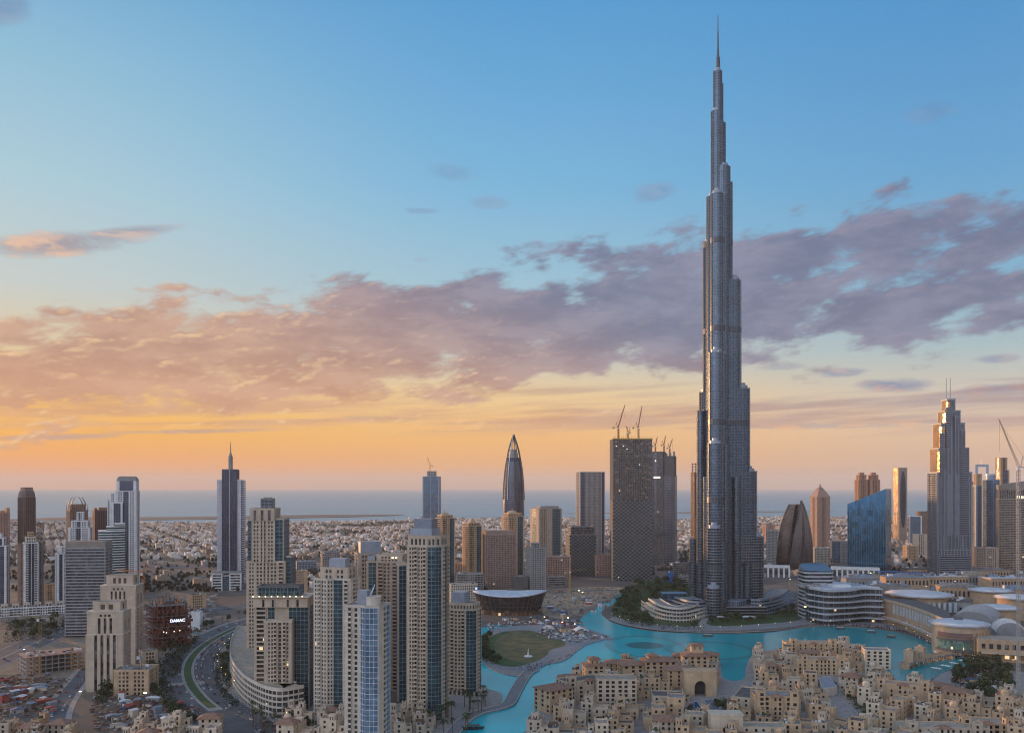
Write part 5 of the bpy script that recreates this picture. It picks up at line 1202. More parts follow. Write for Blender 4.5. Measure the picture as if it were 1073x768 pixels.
# layered curved building with slanted tower
WB = mat('pale_band', (.42, .43, .46), rough=.5); 
def layered():
    fr = [(843, 648), (849, 652), (866, 655), (888, 654), (905, 652), (924, 653)]
    ln = smooth_line([G(*p) for p in fr], 8); c = ln[len(ln) // 2]; t = thing('layered_waterfront_building', 'white layered building of wavy balcony bands facing the lake', 'building', (c[0], c[1], 0)); L = [(x - c[0], y - c[1]) for x, y in ln]
    n = len(L)
    for k in range(6):
        z = k * 7.6; wob = lambda i: 4.2 * math.sin(i / n * 8 + k * .75)
        front = [(x + (-6 if i < n * .2 else 0) * (.3 * k if k < 3 else (6 - k) * .25), y - 6 - wob(i) * .9) for i, (x, y) in enumerate(L)]
        glz = [(x, y + 2.5) for x, y in L]
        b0 = [(L[-1][0] - 3 * k, L[-1][1] + 62), (L[0][0] + 12, L[0][1] + 62)]
        MB().prism(glz + b0, z + .02, z + 7.6).build('glazing', DKG, t)
        MB().prism(front + [(p[0], p[1] - .5) for p in b0], z + 5.9, z + 7.7).build('balcony_band', WB, t)
        m = MB()
        for i in range(1, n, 2): m.rbox(glz[i][0], glz[i][1] - .15, .25, .3, z + .03, z + 6.3)
        m.build('mullion_grid', BLUEST, t)
    P = [(x, y + 5) for x, y in L] + b0
    MB().prism([(x * .99, y) for x, y in P], 45.65, 46.6).build('roof', WHITER, t)
    for i, (u, v, w, d, h, m_) in enumerate(((-25, 34, 30, 14, 2.5, ROOFG), (14, 30, 24, 18, 3, WHITER), (34, 46, 26, 12, 2, BLUEST), (-6, 50, 18, 10, 3, GREYC))): MB().rbox(u, v, w, d, 46.6, 46.6 + h).build('rooftop_unit', m_, t)
    MB().rbox(-40, 3, 2.5, 1.2, 22.8, 24.2).build('lit_kiosk', LAMPY, t)
layered()
T = Tower('banded_tower', 'grey banded rounded block with slanted blue glass roof, left of the layered waterfront building', 835, 874, 600, 650, .9, 18, 'building'); w, d = T.w / 2, T.d / 2
def rr(a, b, c_, n=5):
    P = []
    for (sx, sy, st) in ((1, -1, -90), (1, 1, 0), (-1, 1, 90), (-1, -1, 180)):
        for k in range(n + 1): an = R(st + 90 * k / n); P.append((sx * (a - c_) + c_ * math.cos(an), sy * (b - c_) + c_ * math.sin(an)))
    return P
MB().prism(rr(w, d, w * .4), 0, T.z(597)).build('glazing', DKG, T.root)
nb = 13
for k in range(nb): MB().prism(rr(w + .9, d + .9, w * .4), T.z(597) * k / nb + 1.6, T.z(597) * k / nb + 3.6).build('floor_band', WB, T.root)
MB().prism(rr(w + .5, d + .5, w * .4), T.z(597), T.z(597), top=rr(w * .96, d * .96, w * .4), z1f=lambda x, y: T.z(597) + 1 + 9 * (y + d) / (2 * d) - 2.5 * abs(x - w * .2) / w).build('slanted_roof', mat('slate_glass_roof', (.13, .2, .27), rough=.25, metal=.4), T.root)
# arcade building with round arches behind, and the long white arched one
for (x0, x1, yb, n, lb) in ((799, 827, 605, 5, 'white arcade with five tall dark openings, between supertall tower and banded block'), (871, 921, 607, 9, 'long white arcade of nine square openings below the bright blue sloping glass block')):
    T = Tower('arcade_building', lb, x0, x1, yb - 13, yb, .25, 3, 'building'); w, d = T.w / 2, T.d / 2; h = T.h
    MB().box(-w, w, -d + 1.5, d, 0, h - 1).build('rear_wall', DARKC, T.root); MB().box(-w - 1, w + 1, -d - .5, d + .5, h - 5, h).build('lintel', WHITE, T.root)
    for i in range(n + 1): x = -w + 2 * w * i / n; MB().box(x - 1.6, x + 1.6, -d, -d + 1.4, 0, h - 5.01).build('pillar', WHITE, T.root)
    for i in range(n): x = -w + 2 * w * (i + .5) / n; MB().box(x - 2.6, x + 2.6, -d + 1.2, -d + 1.45, 6, h - 9).build('window', G_GREY, T.root)

# ------------------------------------------------------------------ the mall
MS = mat('mall_sandstone', (.46, .32, .21)); MS2 = mat('mall_pale_stone', (.50, .38, .27))
def ground_thing(name, label, px, py, cat='building', rz=0.0, dy=0):
    x_, y_ = G(px, py); return thing(name, label, cat, (x_, y_ + dy, 0), R(rz))
# long sandstone body following the promenade
ln = smooth_line([G(925, 652), G(943, 657), G(964, 665), G(985, 675), G(998, 682)], 6); c = ln[12]; L = [(x - c[0], y - c[1]) for x, y in ln]
t = thing('shopping_mall', 'long sandstone shopping mall wing with tall glass windows along the promenade', 'building', (c[0], c[1], 0))
Pm = L + [(L[-1][0] + 40, L[-1][1] + 90), (L[0][0] + 60, L[0][1] + 150), (L[0][0] - 5, L[0][1] + 70)]
MB().prism(Pm, 0, 30).build('wall', MS, t); MB().prism([(x * .985, y * .985 + .6) for x, y in Pm], 30.01, 30.6).build('roof', ROOFD, t)
m = MB()
for i in range(len(L) - 1): l = math.hypot(L[i + 1][0] - L[i][0], L[i + 1][1] - L[i][1]); m.wall(L[i], L[i + 1], 0, l + .3, 0, 1.4, 28.5, 31.5)
m.build('parapet', MS2, t)
for i, (x, y, a) in enumerate(along(L, 8.5, 0)):
    if i > 2:
        for (z0_, z1_) in ((15, 27),) if i % 5 != 2 else ((15, 27), (2.5, 12)): MB().rbox(x, y - .1, 3.6, 1.0, z0_, z1_, a).build('tall_window', mat('frosted_pane', (.45, .55, .62), rough=.25), t)
m = MB()
for (x, y, a) in along(L, 2.8, -6): m.rbox(x, y, .5, .5, 0, 7, a)
m.build('colonnade', MS2, t); ribbon('terrace_canopy', L, 8, MS2, 8.2, off=-4.3, thick=1, kind=None, parent=t)
for (x, y, a) in along(L, 5.5, -7): MB().rbox(x, y, .2, .2, 8.3, 10.2, a).prism([(x + 1.5 * math.cos(i * .785), y + 1.5 * math.sin(i * .785)) for i in range(8)], 10.2, 10.9, [(x + .1 * math.cos(i * .785), y + .1 * math.sin(i * .785)) for i in range(8)]).build('parasol', WHITE, t)
MB().rbox(L[0][0] + 18, L[0][1] + 2, 34, 12, 8, 22, R(-14)).build('glass_corner', DKG, t); MB().rbox(L[0][0] + 18, L[0][1] + 2, 38, 15, 22.01, 24.4, R(-14)).build('corner_canopy', WB, t); MB().rbox(L[0][0] + 18, L[0][1] + 2, 38, 15, 5.5, 7.9, R(-14)).build('corner_canopy', WB, t)
def disc(t, x, y, r, z, name='roof_disc', rim=1.6, m_=WHITER):
    MB().cyl(x, y, r, z, z + rim, 48).build(name, m_, t); MB().loft([[(x + r * f * math.cos(2 * math.pi * i / 48), y + r * f * math.sin(2 * math.pi * i / 48), z + rim + h_) for i in range(48)] for f, h_ in ((.96, .01), (.7, 1.6), (.35, 2.6), (.05, 3.0))]).build('roof_dome', m_, t, True)
    q_ = MB()
    for k in range(3): q_.cyl(x, y, r + .25, z + .25 + k * .45, z + .42 + k * .45, 48)
    q_.build('rim_moulding', BLUEST, t)
t = ground_thing('mall_rotunda', 'big sandstone drum with the widest white disc roof, left end of the mall', 974, 652, dy=30)
MB().cyl(0, 0, 36, 0, 33, 48).build('drum', MS, t); disc(t, 0, 0, 43, 33.2)
for i in range(6): MB().rbox(-5 + 7 * i, -37 - .1 * i, 3.2, 3, 14, 27).build('tall_window', mat('frosted_pane', (.45, .55, .62), rough=.25), t)
t = ground_thing('mall_rotunda', 'sandstone cinema drum with vertical fins and dark cone on its disc roof, by the promenade', 1019, 689, dy=27)
MB().cyl(0, 0, 27, 0, 31, 48).build('drum', MS2, t); disc(t, 0, 0, 30, 31.2); MB().cyl(0, 2, 5.5, 34.5, 38, 16, 3.4).build('roof_cone', DARKC, t)
for i in range(11): a = R(-88 + i * 8.5); MB().rbox(28.2 * math.cos(a), 28.2 * math.sin(a), 2.2, 1.0, 0, 26, a).build('fin', MS, t)
Pg = [(27.8 * math.cos(R(a)), 27.8 * math.sin(R(a))) for a in range(196, 276, 8)]
m = MB(); m2 = MB(); m3 = MB(); m4 = MB()
for p, q_ in zip(Pg, Pg[1:]): m.wall(p, q_, 0, 4, 0, .8, 8, 17); m2.wall(p, q_, 0, 4, .0, 2.6, 17.1, 19); m3.wall(p, q_, 0, 4, 0, .6, 20, 25); m4.wall(p, q_, 0, 4, 0, 3.4, 6, 7.9)
m.build('curved_window', glass('green_glass', (.12, .22, .18), (.3, .42, .36), metal=.2, lit=.03), t); m2.build('dark_canopy', DARKC, t); m3.build('upper_grille', mat('red_bronze', (.2, .12, .11)), t); m4.build('dark_canopy', DARKC, t)
m = MB(); q_ = random.Random(4)
for i in range(7): a = R(200 + i * 11); MB().rbox(32 * math.cos(a), 32 * math.sin(a), 4.5, 3, 3.2, 4.0, a).build('shop_awning', REDP if i % 2 else WHITE, t)
for (px, py, r, z, lb) in ((1047, 640, 30, 26, 'white saucer roofed mall hall behind the cinema drum, upper right'), (1056, 660, 27, 24, 'white saucer roofed mall hall right behind the cinema drum'), (1078, 650, 30, 27, 'white saucer roofed mall hall at the right edge behind the crane mast')):
    t = ground_thing('mall_rotunda', lb, px, py, dy=24); MB().cyl(0, 0, r * .86, 0, z, 40).build('drum', MS, t); disc(t, 0, 0, r, z + .2)
t = thing('mall_vault', 'ribbed grey barrel vault roof between the saucer roofed mall halls', 'building', (*G(1037, 668), 0), R(-35))
t.location.y += 30
m = MB(); m2 = MB()
for k in range(9):
    rg = []
    for i in range(13): a = math.pi * i / 12; rg.append(a)
prof = [(22 * math.cos(math.pi * i / 14), 18 + 13 * math.sin(math.pi * i / 14)) for i in range(15)]
m = MB().loft([[(x, yy, z) for x, z in prof] + [(-22, yy, 0), (22, yy, 0)] for yy in (-38, 38)]); m.build('vault_shell', mat('grey_vault', (.24, .25, .27), rough=.5), t)
for k in range(12): yy = -36 + k * 6.6; q_ = MB(); [q_.beam((a[0] * 1.01, yy, a[1] + .2), (b[0] * 1.01, yy, b[1] + .2), .8) for a, b in zip(prof, prof[1:])]; q_.build('vault_rib', WB, t)
t = thing('mall_vault', 'small vault with white ribs at the right edge above the cinema terrace', 'building', (*G(1068, 680), 0), R(-20)); t.location.y += 22
prof = [(14 * math.cos(math.pi * i / 12), 17 + 11 * math.sin(math.pi * i / 12)) for i in range(13)]
MB().loft([[(x, yy, z) for x, z in prof] + [(-14, yy, 0), (14, yy, 0)] for yy in (-16, 16)]).build('vault_shell', mat('grey_vault', (.24, .25, .27), rough=.5), t)
for k in range(6): yy = -15 + k * 6; q_ = MB(); [q_.beam((a[0] * 1.02, yy, a[1] + .3), (b[0] * 1.02, yy, b[1] + .3), 1.0) for a, b in zip(prof, prof[1:])]; q_.build('vault_rib', WHITE, t)
t = ground_thing('mall_wing', 'sandstone mall wing with terraces right of the cinema drum', 1070, 695, rz=-18, dy=18)
MB().rbox(0, 0, 66, 30, 0, 22).build('wall', MS, t); MB().rbox(0, 0, 64, 28, 22.01, 22.6).build('roof', ROOFT, t)
for i in range(9): MB().rbox(-28 + i * 7, -15.1, 3.6, .6, 13, 18).build('window', G_DARK, t)
for i in range(9): MB().rbox(-28 + i * 7, -15.3, 4.4, 1, 3, 8.5).build('shop_window', glass('shop_glass', (.3, .2, .12), (.6, .4, .2), metal=0, lit=.12), t)
MB().rbox(0, -19, 66, 8, 9, 10).build('terrace', MS2, t)
# patchwork of mall roofs behind
r_ = random.Random(31)
ROOFS = [('grey slab roofed mall block', ROOFG), ('white slab roofed mall block', WHITER), ('blue grey metal roofed mall block', BLUEST), ('tan slab roofed mall block', ROOFT), ('dark roofed mall block', ROOFD)]
k = 0
for (px, py, w, d, h, a, mi, extra) in ((935, 630, 60, 34, 24, -8, 0, 'right behind the layered waterfront building'), (952, 618, 74, 30, 22, -4, 2, 'with a bright blue canopy, behind the widest disc roof'), (990, 616, 84, 40, 20, 5, 1, 'under the twin antenna hotel tower'),
      (1025, 615, 70, 36, 22, 12, 3, 'under the grey and cream stacked block'), (1060, 618, 84, 34, 20, 10, 1, 'below the brown banded hotel slab'), (1010, 632, 60, 30, 25, -12, 0, 'between the widest disc roof and upper right saucer'),
      (1005, 652, 46, 34, 27, -30, 4, 'just behind the cinema drum'), (1075, 634, 60, 24, 24, 8, 2, 'at the right edge behind the saucers'), (925, 612, 60, 22, 16, 0, 3, 'below the bright blue sloping glass block'), (905, 622, 54, 30, 26, -5, 2, 'behind the layered building roof'),
      (975, 604, 90, 34, 14, 0, 4, 'at the foot of the twin antenna hotel tower'), (1040, 606, 80, 26, 16, 4, 0, 'at the foot of the brown banded hotel slab'), (1088, 612, 70, 30, 18, 0, 4, 'at the far right edge')):
    t = ground_thing('mall_block', ROOFS[mi][0] + ' ' + extra, px, py, rz=a, dy=d / 2)
    MB().rbox(0, 0, w, d, 0, h).build('wall', MS if k % 3 else GREYC, t)
    if k % 2: MB().loft([[(x, yy, h + .1 + 4 * math.cos(x / w * math.pi)) for x in [(-.5 + i / 10) * w for i in range(11)]] + [(w / 2, yy, h - 1), (-w / 2, yy, h - 1)] for yy in (-d / 2 - 1, d / 2 + 1)]).build('roof', ROOFS[mi][1], t)
    else: MB().rbox(0, 0, w + 1.5, d + 1.5, h + .01, h + 1).build('roof', ROOFS[mi][1], t)
    for j in range(9): MB().rbox(r_.uniform(-w * .45, w * .45), r_.uniform(-d * .4, d * .4), r_.uniform(3, 9), r_.uniform(2, 6), h + .5, h + r_.uniform(2, 6)).build('rooftop_unit', r_.choice([WHITER, GREYC, ROOFD, BLUEST]), t)
    for j in range(int(w / 6)): MB().box(-w / 2 + 2 + j * 6, -w / 2 + 5 + j * 6, -d / 2 - .2, -d / 2 + .1, h * .4, h * .75).build('window', G_DARK, t)
    if 'bright blue' in extra: MB().rbox(10, -6, 44, 12, h + 6.5, h + 7.2, R(6)).build('canopy', BLUEP, t)
    k += 1
# stone footbridge with gatehouses
t = thing('stone_footbridge', 'arched stone footbridge with two gatehouses crossing the lake to the promenade', 'bridge', (*G(973, 692), 0))
L = at_local(t, cwb); ribbon('deck', L, 9, MS2, 5.0, thick=1.4, kind=None, parent=t)
for o_ in (4.3, -4.3): ribbon('parapet', L, .5, MS, 6.3, off=o_, thick=1.25, kind=None, parent=t)
for i, (x, y, a) in enumerate(along(L, 13, 0)):
    MB().rbox(x, y, 3, 8.5, 0, 3.6, a).build('pier', MS, t)
    if i in (1, 2, 3):
        hh = (11, 7.5, 11)[i - 1]; g_ = MB()
        for sx in (-1, 1): g_.rbox(x + sx * 2.6 * math.cos(a), y + sx * 2.6 * math.sin(a), 1.6, 8.8, 5.05, 5.05 + hh, a)
        g_.rbox(x, y, 7.6, 9.2, 5.05 + hh, 6.2 + hh, a); g_.build('gatehouse', MS2, t); MB().dome(x, y, 6.2 + hh, 2.6, 2.4, 12, 4).build('gatehouse_dome', MS, t, True)

# ------------------------------------------------------------------ old town: houses one by one
WIN = {}
def win_mesh(kind):
    if kind in WIN: return WIN[kind]
    m = MB()
    if kind == 'arched':
        P = [(-.75, 0), (.75, 0)] + [(.75 * math.cos(math.pi * i / 6), 1.5 + .75 * math.sin(math.pi * i / 6)) for i in range(7)]
    elif kind == 'tall': P = [(-.6, 0), (.6, 0), (.6, 2.4), (-.6, 2.4)]
    elif kind == 'wide': P = [(-1.3, 0), (1.3, 0), (1.3, 2.2), (-1.3, 2.2)]
    else: P = [(-.8, 0), (.8, 0), (.8, 1.9), (-.8, 1.9)]
    m.loft([[(x, .0, z) for x, z in P], [(x, -.12, z) for x, z in P]][::-1])
    WIN[kind] = m.mesh('window'); WIN[kind].materials.append(G_DARK); return WIN[kind]
def put_window(root, kind, x, y, z, a):
    o = bpy.data.objects.new('window', win_mesh(kind)); C.objects.link(o); o.parent = root; o.location = (x, y, z); o.rotation_euler[2] = a
FL = 3.5
def mass(root, x0, x1, y0, y1, z0, nf, wm, rg, faces='fl r', kind=None, name='wall', bw=4.0):
    """walls with real recesses: solid core, a grid of piers and spandrels round the openings, a window in each"""
    h = nf * FL; e = .38
    core = MB().box(x0 + e, x1 - e, y0 + e, y1 - e, z0, z0 + h)
    P = rectP(x0 + e, x1 - e, y0 + e, y1 - e)
    for i, f in enumerate('frkl'):
        p, q_ = P[i], P[(i + 1) % 4]; L = math.hypot(q_[0] - p[0], q_[1] - p[1])
        if f not in faces:
            core.wall(p, q_, -e + .01, L + (e if i % 2 else e) - .02, 0, e - .01, z0, z0 + h); continue
        nb = max(1, int(L / bw)); g = L / nb; hw = 1.3 if kind == 'wide' else .85
        xs = [g * (j + .5) + (rg.uniform(-.22, .22) * (g - 2.7) if g > 3.2 and name != 'palace' else 0) for j in range(nb)]
        pr = -e + .01 if i % 2 == 0 else 0
        for x in xs: core.wall(p, q_, pr, x - hw, 0, e - (0 if i % 2 else .004), z0, z0 + h); pr = x + hw
        core.wall(p, q_, pr, L + (e - .01 if i % 2 == 0 else 0), 0, e - (0 if i % 2 else .004), z0, z0 + h)
        for k in range(nf):
            kd = kind or rg.choice(['plain', 'plain', 'plain', 'tall', 'arched'])
            hh = {'plain': 1.9, 'tall': 2.4, 'arched': 2.25, 'wide': 2.2}[kd]
            for x in xs:
                zb = z0 + k * FL + .9
                core.wall(p, q_, x - hw, x + hw, 0, e - .05, z0 + k * FL, zb); core.wall(p, q_, x - hw, x + hw, 0, e - .05, zb + hh, z0 + (k + 1) * FL)
                if rg.random() < .93:
                    ux, uy = (q_[0] - p[0]) / L, (q_[1] - p[1]) / L
                    put_window(root, kd, p[0] + ux * x + uy * .02, p[1] + uy * x - ux * .02, zb, math.atan2(uy, ux))
    core.build(name, wm, root)
    return z0 + h
def parapet(root, x0, x1, y0, y1, z, wm, rm, hgt=1.1, name='parapet'):
    m = MB().box(x0, x1, y0, y0 + .35, z + .005, z + hgt).box(x0, x1, y1 - .35, y1, z + .005, z + hgt).box(x0, x0 + .35, y0 + .352, y1 - .352, z + .005, z + hgt).box(x1 - .35, x1, y0 + .352, y1 - .352, z + .005, z + hgt)
    for x in (x0, x1 - .9):
        for y in (y0, y1 - .9): m.box(x - .02, x + .92, y - .02, y + .92, z + .004, z + hgt + .8)
    m.build(name, wm, root); MB().box(x0 + .36, x1 - .36, y0 + .36, y1 - .36, z - .1, z + .12).build('roof', rm, root)
def hiproof(root, x0, x1, y0, y1, z, h=3.2, over=1.3, m_=None):
    cx_, cy_ = (x0 + x1) / 2, (y0 + y1) / 2; w, d = x1 - x0, y1 - y0; rl = max(w, d) / 2 - min(w, d) / 2
    a = MB().prism([(x0 - over, y0 - over), (x1 + over, y0 - over), (x1 + over, y1 + over), (x0 - over, y1 + over)], z, z + .4)
    T4 = [(cx_ - (rl if w > d else 0) - .3, cy_ - (0 if w > d else rl) - .3), (cx_ + (rl if w > d else 0) + .3, cy_ - (0 if w > d else rl) - .3), (cx_ + (rl if w > d else 0) + .3, cy_ + (0 if w > d else rl) + .3), (cx_ - (rl if w > d else 0) - .3, cy_ + (0 if w > d else rl) + .3)]
    a.prism([(x0 - over, y0 - over), (x1 + over, y0 - over), (x1 + over, y1 + over), (x0 - over, y1 + over)], z + .402, z + h, T4); a.build('tiled_roof', m_ or TILE, root)
COLN = {'sand': SAND, 'cream': CREAM, 'peach': PEACH, 'ivory': IVORY}
FEATS = ['small dome', 'tall wind tower', 'square stair tower', 'tiled hip roof', 'timber pergola', 'two roof huts', 'corner turret', 'stepped terrace', 'roof planter', 'plain flat roof']
def town_house(px, py, w, d, nf, rz, col, feat, label, rg, group='houses of the old town quarter', world=None, base=.9):
    X, Y = world or G(px, py)
    t = thing('town_house', label, 'house', (X, Y, base), rz, group); wm = COLN[col]; rm = rg.choice([ROOFT, ROOFG, ROOFD, ROOFT]); x0, x1, y0, y1 = -w / 2, w / 2, -d / 2, d / 2
    sub = rg.random()
    if feat == 'tiled hip roof':
        z = mass(t, x0, x1, y0, y1, 0, nf, wm, rg); hiproof(t, x0, x1, y0, y1, z)
    elif feat == 'stepped terrace':
        a = x0 + w * .4; z = mass(t, x0, a, y0, y1, 0, nf - 1, wm, rg, 'fl'); parapet(t, x0, a, y0, y1, z, wm, rm); z = mass(t, a + .01, x1, y0 + 1.5, y1, 0, nf + 1, wm, rg, 'frl'); parapet(t, a + .01, x1, y0 + 1.5, y1, z, wm, rm)
    else:
        b = x0 + w * (.62 if sub < .5 else .45)
        z = mass(t, x0, b, y0, y1, 0, nf, wm, rg, 'fl'); parapet(t, x0, b, y0, y1, z, wm, rm)
        z2 = mass(t, b + .01, x1, y0 + rg.choice([1.5, 2.5, -1.2]), y1 - 2, 0, nf - 1, wm, rg, 'fr'); parapet(t, b + .01, x1, y0 + 2.55, y1 - 2, z2, wm, rm) 
        cx_ = (x0 + b) / 2
        if feat == 'small dome': MB().cyl(cx_, 0, 2.9, z + .1, z + 2.2, 16).build('dome_drum', wm, t); MB().dome(cx_, 0, z + 2.2, 2.9, 2.6, 16, 5).build('dome', wm, t, True)
        elif feat in ('tall wind tower', 'square stair tower', 'corner turret'):
            s_, hh = {'tall wind tower': (3.6, 6.5), 'square stair tower': (4.6, 3.8), 'corner turret': (4.2, 4.6)}[feat]
            cx2, cy2 = (cx_, 1) if feat != 'corner turret' else (x0 + 2.2, y0 + 2.2)
            MB().rbox(cx2, cy2, s_, s_, z + .1, z + hh).build('tower_shaft', wm, t)
            for sx in (-1, 1): MB().rbox(cx2 + sx * s_ * .22, cy2 - s_ / 2 - .03, .8, .15, z + hh - 3, z + hh - .9).build('slot_window', DARKFRAME, t)
            MB().rbox(cx2, cy2, s_ + .7, s_ + .7, z + hh, z + hh + .5).build('tower_cap', wm, t)
        elif feat == 'timber pergola':
            m = MB()
            for i in range(7): m.box(cx_ - 3, cx_ + 3, -3 + i, -2.75 + i, z + 2.7, z + 2.95)
            for sx in (-2.8, 2.8):
                for sy in (-2.8, 2.8): m.box(cx_ + sx - .15, cx_ + sx + .15, sy - .15, sy + .15, z, z + 2.69)
            m.build('pergola', mat('timber', (.16, .10, .06)), t)
        elif feat == 'two roof huts': MB().rbox(cx_, 2.5, 4, 3, z + .1, z + 2.8).build('roof_hut', wm, t); MB().rbox(cx_ - .5, -2.8, 2.6, 2.6, z + .1, z + 2.4).build('roof_hut', wm, t)
        elif feat == 'roof planter':
            MB().rbox(cx_, 0, 4, 2, z + .1, z + 1).build('planter', wm, t); MB().dome(cx_, 0, z + 1, 1.8, 1.6, 7, 3).build('planter_shrub', mat('shrub_leaf', (.04, .06, .02)), t)
    if feat != 'tiled hip roof' and rg.random() < .75:      # roof room, one storey up
        rx = x0 + w * rg.uniform(.08, .2); zt_ = (nf - (1 if feat == 'stepped terrace' else 0)) * FL; rw, rd = w * rg.uniform(.24, .34), d * rg.uniform(.35, .5); zq = mass(t, rx, rx + rw, y1 - rd - .5, y1 - .5, zt_ + .13, 1, wm, rg, 'fl', name='roof_room'); parapet(t, rx, rx + rw, y1 - rd - .5, y1 - .5, zq, wm, rm, .6)
    if rg.random() < .5:      # low walled yard with its own terrace
        zq = mass(t, x0 + 1, x0 + w * rg.uniform(.4, .7), y0 - rg.uniform(3, 5), y0 - .01, 0, rg.choice([1, 2]), wm, rg, 'fl', name='annex'); parapet(t, x0 + 1, x0 + w * .4, y0 - 3, y0 - .01, zq, wm, rm, .7)
    zr = (nf - (1 if feat == 'stepped terrace' else 0)) * FL + .1
    for i in range(rg.randint(2, 6) if feat != 'tiled hip roof' else 0): MB().rbox(x0 + w * rg.uniform(.1, .36), rg.uniform(y0 + 1.5, y1 - 1.5), rg.uniform(.8, 2), rg.uniform(.8, 2), zr, zr + rg.uniform(.8, 1.7)).build('rooftop_unit', rg.choice([WHITE, GREYC, ROOFD]), t)
    if sub > .45:      # balcony with a dark loggia on the front
        bx = x1 - w * .25; k = rg.randint(1, max(1, nf - 2))
        MB().box(bx - 2.2, bx + 2.2, y0 - 1.3, y0 + .2, k * FL, k * FL + .25).box(bx - 2.2, bx + 2.2, y0 - 1.3, y0 - 1.15, k * FL + .25, k * FL + 1.1).build('balcony', wm, t)
    if sub < .35: MB().box(x0 + w * .2, x0 + w * .2 + 2.2, y0 - .06, y0 + .1, 0, 3).build('door', mat('door_wood', (.10, .05, .03)), t)
    return t
# landmarks used to single a house out
LMK = [((566, 735), 'by the lake edge at the hotel end'), ((590, 760), 'near the lower left shore'), ((640, 755), 'before the palace hotel'), ((690, 760), 'left of the twin pools'), ((735, 765), 'by the white arched gate'), ((705, 735), 'next to the dark roofed hall'),
       ((790, 700), 'by the inner cove'), ((830, 690), 'at the lake tip of the right quarter'), ((890, 690), 'behind the blue roof pool'), ((860, 715), 'beside the blue roof pool'), ((800, 740), 'on the lane left of the courtyard'), ((850, 760), 'before the courtyard'),
       ((920, 715), 'right of the court garden'), ((950, 730), 'by the little lake'), ((960, 755), 'on the lower right street'), ((1010, 755), 'near the crane foot'), ((1040, 770), 'in the bottom right corner'), ((900, 770), 'on the bottom edge below the court'), ((780, 770), 'on the bottom edge right of the gate'), ((640, 785), 'on the bottom edge left part')]
USED = set(); ORD = ['', 'taller', 'narrow', 'broad', 'squat', 'sunlit', 'plain walled', 'set back', 'angled', 'tight packed', 'shaded', 'clustered']
def unique_label(col, feat, nf, where, extra=''):
    n = {2: 'two', 3: 'three', 4: 'four', 5: 'five', 6: 'six'}[nf]
    return f'{col} {n} storey house with {feat}, {where}'
def spot(px, py): return min(LMK, key=lambda q_: (q_[0][0] - px) ** 2 + 3 * (q_[0][1] - py) ** 2)[1]
r_ = random.Random(2024)
AVOID = []  # (x, y, radius)
def avoid_px(px, py, r): x, y = G(px, py); AVOID.append((x, y, r))
COURT = [G(*p) for p in ((845, 706), (872, 703), (884, 716), (912, 745), (926, 768), (890, 772), (868, 752), (850, 722))]
PW = [tuple(p) if len(p) == 2 and abs(p[0]) > 2000 else G(*p) for p in PENIN]
def place_houses():
    placed = []
    for _ in range(9000):
        py = 686 + 112 * r_.random() ** .85; px = r_.uniform(535, 1085)
        p = G(px, py)
        if not inside(p, PW): continue
        ang = R(-8) if px < 700 else (R(-38) if px > 860 else R(-14))
        w, d = r_.uniform(15, 22), r_.uniform(12, 17); nf = r_.choice([2, 3, 3, 3, 4])
        if px > 985 and py < 738: continue
        if 746 < px < 796 and py < 736: continue
        if px > 940 and py < 722: continue
        if any(not inside((p[0] + dx_, p[1] + dy_), PW) for dx_, dy_ in ((11, 0), (-11, 0), (0, 11), (0, -11))): continue
        if inside(p, COURT) or any((p[0] - q_[0]) ** 2 + (p[1] - q_[1]) ** 2 < (q_[2] + 9) ** 2 for q_ in AVOID): continue
        if any((p[0] - q_[0]) ** 2 + (p[1] - q_[1]) ** 2 < 20.0 ** 2 for q_ in placed): continue
        placed.append(p); where = spot(px, py)
        for tr in range(60):
            col = r_.choice(['sand', 'sand', 'sand', 'cream', 'cream', 'peach', 'ivory']); feat = r_.choice(FEATS[:9] if px > 650 else FEATS); n2 = nf if tr < 30 else r_.choice([2, 3, 4])
            lb = unique_label(col, feat, n2, where)
            if lb not in USED: break
        USED.add(lb)
        town_house(px, py, w, d, n2, ang + r_.choice([0, 0, R(90)]) * 0 + R(r_.uniform(-6, 6)), col, feat, lb, r_, world=p)
    return placed
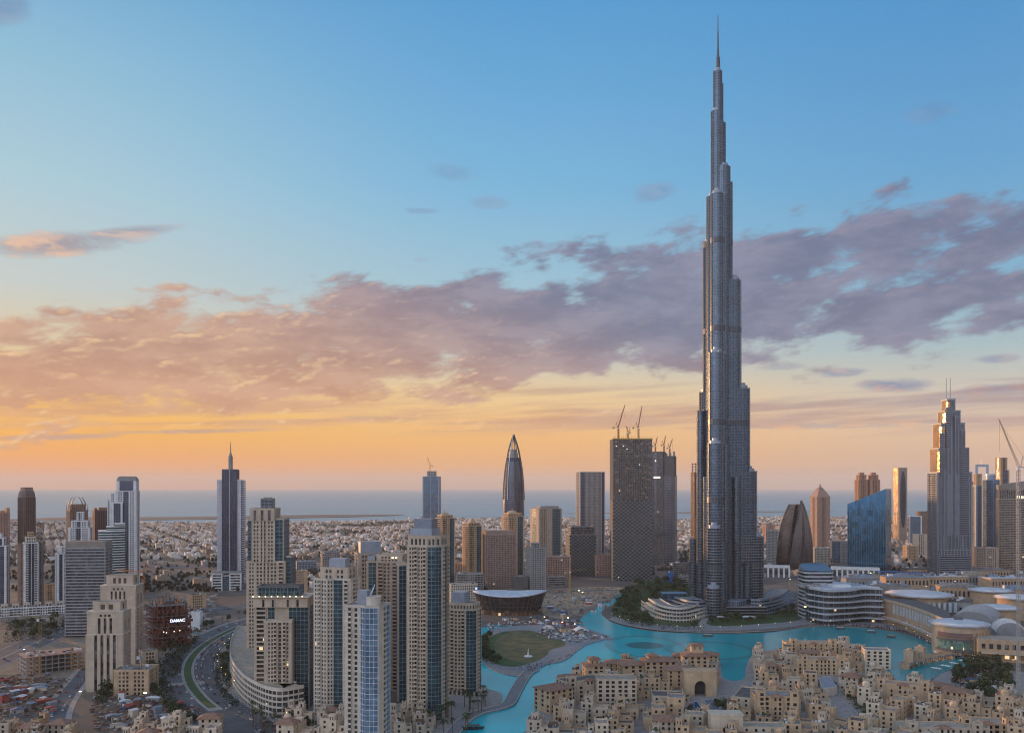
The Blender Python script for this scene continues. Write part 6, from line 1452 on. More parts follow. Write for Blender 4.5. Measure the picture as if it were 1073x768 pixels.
# ---- hotel and landmarks first
def wing(label, px, py, w, d, nf, rz, wm, roof='hip', kind='wide', name='palace_wing', tw=None, faces='frl', base=.9):
    X, Y = G(px, py); nf = max(3, nf - 1); t = thing(name, label, 'hotel wing', (X, Y, base), R(rz), 'wings of the palace hotel'); AVOID.append((X, Y, max(w, d) * .48))
    z = mass(t, -w / 2, w / 2, -d / 2, d / 2, 0, nf, wm, r_, faces, kind, bw=5.2)
    if roof == 'hip': hiproof(t, -w / 2, w / 2, -d / 2, d / 2, z)
    else: parapet(t, -w / 2, w / 2, -d / 2, d / 2, z, wm, roof)
    if w > 33 and roof != 'hip':
        for i in range(3):
            cxq = -w * .36 + i * w * .36; hw_ = 3.2 if i != 1 else 4.2; zq = mass(t, cxq - hw_, cxq + hw_, -d / 2 - 1.3, -d / 2 + 5 , 0, nf + (1 if i != 1 else 0), wm, r_, 'fl', kind if i != 1 else 'arched', name='projecting_bay', bw=3.4)
            if i == 1: hiproof(t, cxq - hw_, cxq + hw_, -d / 2 - 1.3, -d / 2 + 5, zq + .02, 2.2, .6)
            else: parapet(t, cxq - hw_, cxq + hw_, -d / 2 - 1.3, -d / 2 + 5, zq, wm, ROOFT, .9)
    if tw:
        for (x, y, s_, hh, hip) in tw:
            MB().rbox(x, y, s_, s_, z, z + hh).build('tower_shaft', wm, t)
            for sx in (-1, 1): MB().rbox(x + sx * s_ * .22, y - s_ / 2 - .03, 1.1, .2, z + hh - 3.4, z + hh - 1).build('slot_window', DARKFRAME, t)
            hiproof(t, x - s_ / 2, x + s_ / 2, y - s_ / 2, y + s_ / 2, z + hh, 2.4)
    return t
wing('palace hotel end wing with clay tiled roof and stepped lake balconies', 580, 744, 24, 20, 6, 38, SAND)
t = bpy.data.objects[-1] if False else None
wing('palace hotel middle wing with flat dark roof and loggias turned to the lake', 612, 734, 44, 18, 6, 24, CREAM, ROOFD)
wing('palace hotel tall front block with grid of wide loggias', 645, 738, 32, 20, 7, 0, CREAM, ROOFT)
wing('palace hotel corner tower block with two stacked clay roofs', 622, 722, 17, 16, 7, 8, SAND, 'hip', tw=[(0, 0, 9, 5, 1)])
wing('palace hotel tiled rear wing left of the garden', 664, 712, 26, 18, 5, 10, SAND)
wing('palace hotel tiled wing with triple arches on the lake side', 690, 712, 30, 20, 6, 6, PEACH, tw=[(-6, 2, 8, 4, 1)])
wing('palace hotel tallest rear tower wing under a clay roof', 728, 706, 24, 20, 6, -4, SAND, tw=[(2, 2, 11, 9, 1)])
wing('palace hotel tiled wing in front of the tallest rear tower', 712, 722, 26, 18, 6, 4, PEACH, kind='arched')
wing('palace hotel narrow tiled wing facing the inner cove', 742, 716, 18, 20, 4, -8, SAND, kind='arched')
wing('long sandy hall with flat dark roof left of the pools', 700, 742, 26, 20, 4, -6, CREAM, ROOFD, None)
wing('curved ivory terrace block with dark roof by the inner cove', 786, 741, 20, 40, 4, -24, IVORY, ROOFD, None)
wing('sand block with two dark window strips right of the pools', 812, 752, 34, 20, 6, -6, SAND, ROOFG, 'wide')
wing('ivory row with four arches and hedge on its roof, bottom middle', 798, 777, 30, 14, 4, -3, IVORY, ROOFT, 'arched')
wing('long arcaded sand block across the middle of right quarter', 860, 706, 48, 16, 5, -4, SAND, ROOFT, 'arched')
wing('colonnaded sand block with tall niches at the rear of right quarter', 850, 688, 56, 16, 5, -2, SAND, ROOFT, 'tall')
wing('white framed loggia block at the right rear lake corner', 918, 700, 24, 16, 6, -10, IVORY, ROOFG, 'wide')
wing('curving sand arcade with two arch rows right of the court', 946, 735, 46, 14, 5, -24, SAND, ROOFT, 'arched')
wing('bottom street block with five window bays, lower right', 985, 777, 60, 16, 4, -4, CREAM, ROOFT, None)
wing('bottom street block with dark loggias beside the crane', 1030, 772, 40, 18, 4, -8, SAND, ROOFT, 'wide')
# arch gates
def gate(label, px, py, w, d, h, wm, inner, rz=0, aw=.36):
    X, Y = G(px, py); t = thing('arched_gate', label, 'gate', (X, Y, .9), R(rz)); AVOID.append((X, Y, w * .5)); a = w * aw / 2; zh = h * .36
    arc = [(a * math.cos(math.pi * i / 10), zh + a * 1.15 * math.sin(math.pi * i / 10)) for i in range(11)]
    m = MB(); n0_ = len(m.v)
    for yy in (-d / 2, d / 2):
        m.v += [(-w / 2, yy, 0), (w / 2, yy, 0), (w / 2, yy, h), (-w / 2, yy, h)] + [(a, yy, 0)] + [(x, yy, z) for x, z in arc] + [(-a, yy, 0)]
    K = 17
    for off, flip in ((0, False), (K, True)):
        right = [1, 2] + [off * 0 + 5 + i for i in range(5, -1, -1)] + [4]; left = [3, 0, 16, 15, 14, 13, 12, 11, 10]
        f1 = [4, 1, 2] + [10 - i for i in range(0, 6)]; f2 = [0, 16, 15, 14, 13, 12, 11, 10, 2, 3]
        f1 = [4, 1, 2, 10, 9, 8, 7, 6, 5]
        for f in (f1, f2): ff = [off + i for i in f]; m.f.append(tuple(ff[::-1] if flip else ff))
    for i, j in ((1, 2), (2, 3), (3, 0)): m.f.append((i, K + i, K + j, j))
    ch = [4] + list(range(5, 16)) + [16]
    for i, j in zip(ch, ch[1:]): m.f.append((j, K + j, K + i, i))
    m.build('gate_wall', wm, t); MB().box(-a - .02, a + .02, d / 2 - .6, d / 2 - .3, 0, zh + a * 1.1).build('gate_infill', inner, t)
    MB().box(-w / 2 - .5, w / 2 + .5, -d / 2 - .5, d / 2 + .5, h + .01, h + 1).build('cornice', wm, t)
    MB().box(-w / 2 + 1, -a - 1.2, -d / 2 - .15, -d / 2 + .1, 1, h - 1.5).build('relief_panel', wm, t); MB().box(a + 1.2, w / 2 - 1, -d / 2 - .15, -d / 2 + .1, 1, h - 1.5).build('relief_panel', wm, t)
gate('large sand portal with deep pointed arch behind the twin pools', 733, 729, 27, 10, 21, SAND, DARKFRAME, -3)
gate('pale arched gate block standing at the bottom edge below the pools', 760, 777, 22, 12, 19, IVORY, SAND, -2)
for (px, py) in ((731, 744), (747, 741)): avoid_px(px, py, 14)
avoid_px(739, 754, 13)
def pool(label, pix, z=1.0, raised=0.0, group=None):
    P = [G(*p, z=raised) for p in pix]; c = (sum(p[0] for p in P) / len(P), sum(p[1] for p in P) / len(P)); t = thing('swimming_pool', label, 'pool', (c[0], c[1], z + raised), 0, group)
    Q = [(x - c[0], y - c[1]) for x, y in P]; A = sum(Q[i][0] * Q[(i + 1) % 4][1] - Q[(i + 1) % 4][0] * Q[i][1] for i in range(4)); Q = Q if A > 0 else Q[::-1]
    MB().prism([(x * 1.12, y * 1.12) for x, y in Q], -raised if raised else 0, .2).build('pool_deck', CREAM2, t); MB().prism(Q, .2, .26).build('water', mat('pool_water', (.02, .12, .24), rough=.08, streak=False), t); return t
pool('left one of the twin blue pools before the large sand portal', ((722, 738), (730, 736), (737, 747), (726, 749)))
pool('right one of the twin blue pools before the large sand portal', ((738, 735), (746, 733.5), (754, 743), (745, 745)))
pool('blue roof pool in the middle of the right old town quarter', ((858, 712), (869, 710), (876, 720), (863, 722)), raised=7.0)
sheet('court_lawn', [(881, 725), (897, 722), (916, 745), (902, 750)], mat('court_paving', (.30, .25, .20), streak=False), .95)
sheet('court_lawn', [(893, 756), (925, 753), (940, 768), (900, 772)], GRASS, .96)
sheet('court_garden', [(752, 735), (770, 733), (786, 758), (770, 760)], GRASS, .95)
HOUSES = place_houses()
# villas at the lower left
def villa_row(cfg, colset, tag_, seed, xr, yr, n, sz=(11, 15), gap=16, ang=0, nfs=(2, 3), base=.06, poly=None):
    rg = random.Random(seed); pl = []
    for _ in range(3000):
        if len(pl) >= n: break
        px, py = rg.uniform(*xr), rg.uniform(*yr); p = G(px, py)
        if poly and not poly(px, py): continue
        if any((p[0] - q_[0]) ** 2 + (p[1] - q_[1]) ** 2 < gap ** 2 for q_ in pl): continue
        pl.append(p)
        for tr in range(50):
            col, feat, nf = rg.choice(colset), rg.choice(FEATS), rg.choice(nfs); lb = unique_label(col, feat, nf, tag_[int((px - xr[0]) / (xr[1] - xr[0]) * len(tag_) * .999)])
            if lb not in USED: break
        USED.add(lb); town_house(px, py, rg.uniform(*sz), rg.uniform(9, 12), nf, R(ang + rg.uniform(-6, 6)), col, feat, lb, rg, group='low houses at the bottom left', world=p, base=base)
villa_row(0, ['ivory', 'cream'], ['in the crescent below the rounded bay tower', 'in the crescent by the blue windowed tower'], 5, (300, 364), (757, 778), 16, ang=-6, gap=13.5, nfs=(3, 4))
villa_row(0, ['ivory', 'cream'], ['at the foot of the tallest lakeside tower'], 6, (410, 452), (755, 778), 9, ang=12, gap=14, nfs=(3, 4))
villa_row(0, ['sand', 'cream', 'peach'], ['in the bottom left corner', 'bottom left beside the straight street'], 7, (-8, 78), (768, 790), 18, gap=16, nfs=(2, 3))
villa_row(0, ['ivory'], ['on the bottom edge left of the boulevard', 'on the bottom edge by the parked cars'], 8, (135, 222), (768, 790), 14, gap=15, nfs=(2, 3, 4))

# ------------------------------------------------------------------ distant low-rise city
TOWERPOS = [(o.location.x, o.location.y) for o in C.objects if o.type == 'EMPTY' and o.get('category') in ('skyscraper', 'building')]
BLK = [mat('far_white', (.72, .68, .65), streak=False, scale=.05), mat('far_sand', (.45, .36, .29), streak=False, scale=.05), mat('far_brown', (.20, .15, .13), streak=False, scale=.05), mat('far_grey', (.36, .33, .32), streak=False, scale=.05)]
r_ = random.Random(77)
def coasty(x):
    for (a, b), (c, d) in zip(COAST, COAST[1:]):
        if a <= x <= c: return b + (d - b) * (x - a) / (c - a)
    return 4300
def cityok(x, y):
    if y > coasty(x) - 50: return False
    px = x / y * FPX + CX; py = HOR + CAM_H * FPX / y
    if py > 640: return False
    if 586 < py < 606: return r_.random() < .12
    if py > 606 and (px > 440 or px < 150): return False
    if 606 <= py and 150 < px < 330 and r_.random() < .8: return False
    return True
# stuff: the far mass as one mesh per tone
def far_city():
    """walled plots on a street grid turned 28 degrees; every fifth column and third row is a street"""
    rg = random.Random(1); tones = [MB(), MB(), MB(), MB()]; tre = MB(); A = R(28); ca, sa = math.cos(A), math.sin(A); n = 0
    for i in range(-190, 240):
        if i % 6 == 0: continue
        for j in range(20, 400):
            if j % 3 == 0: continue
            u, v = i * 23.0 + rg.uniform(-2, 2), j * 19.0 - 2200 + rg.uniform(-2, 2); x, y = u * ca - v * sa, u * sa + v * ca
            if y < 1700 or y > 5400 or abs(x) > .74 * y or not cityok(x, y): continue
            nz = mnoise.noise(Vector((x / 420, y / 420, 3)))
            if nz < -.30 or rg.random() < .14: continue
            if any((x - p[0]) ** 2 + (y - p[1]) ** 2 < 26 ** 2 for p in NEAR.get((int(x // 60), int(y // 60)), ())): continue
            mb = tones[0 if rg.random() < .42 else rg.choice([1, 1, 2, 3])]; w, d = rg.uniform(9, 17), rg.uniform(8, 14); h = rg.choice([4, 7, 7, 8, 10]) * (1.9 if rg.random() < .05 else 1); a = A + R(rg.uniform(-3, 3))
            mb.rbox(x, y, w, d, 0, h, a); n += 1
            if rg.random() < .6: mb.rbox(x + rg.uniform(-2, 2), y + rg.uniform(-2, 2), w * .45, d * .4, h, h + 2.8, a)
            if rg.random() < .5: mb.rbox(x + w * .6 * ca, y + w * .6 * sa, w * .5, d * .7, 0, h * .55, a)
            if rg.random() < .35: tones[1].rbox(x - 8 * sa * -1, y - 9 * ca, 19, .4, 0, 2.2, a)
    for k, mb in enumerate(tones): o = mb.build('distant_district', BLK[k]); o['kind'] = 'stuff'
# the nearest 280 houses of it, each its own thing
FH = []
for k in range(8):
    wm = BLK[k % 4]; w, d, h = (16, 13, 8)[0] + k, 12 + (k * 5) % 7, 7 + (k % 3) * 2.4
    t = thing('district_house', 'x', 'house', (0, 0, -900)); MB().box(-w / 2, w / 2, -d / 2, d / 2, 0, h).box(-w / 2, w * .1, -d / 2 + 1, d * .1, h, h + 3).build('wall', wm, t)
    MB().box(-w / 2 - .4, w / 2 + .4, -d / 2 - .4, -d / 2 - .02, h - .5, h + .9).box(-w / 2 - .4, w / 2 + .4, d / 2 + .02, d / 2 + .4, h - .5, h + .9).box(w / 2 + .02, w / 2 + .4, -d / 2, d / 2, h - .5, h + .9).build('parapet', wm, t)
    for i in range(3):
        for z in (1.4, 4.6): MB().box(-w * .38 + i * w * .3, -w * .38 + i * w * .3 + 2, -d / 2 - .1, -d / 2 + .1, z, z + 1.8).build('window', G_DARK, t)
    FH.append(t)
def zone(px, py):
    side = 'left of the spired pale tower' if px < 225 else 'right of the spired pale tower' if px < 345 else 'behind the cream tower cluster' if px < 480 else 'behind the bullet shaped tower' if px < 600 else 'between lattice towers and supertall' if px < 735 else 'right of the supertall tower' if px < 850 else 'behind the bright blue sloping glass block' if px < 970 else 'behind the twin antenna hotel tower'
    return side
cn = ['white', 'sand coloured', 'brown', 'grey']; k = 0; put = []; used = [False] * 8
while k < 280:
    y = 1560 + 1100 * r_.random() ** 1.3; x = r_.uniform(-.6, .62) * y; px = x / y * FPX + CX; py = HOR + CAM_H * FPX / y
    if not cityok(x, y) or any((x - a) ** 2 + (y - b) ** 2 < 26 ** 2 for a, b in put) or any((x - a) ** 2 + (y - b) ** 2 < 50 ** 2 for a, b in TOWERPOS): continue
    j = r_.randrange(8); put.append((x, y)); lb = f'small {cn[j % 4]} flat roofed house in the district {zone(px, py)}'
    a = R(28 + r_.choice([0, 90]) + r_.uniform(-4, 4))
    g = f'{cn[j % 4]} houses of the low district {zone(px, py)}'
    if not used[j]: used[j] = True; o = FH[j]; _k = list(o.children); KIDS[o.name] = _k; o.location = (x, y, 0); o.rotation_euler[2] = a; o['label'] = lb; o['group'] = g
    else: dup(FH[j], (x, y, 0), a, lb, g)
    k += 1
NEAR = {}
for (a, b) in put:
    for q_ in range(-1, 2):
        for w_ in range(-1, 2): NEAR.setdefault((int(a // 60) + q_, int(b // 60) + w_), []).append((a, b))
far_city()
# far trees as ground cover stuff, plus a darker green belt
LEAFD = mat('far_foliage', (.04, .042, .025), streak=False, scale=.2, var=.4)
mb = MB(); k = 0
while k < 13000:
    y = 1500 + 3400 * r_.random() ** 1.1; x = r_.uniform(-.7, .75) * y
    if y > coasty(x) - 30: continue
    py = HOR + CAM_H * FPX / y; px = x / y * FPX + CX
    if py > 640 or (px > 560 and py > 604): continue
    if mnoise.noise(Vector((x / 260, y / 260, 8))) < .02 and r_.random() < .75: continue
    s_ = r_.uniform(2.5, 6.5); rings = []
    for z_, f in ((.6, .55), (s_ * .5, 1.0), (s_ * 1.0, .8), (s_ * 1.35, .3)): rings.append([(x + s_ * .8 * f * math.cos(i * 1.257 + z_) * r_.uniform(.7, 1.2), y + s_ * .8 * f * math.sin(i * 1.257 + z_) * r_.uniform(.7, 1.2), z_) for i in range(5)])
    mb.loft(rings); k += 1
o = mb.build('distant_trees', LEAFD); o['kind'] = 'stuff'

# ------------------------------------------------------------------ trees
LEAF = [mat('leaf_a', (.035, .055, .018), streak=False, scale=.6, var=.5), mat('leaf_b', (.05, .065, .022), streak=False, scale=.6, var=.5), mat('leaf_c', (.028, .045, .02), streak=False, scale=.6, var=.5)]
BARK = mat('bark', (.12, .085, .06), streak=False)
def make_tree(seed, h=8.0, rad=3.6):
    rg = random.Random(seed); t = thing('leafy_tree', 'x', 'tree', (0, 0, -900)); tr = MB().cyl(0, 0, .35, 0, h * .45, 7, .22)
    cl = []
    for i in range(6): a = rg.uniform(0, 6.28); e = (rad * .6 * math.cos(a), rad * .6 * math.sin(a), h * rg.uniform(.55, .85)); tr.beam((0, 0, h * .38), e, .22, .08); cl.append(e)
    cl.append((0, 0, h * .85)); tr.build('trunk', BARK, t); m = MB()
    for c in cl:
        rr_ = rad * rg.uniform(.42, .62)
        for j in range(34):
            u = Vector((rg.gauss(0, 1), rg.gauss(0, 1), rg.gauss(0, .8))); u.normalize(); p = Vector(c) + u * rr_ * rg.uniform(.55, 1.1); s_ = rg.uniform(.35, .8)
            a = Vector((rg.gauss(0, 1), rg.gauss(0, 1), rg.gauss(0, 1))).normalized(); b = a.cross(u).normalized() if a.cross(u).length > .01 else Vector((1, 0, 0)); a = b.cross(u + a * .5).normalized()
            m.quad(p - a * s_ - b * s_ * .6, p + a * s_ - b * s_ * .5, p + a * s_ * .8 + b * s_ * .7, p - a * s_ * .7 + b * s_ * .6)
    m.build('crown', LEAF[seed % 3], t); return t
def make_palm(seed):
    rg = random.Random(seed); t = thing('palm_tree', 'x', 'palm', (0, 0, -900)); h = 8.5 + seed % 3; MB().cyl(0, 0, .32, 0, h, 7, .2).build('trunk', BARK, t); m = MB()
    for i in range(16):
        a = i * 2.399; up = rg.uniform(.1, 1.0); L = rg.uniform(2.8, 3.8); pr = Vector((0, 0, h)); w0 = .28; d = Vector((math.cos(a), math.sin(a), 0)); side = Vector((-d.y, d.x, 0))
        for j in range(5):
            f = (j + 1) / 5; p = Vector((0, 0, h)) + d * L * f + Vector((0, 0, up * 2.4 * math.sin(f * 2.0) - f * f * 2.2)); w1 = .55 * (1 - f) + .08; m.quad(pr - side * w0, pr + side * w0, p + side * w1, p - side * w1); w0 = w1; pr = p
    m.build('crown', LEAF[seed % 2], t); return t
TREES = [make_tree(i, 7 + i * .9, 3.4 + .3 * i) for i in range(5)]; PALMS = [make_palm(i) for i in range(3)]
tused = {}
def plant_at(kind, x, y, z, label, group, s=1.0):
    src = r_.choice(TREES if kind == 'tree' else PALMS); a = r_.uniform(0, 6.28); s = s * r_.uniform(.75, 1.25)
    if src.name not in tused:
        tused[src.name] = 1; KIDS[src.name] = list(src.children); src.location = (x, y, z); src.rotation_euler[2] = a; src.scale = (s, s, s); src['label'] = label; src['group'] = group
    else: dup(src, (x, y, z), a, label, group, (s, s, s))
ntree = [0]
def grove(kind, poly, n, z, label, group, mind=5.0, s=1.0, world=False, extra=None):
    P = poly if world else [G(*p) for p in poly]; xs = [p[0] for p in P]; ys = [p[1] for p in P]; pl = []; tr = 0
    while len(pl) < n and tr < n * 60:
        tr += 1; p = (r_.uniform(min(xs), max(xs)), r_.uniform(min(ys), max(ys)))
        if not inside(p, P) or any((p[0] - q_[0]) ** 2 + (p[1] - q_[1]) ** 2 < mind ** 2 for q_ in pl): continue
        if extra and not extra(p): continue
        pl.append(p); plant_at(kind, p[0], p[1], z, label, group, s)
PARK = [(642, 648), (645, 634), (655, 622), (668, 612), (700, 610), (722, 616), (735, 628), (738, 640), (700, 634), (672, 634), (668, 642), (690, 656), (740, 658), (735, 661), (690, 660), (660, 655)]
grove('tree', PARK, 76, 1.05, 'dark leafy tree of the wooded park left of the supertall tower', 'trees of the wooded park', 6.5, 1.35)
grove('tree', [(745, 655), (800, 653), (835, 648), (836, 640), (800, 640), (748, 645)], 22, 1.06, 'dark leafy tree on the lawn below the supertall tower', 'trees below the supertall tower', 6)
grove('tree', [(1000, 705), (1018, 700), (1045, 698), (1062, 704), (1060, 730), (1040, 742), (1012, 735), (1000, 720)], 34, .9, 'leafy tree in the garden between the cinema drum and the crane', 'trees of the right hand garden', 5.5, 1.2)
grove('palm', [(1000, 705), (1018, 700), (1062, 704), (1060, 730), (1012, 735)], 10, .9, 'palm among the leafy trees of the right hand garden', 'palms of the right hand garden', 6)
BW_L = [p for p in BLV]
for off, n_, lb in ((33, 19, 'street tree on the outer left verge of the curved boulevard'), (41, 20, 'street tree in the wooded strip left of the curved boulevard'), (-33, 18, 'street tree on the verge between boulevard and curved podium')):
    for (x, y, a) in along(BLV, n_, off): 
        if y < 1400 and y > 640: plant_at('tree' if r_.random() < .75 else 'palm', x + r_.uniform(-2, 2), y + r_.uniform(-2, 2), .1, lb, 'street trees along the boulevard', .95)
grove('tree', [(502, 690), (503, 676), (507, 669), (516, 665), (511, 678), (514, 688), (526, 698), (512, 697)], 20, .95, 'tree on the left rim of the round lawn', 'trees around the round lawn', 5, .9)
grove('palm', [(486, 738), (506, 733), (515, 737), (498, 752), (486, 750)], 12, 1.0, 'palm on the quay between short lakeside tower and causeway', 'palms on the lakeside quay', 4.5, 1.2)
grove('palm', [(440, 762), (470, 750), (490, 766), (510, 775), (470, 785)], 12, .95, 'palm at the bottom edge beside the tallest lakeside tower', 'palms on the bottom quay', 5, 1.2)
grove('palm', [(262, 752), (300, 765), (320, 768), (300, 778), (262, 768)], 14, .15, 'palm on the forecourt below the curved podium', 'palms on the podium forecourt', 5)
grove('tree', [(104, 735), (118, 700), (128, 695), (120, 735)], 10, .1, 'street tree right of the straight lower left street', 'trees along the lower left street', 6)
grove('tree', [(5, 655), (60, 648), (90, 650), (60, 668), (10, 672)], 26, .1, 'tree beside the highway below the left towers', 'trees by the left highway', 8, 1.1)
HP = HOUSES
for px, py, lb in ((740, 752, 'beside the twin pools'), (770, 745, 'in the pool garden'), (905, 735, 'in the long courtyard'), (885, 722, 'at the head of the courtyard'), (640, 760, 'among the lower left old town houses'), (850, 690, 'on the court behind the niches'), (948, 748, 'on the lower right old town street'), (915, 760, 'on the court lawn')):
    x, y = G(px, py)
    for i in range(8):
        q_ = (x + r_.uniform(-16, 16), y + r_.uniform(-18, 18))
        if inside(q_, PW) and not any((q_[0] - a) ** 2 + (q_[1] - b) ** 2 < 11 ** 2 for a, b in HP): plant_at('palm' if i % 2 else 'tree', q_[0], q_[1], .9, ('palm ' if i % 2 else 'leafy tree ') + lb, 'trees of the old town courts', .7)

# ------------------------------------------------------------------ cars
CARP = {}
def make_car(col, m_):
    t = thing('parked_car', 'x', 'car', (0, 0, -900)); MB().prism([(-2.25, -.85), (2.25, -.85), (2.25, .85), (-2.25, .85)], .35, .95, [(-2.2, -.82), (2.15, -.82), (2.15, .82), (-2.2, .82)]).build('body', m_, t)
    MB().prism([(-1.7, -.78), (1.0, -.78), (1.0, .78), (-1.7, .78)], .952, 1.5, [(-1.3, -.62), (.4, -.62), (.4, .62), (-1.3, .62)]).build('cabin', DARKFRAME, t)
    MB().box(-1.25, .35, -.6, .6, 1.503, 1.54).build('car_roof', m_, t)
    for x in (-1.4, 1.4):
        for y in (-.82, .82):
            P = [(x + .34 * math.cos(i * .785), .34 + .34 * math.sin(i * .785)) for i in range(8)]; MB().loft([[(a, y - .12, b) for a, b in P], [(a, y + .12, b) for a, b in P]]).build('wheel', DARKFRAME, t)
    return t
for cn_, cm in (('white', WHITE), ('silver', STEEL), ('dark', mat('dark_car_paint', (.03, .03, .035), rough=.3)), ('red', REDP), ('grey', GREYC)): CARP[cn_] = [make_car(cn_, cm), False]
def put_car(x, y, a, where, z=.16, group='cars'):
    c = r_.choice(['white', 'white', 'white', 'silver', 'dark', 'grey', 'red']); src = CARP[c]; lb = f'{c} car {where}'
    if not src[1]: src[1] = True; KIDS[src[0].name] = list(src[0].children); o = src[0]; o.location = (x, y, z); o.rotation_euler[2] = a; o['label'] = lb; o['group'] = group
    else: dup(src[0], (x, y, z), a, lb, group)
for off in (7.5, 12.5, 17.5, 22.3, -7.5, -12.5, -17.5, -22.3):
    for (x, y, a) in along(BLV, 26, off, r_.uniform(0, 15)):
        if 640 < y < 1500 and r_.random() < .42: put_car(x, y, a + (math.pi if off > 0 else 0), 'driving on the ' + ('left' if off > 0 else 'right') + ' carriageway of the curved boulevard', group='cars on the boulevard')
for (x, y, a) in along(BLV[-52:-26], 6.5, 7.5) + along(BLV[-52:-26], 6.5, 12.5):
    if r_.random() < .6: put_car(x, y, a, 'in the queue on the lower boulevard', group='cars queueing on the boulevard')
for off in (3.2, -3.2):
    for (x, y, a) in along(ROAD2, 17, off): 
        if r_.random() < .5: put_car(x, y, a, 'on the straight lower left street', group='cars on the lower left street')
for off in (14, 6, -6, -14):
    for (x, y, a) in along(ROAD3, 24, off):
        if r_.random() < .3 and x < 0: put_car(x, y, a, 'on the wide left highway', group='cars on the left highway')
for i in range(26): x, y = G(r_.uniform(272, 330), r_.uniform(756, 770)); put_car(x, y, R(20), 'parked before the curved podium', z=.1, group='cars parked by the podium') if i % 2 else None
# ------------------------------------------------------------------ street lamps
def make_lamp(m_, h=10, r=.5):
    t = thing('street_lamp', 'x', 'lamp', (0, 0, -900)); MB().cyl(0, 0, .14, 0, h, 6, .08).beam((0, 0, h), (1.4, 0, h + .3), .14).build('pole', STEEL, t); MB().rbox(1.5, 0, 1.5 * r, 1.1 * r, h + .05, h + .35 * r + .2).build('lamp_head', m_, t); return t
LP = [make_lamp(LAMPY, 9, .45), make_lamp(LAMPW, 12, 1.0), make_lamp(LAMPG, 14, 1.3)]; lu = [False] * 3
def lampat(k, x, y, lb, g, z=0.0):
    if not lu[k]: lu[k] = True; KIDS[LP[k].name] = list(LP[k].children); LP[k].location = (x, y, z); LP[k]['label'] = lb; LP[k]['group'] = g
    else: dup(LP[k], (x, y, z), r_.uniform(0, 6), lb, g)
for (x, y, a) in along(BLV, 34, 28.5): lampat(0, x, y, 'small lit lamp on the left kerb of the boulevard', 'lamps along the boulevard') if 650 < y < 1300 else None
for (x, y, a) in along(smooth_line([G(640, 651), G(680, 662), G(760, 665), (G(850, 659)), G(925, 661), G(985, 681)], 5), 26, 2): lampat(0, x, y, 'small lit lamp on the lake promenade', 'lamps along the lake promenade', .9)
for i, (px, py, k_, lb) in enumerate(((601, 664, 1, 'bright floodlight at the left of the island tip works'), (594, 659, 2, 'bright floodlight in the middle of the island tip works'), (588, 662, 1, 'bright floodlight nearest the round lawn'), (570, 656, 1, 'bright white floodlight by the boat shaped hall'),
      (606, 628, 2, 'yellow floodlight in the sandy site behind the lake'), (610, 630, 2, 'second yellow floodlight in the sandy site, slightly nearer'), (150, 745, 2, 'yellow lit lamp at the lower left site'), (121, 728, 1, 'warm floodlight in front of the cream twin towers'), (86, 740, 1, 'warm lamp beside the straight lower left street'),
      (913, 608, 2, 'green white lamp below the bright blue glass block'), (897, 594, 1, 'small bright lamp right of the white arcade'), (932, 622, 2, 'large warm lamp on the mall roofs'), (971, 622, 1, 'bright lamp behind the widest disc roof'), (1001, 616, 1, 'bright lamp below the twin antenna hotel tower'), (1075, 606, 1, 'bright lamp at the right edge'), (827, 614, 1, 'white lamp between the banded block and supertall tower'),
      (682, 596, 1, 'white lamp left of the supertall tower site'), (704, 597, 1, 'white lamp beside the blue hoarding'), (648, 612, 1, 'small white lamp before the woven facade high rise'), (24, 693, 1, 'white lamp on the half built concrete frame'), (50, 700, 1, 'white lamp below the concrete frame'))):
    x, y = G(px, py); lampat(k_, x, y, lb, 'floodlights', 0)
# ------------------------------------------------------------------ the big crane at the right and site cranes
X_, Y_ = G(1067, 742); crane('tower_crane', 'tall pale lattice crane with raised jib standing at the right edge', X_, Y_, 0, Z(492, Y_), 42, 187, 66, col=mat('pale_crane', (.42, .38, .35)), t=.85, counter=9)
for (px, py, ht, lb, az, lf, jb) in ((42, 708, 650, 'yellow crane beside the half built concrete frame', 200, 12, 34), (147, 728, 690, 'orange crane before the cream twin towers', 120, 5, 26), (597, 640, 600, 'thin yellow crane on the sandy site right of the boat shaped hall', 30, 3, 30), (928, 602, 586, 'yellow crane before the bright blue sloping glass block', 5, 2, 50)):
    x, y = G(px, py); crane('tower_crane', lb, x, y, 0, Z(ht, y), jb, az, lf, col=mat('dull_yellow', (.36, .27, .10)) if 'yellow' in lb else RUST, t=.5, counter=8)
# island tip works: sheds, tents, white sail and boom
KIT = [WHITE, BLUEST, REDP, GREYC, SAND, mat('faded_blue', (.08, .13, .24)), ROOFD, CREAM2, RUST]
def shed(px, py, w, d, h, a, m_, rm, label, base=.9, cat='shed'):
    x, y = G(px, py); t = thing('site_shed', label, cat, (x, y, base), R(a), 'sheds on the building sites'); MB().rbox(0, 0, w, d, 0, h).build('wall', m_, t); MB().loft([[(-w / 2 - .3, yy, h), (w / 2 + .3, yy, h), (w / 2 + .3, yy, h + .2), (0, yy, h + 1.1), (-w / 2 - .3, yy, h + .2)] for yy in (-d / 2 - .3, d / 2 + .3)]).build('roof', rm, t)
    MB().rbox(-w * .2, -d / 2 - .03, 1.2, .12, 0, 2.2).build('door', DARKFRAME, t)
cnm = {0: 'white', 1: 'blue grey', 2: 'red', 3: 'grey', 4: 'sand', 5: 'blue', 6: 'dark', 7: 'cream', 8: 'rust brown'}
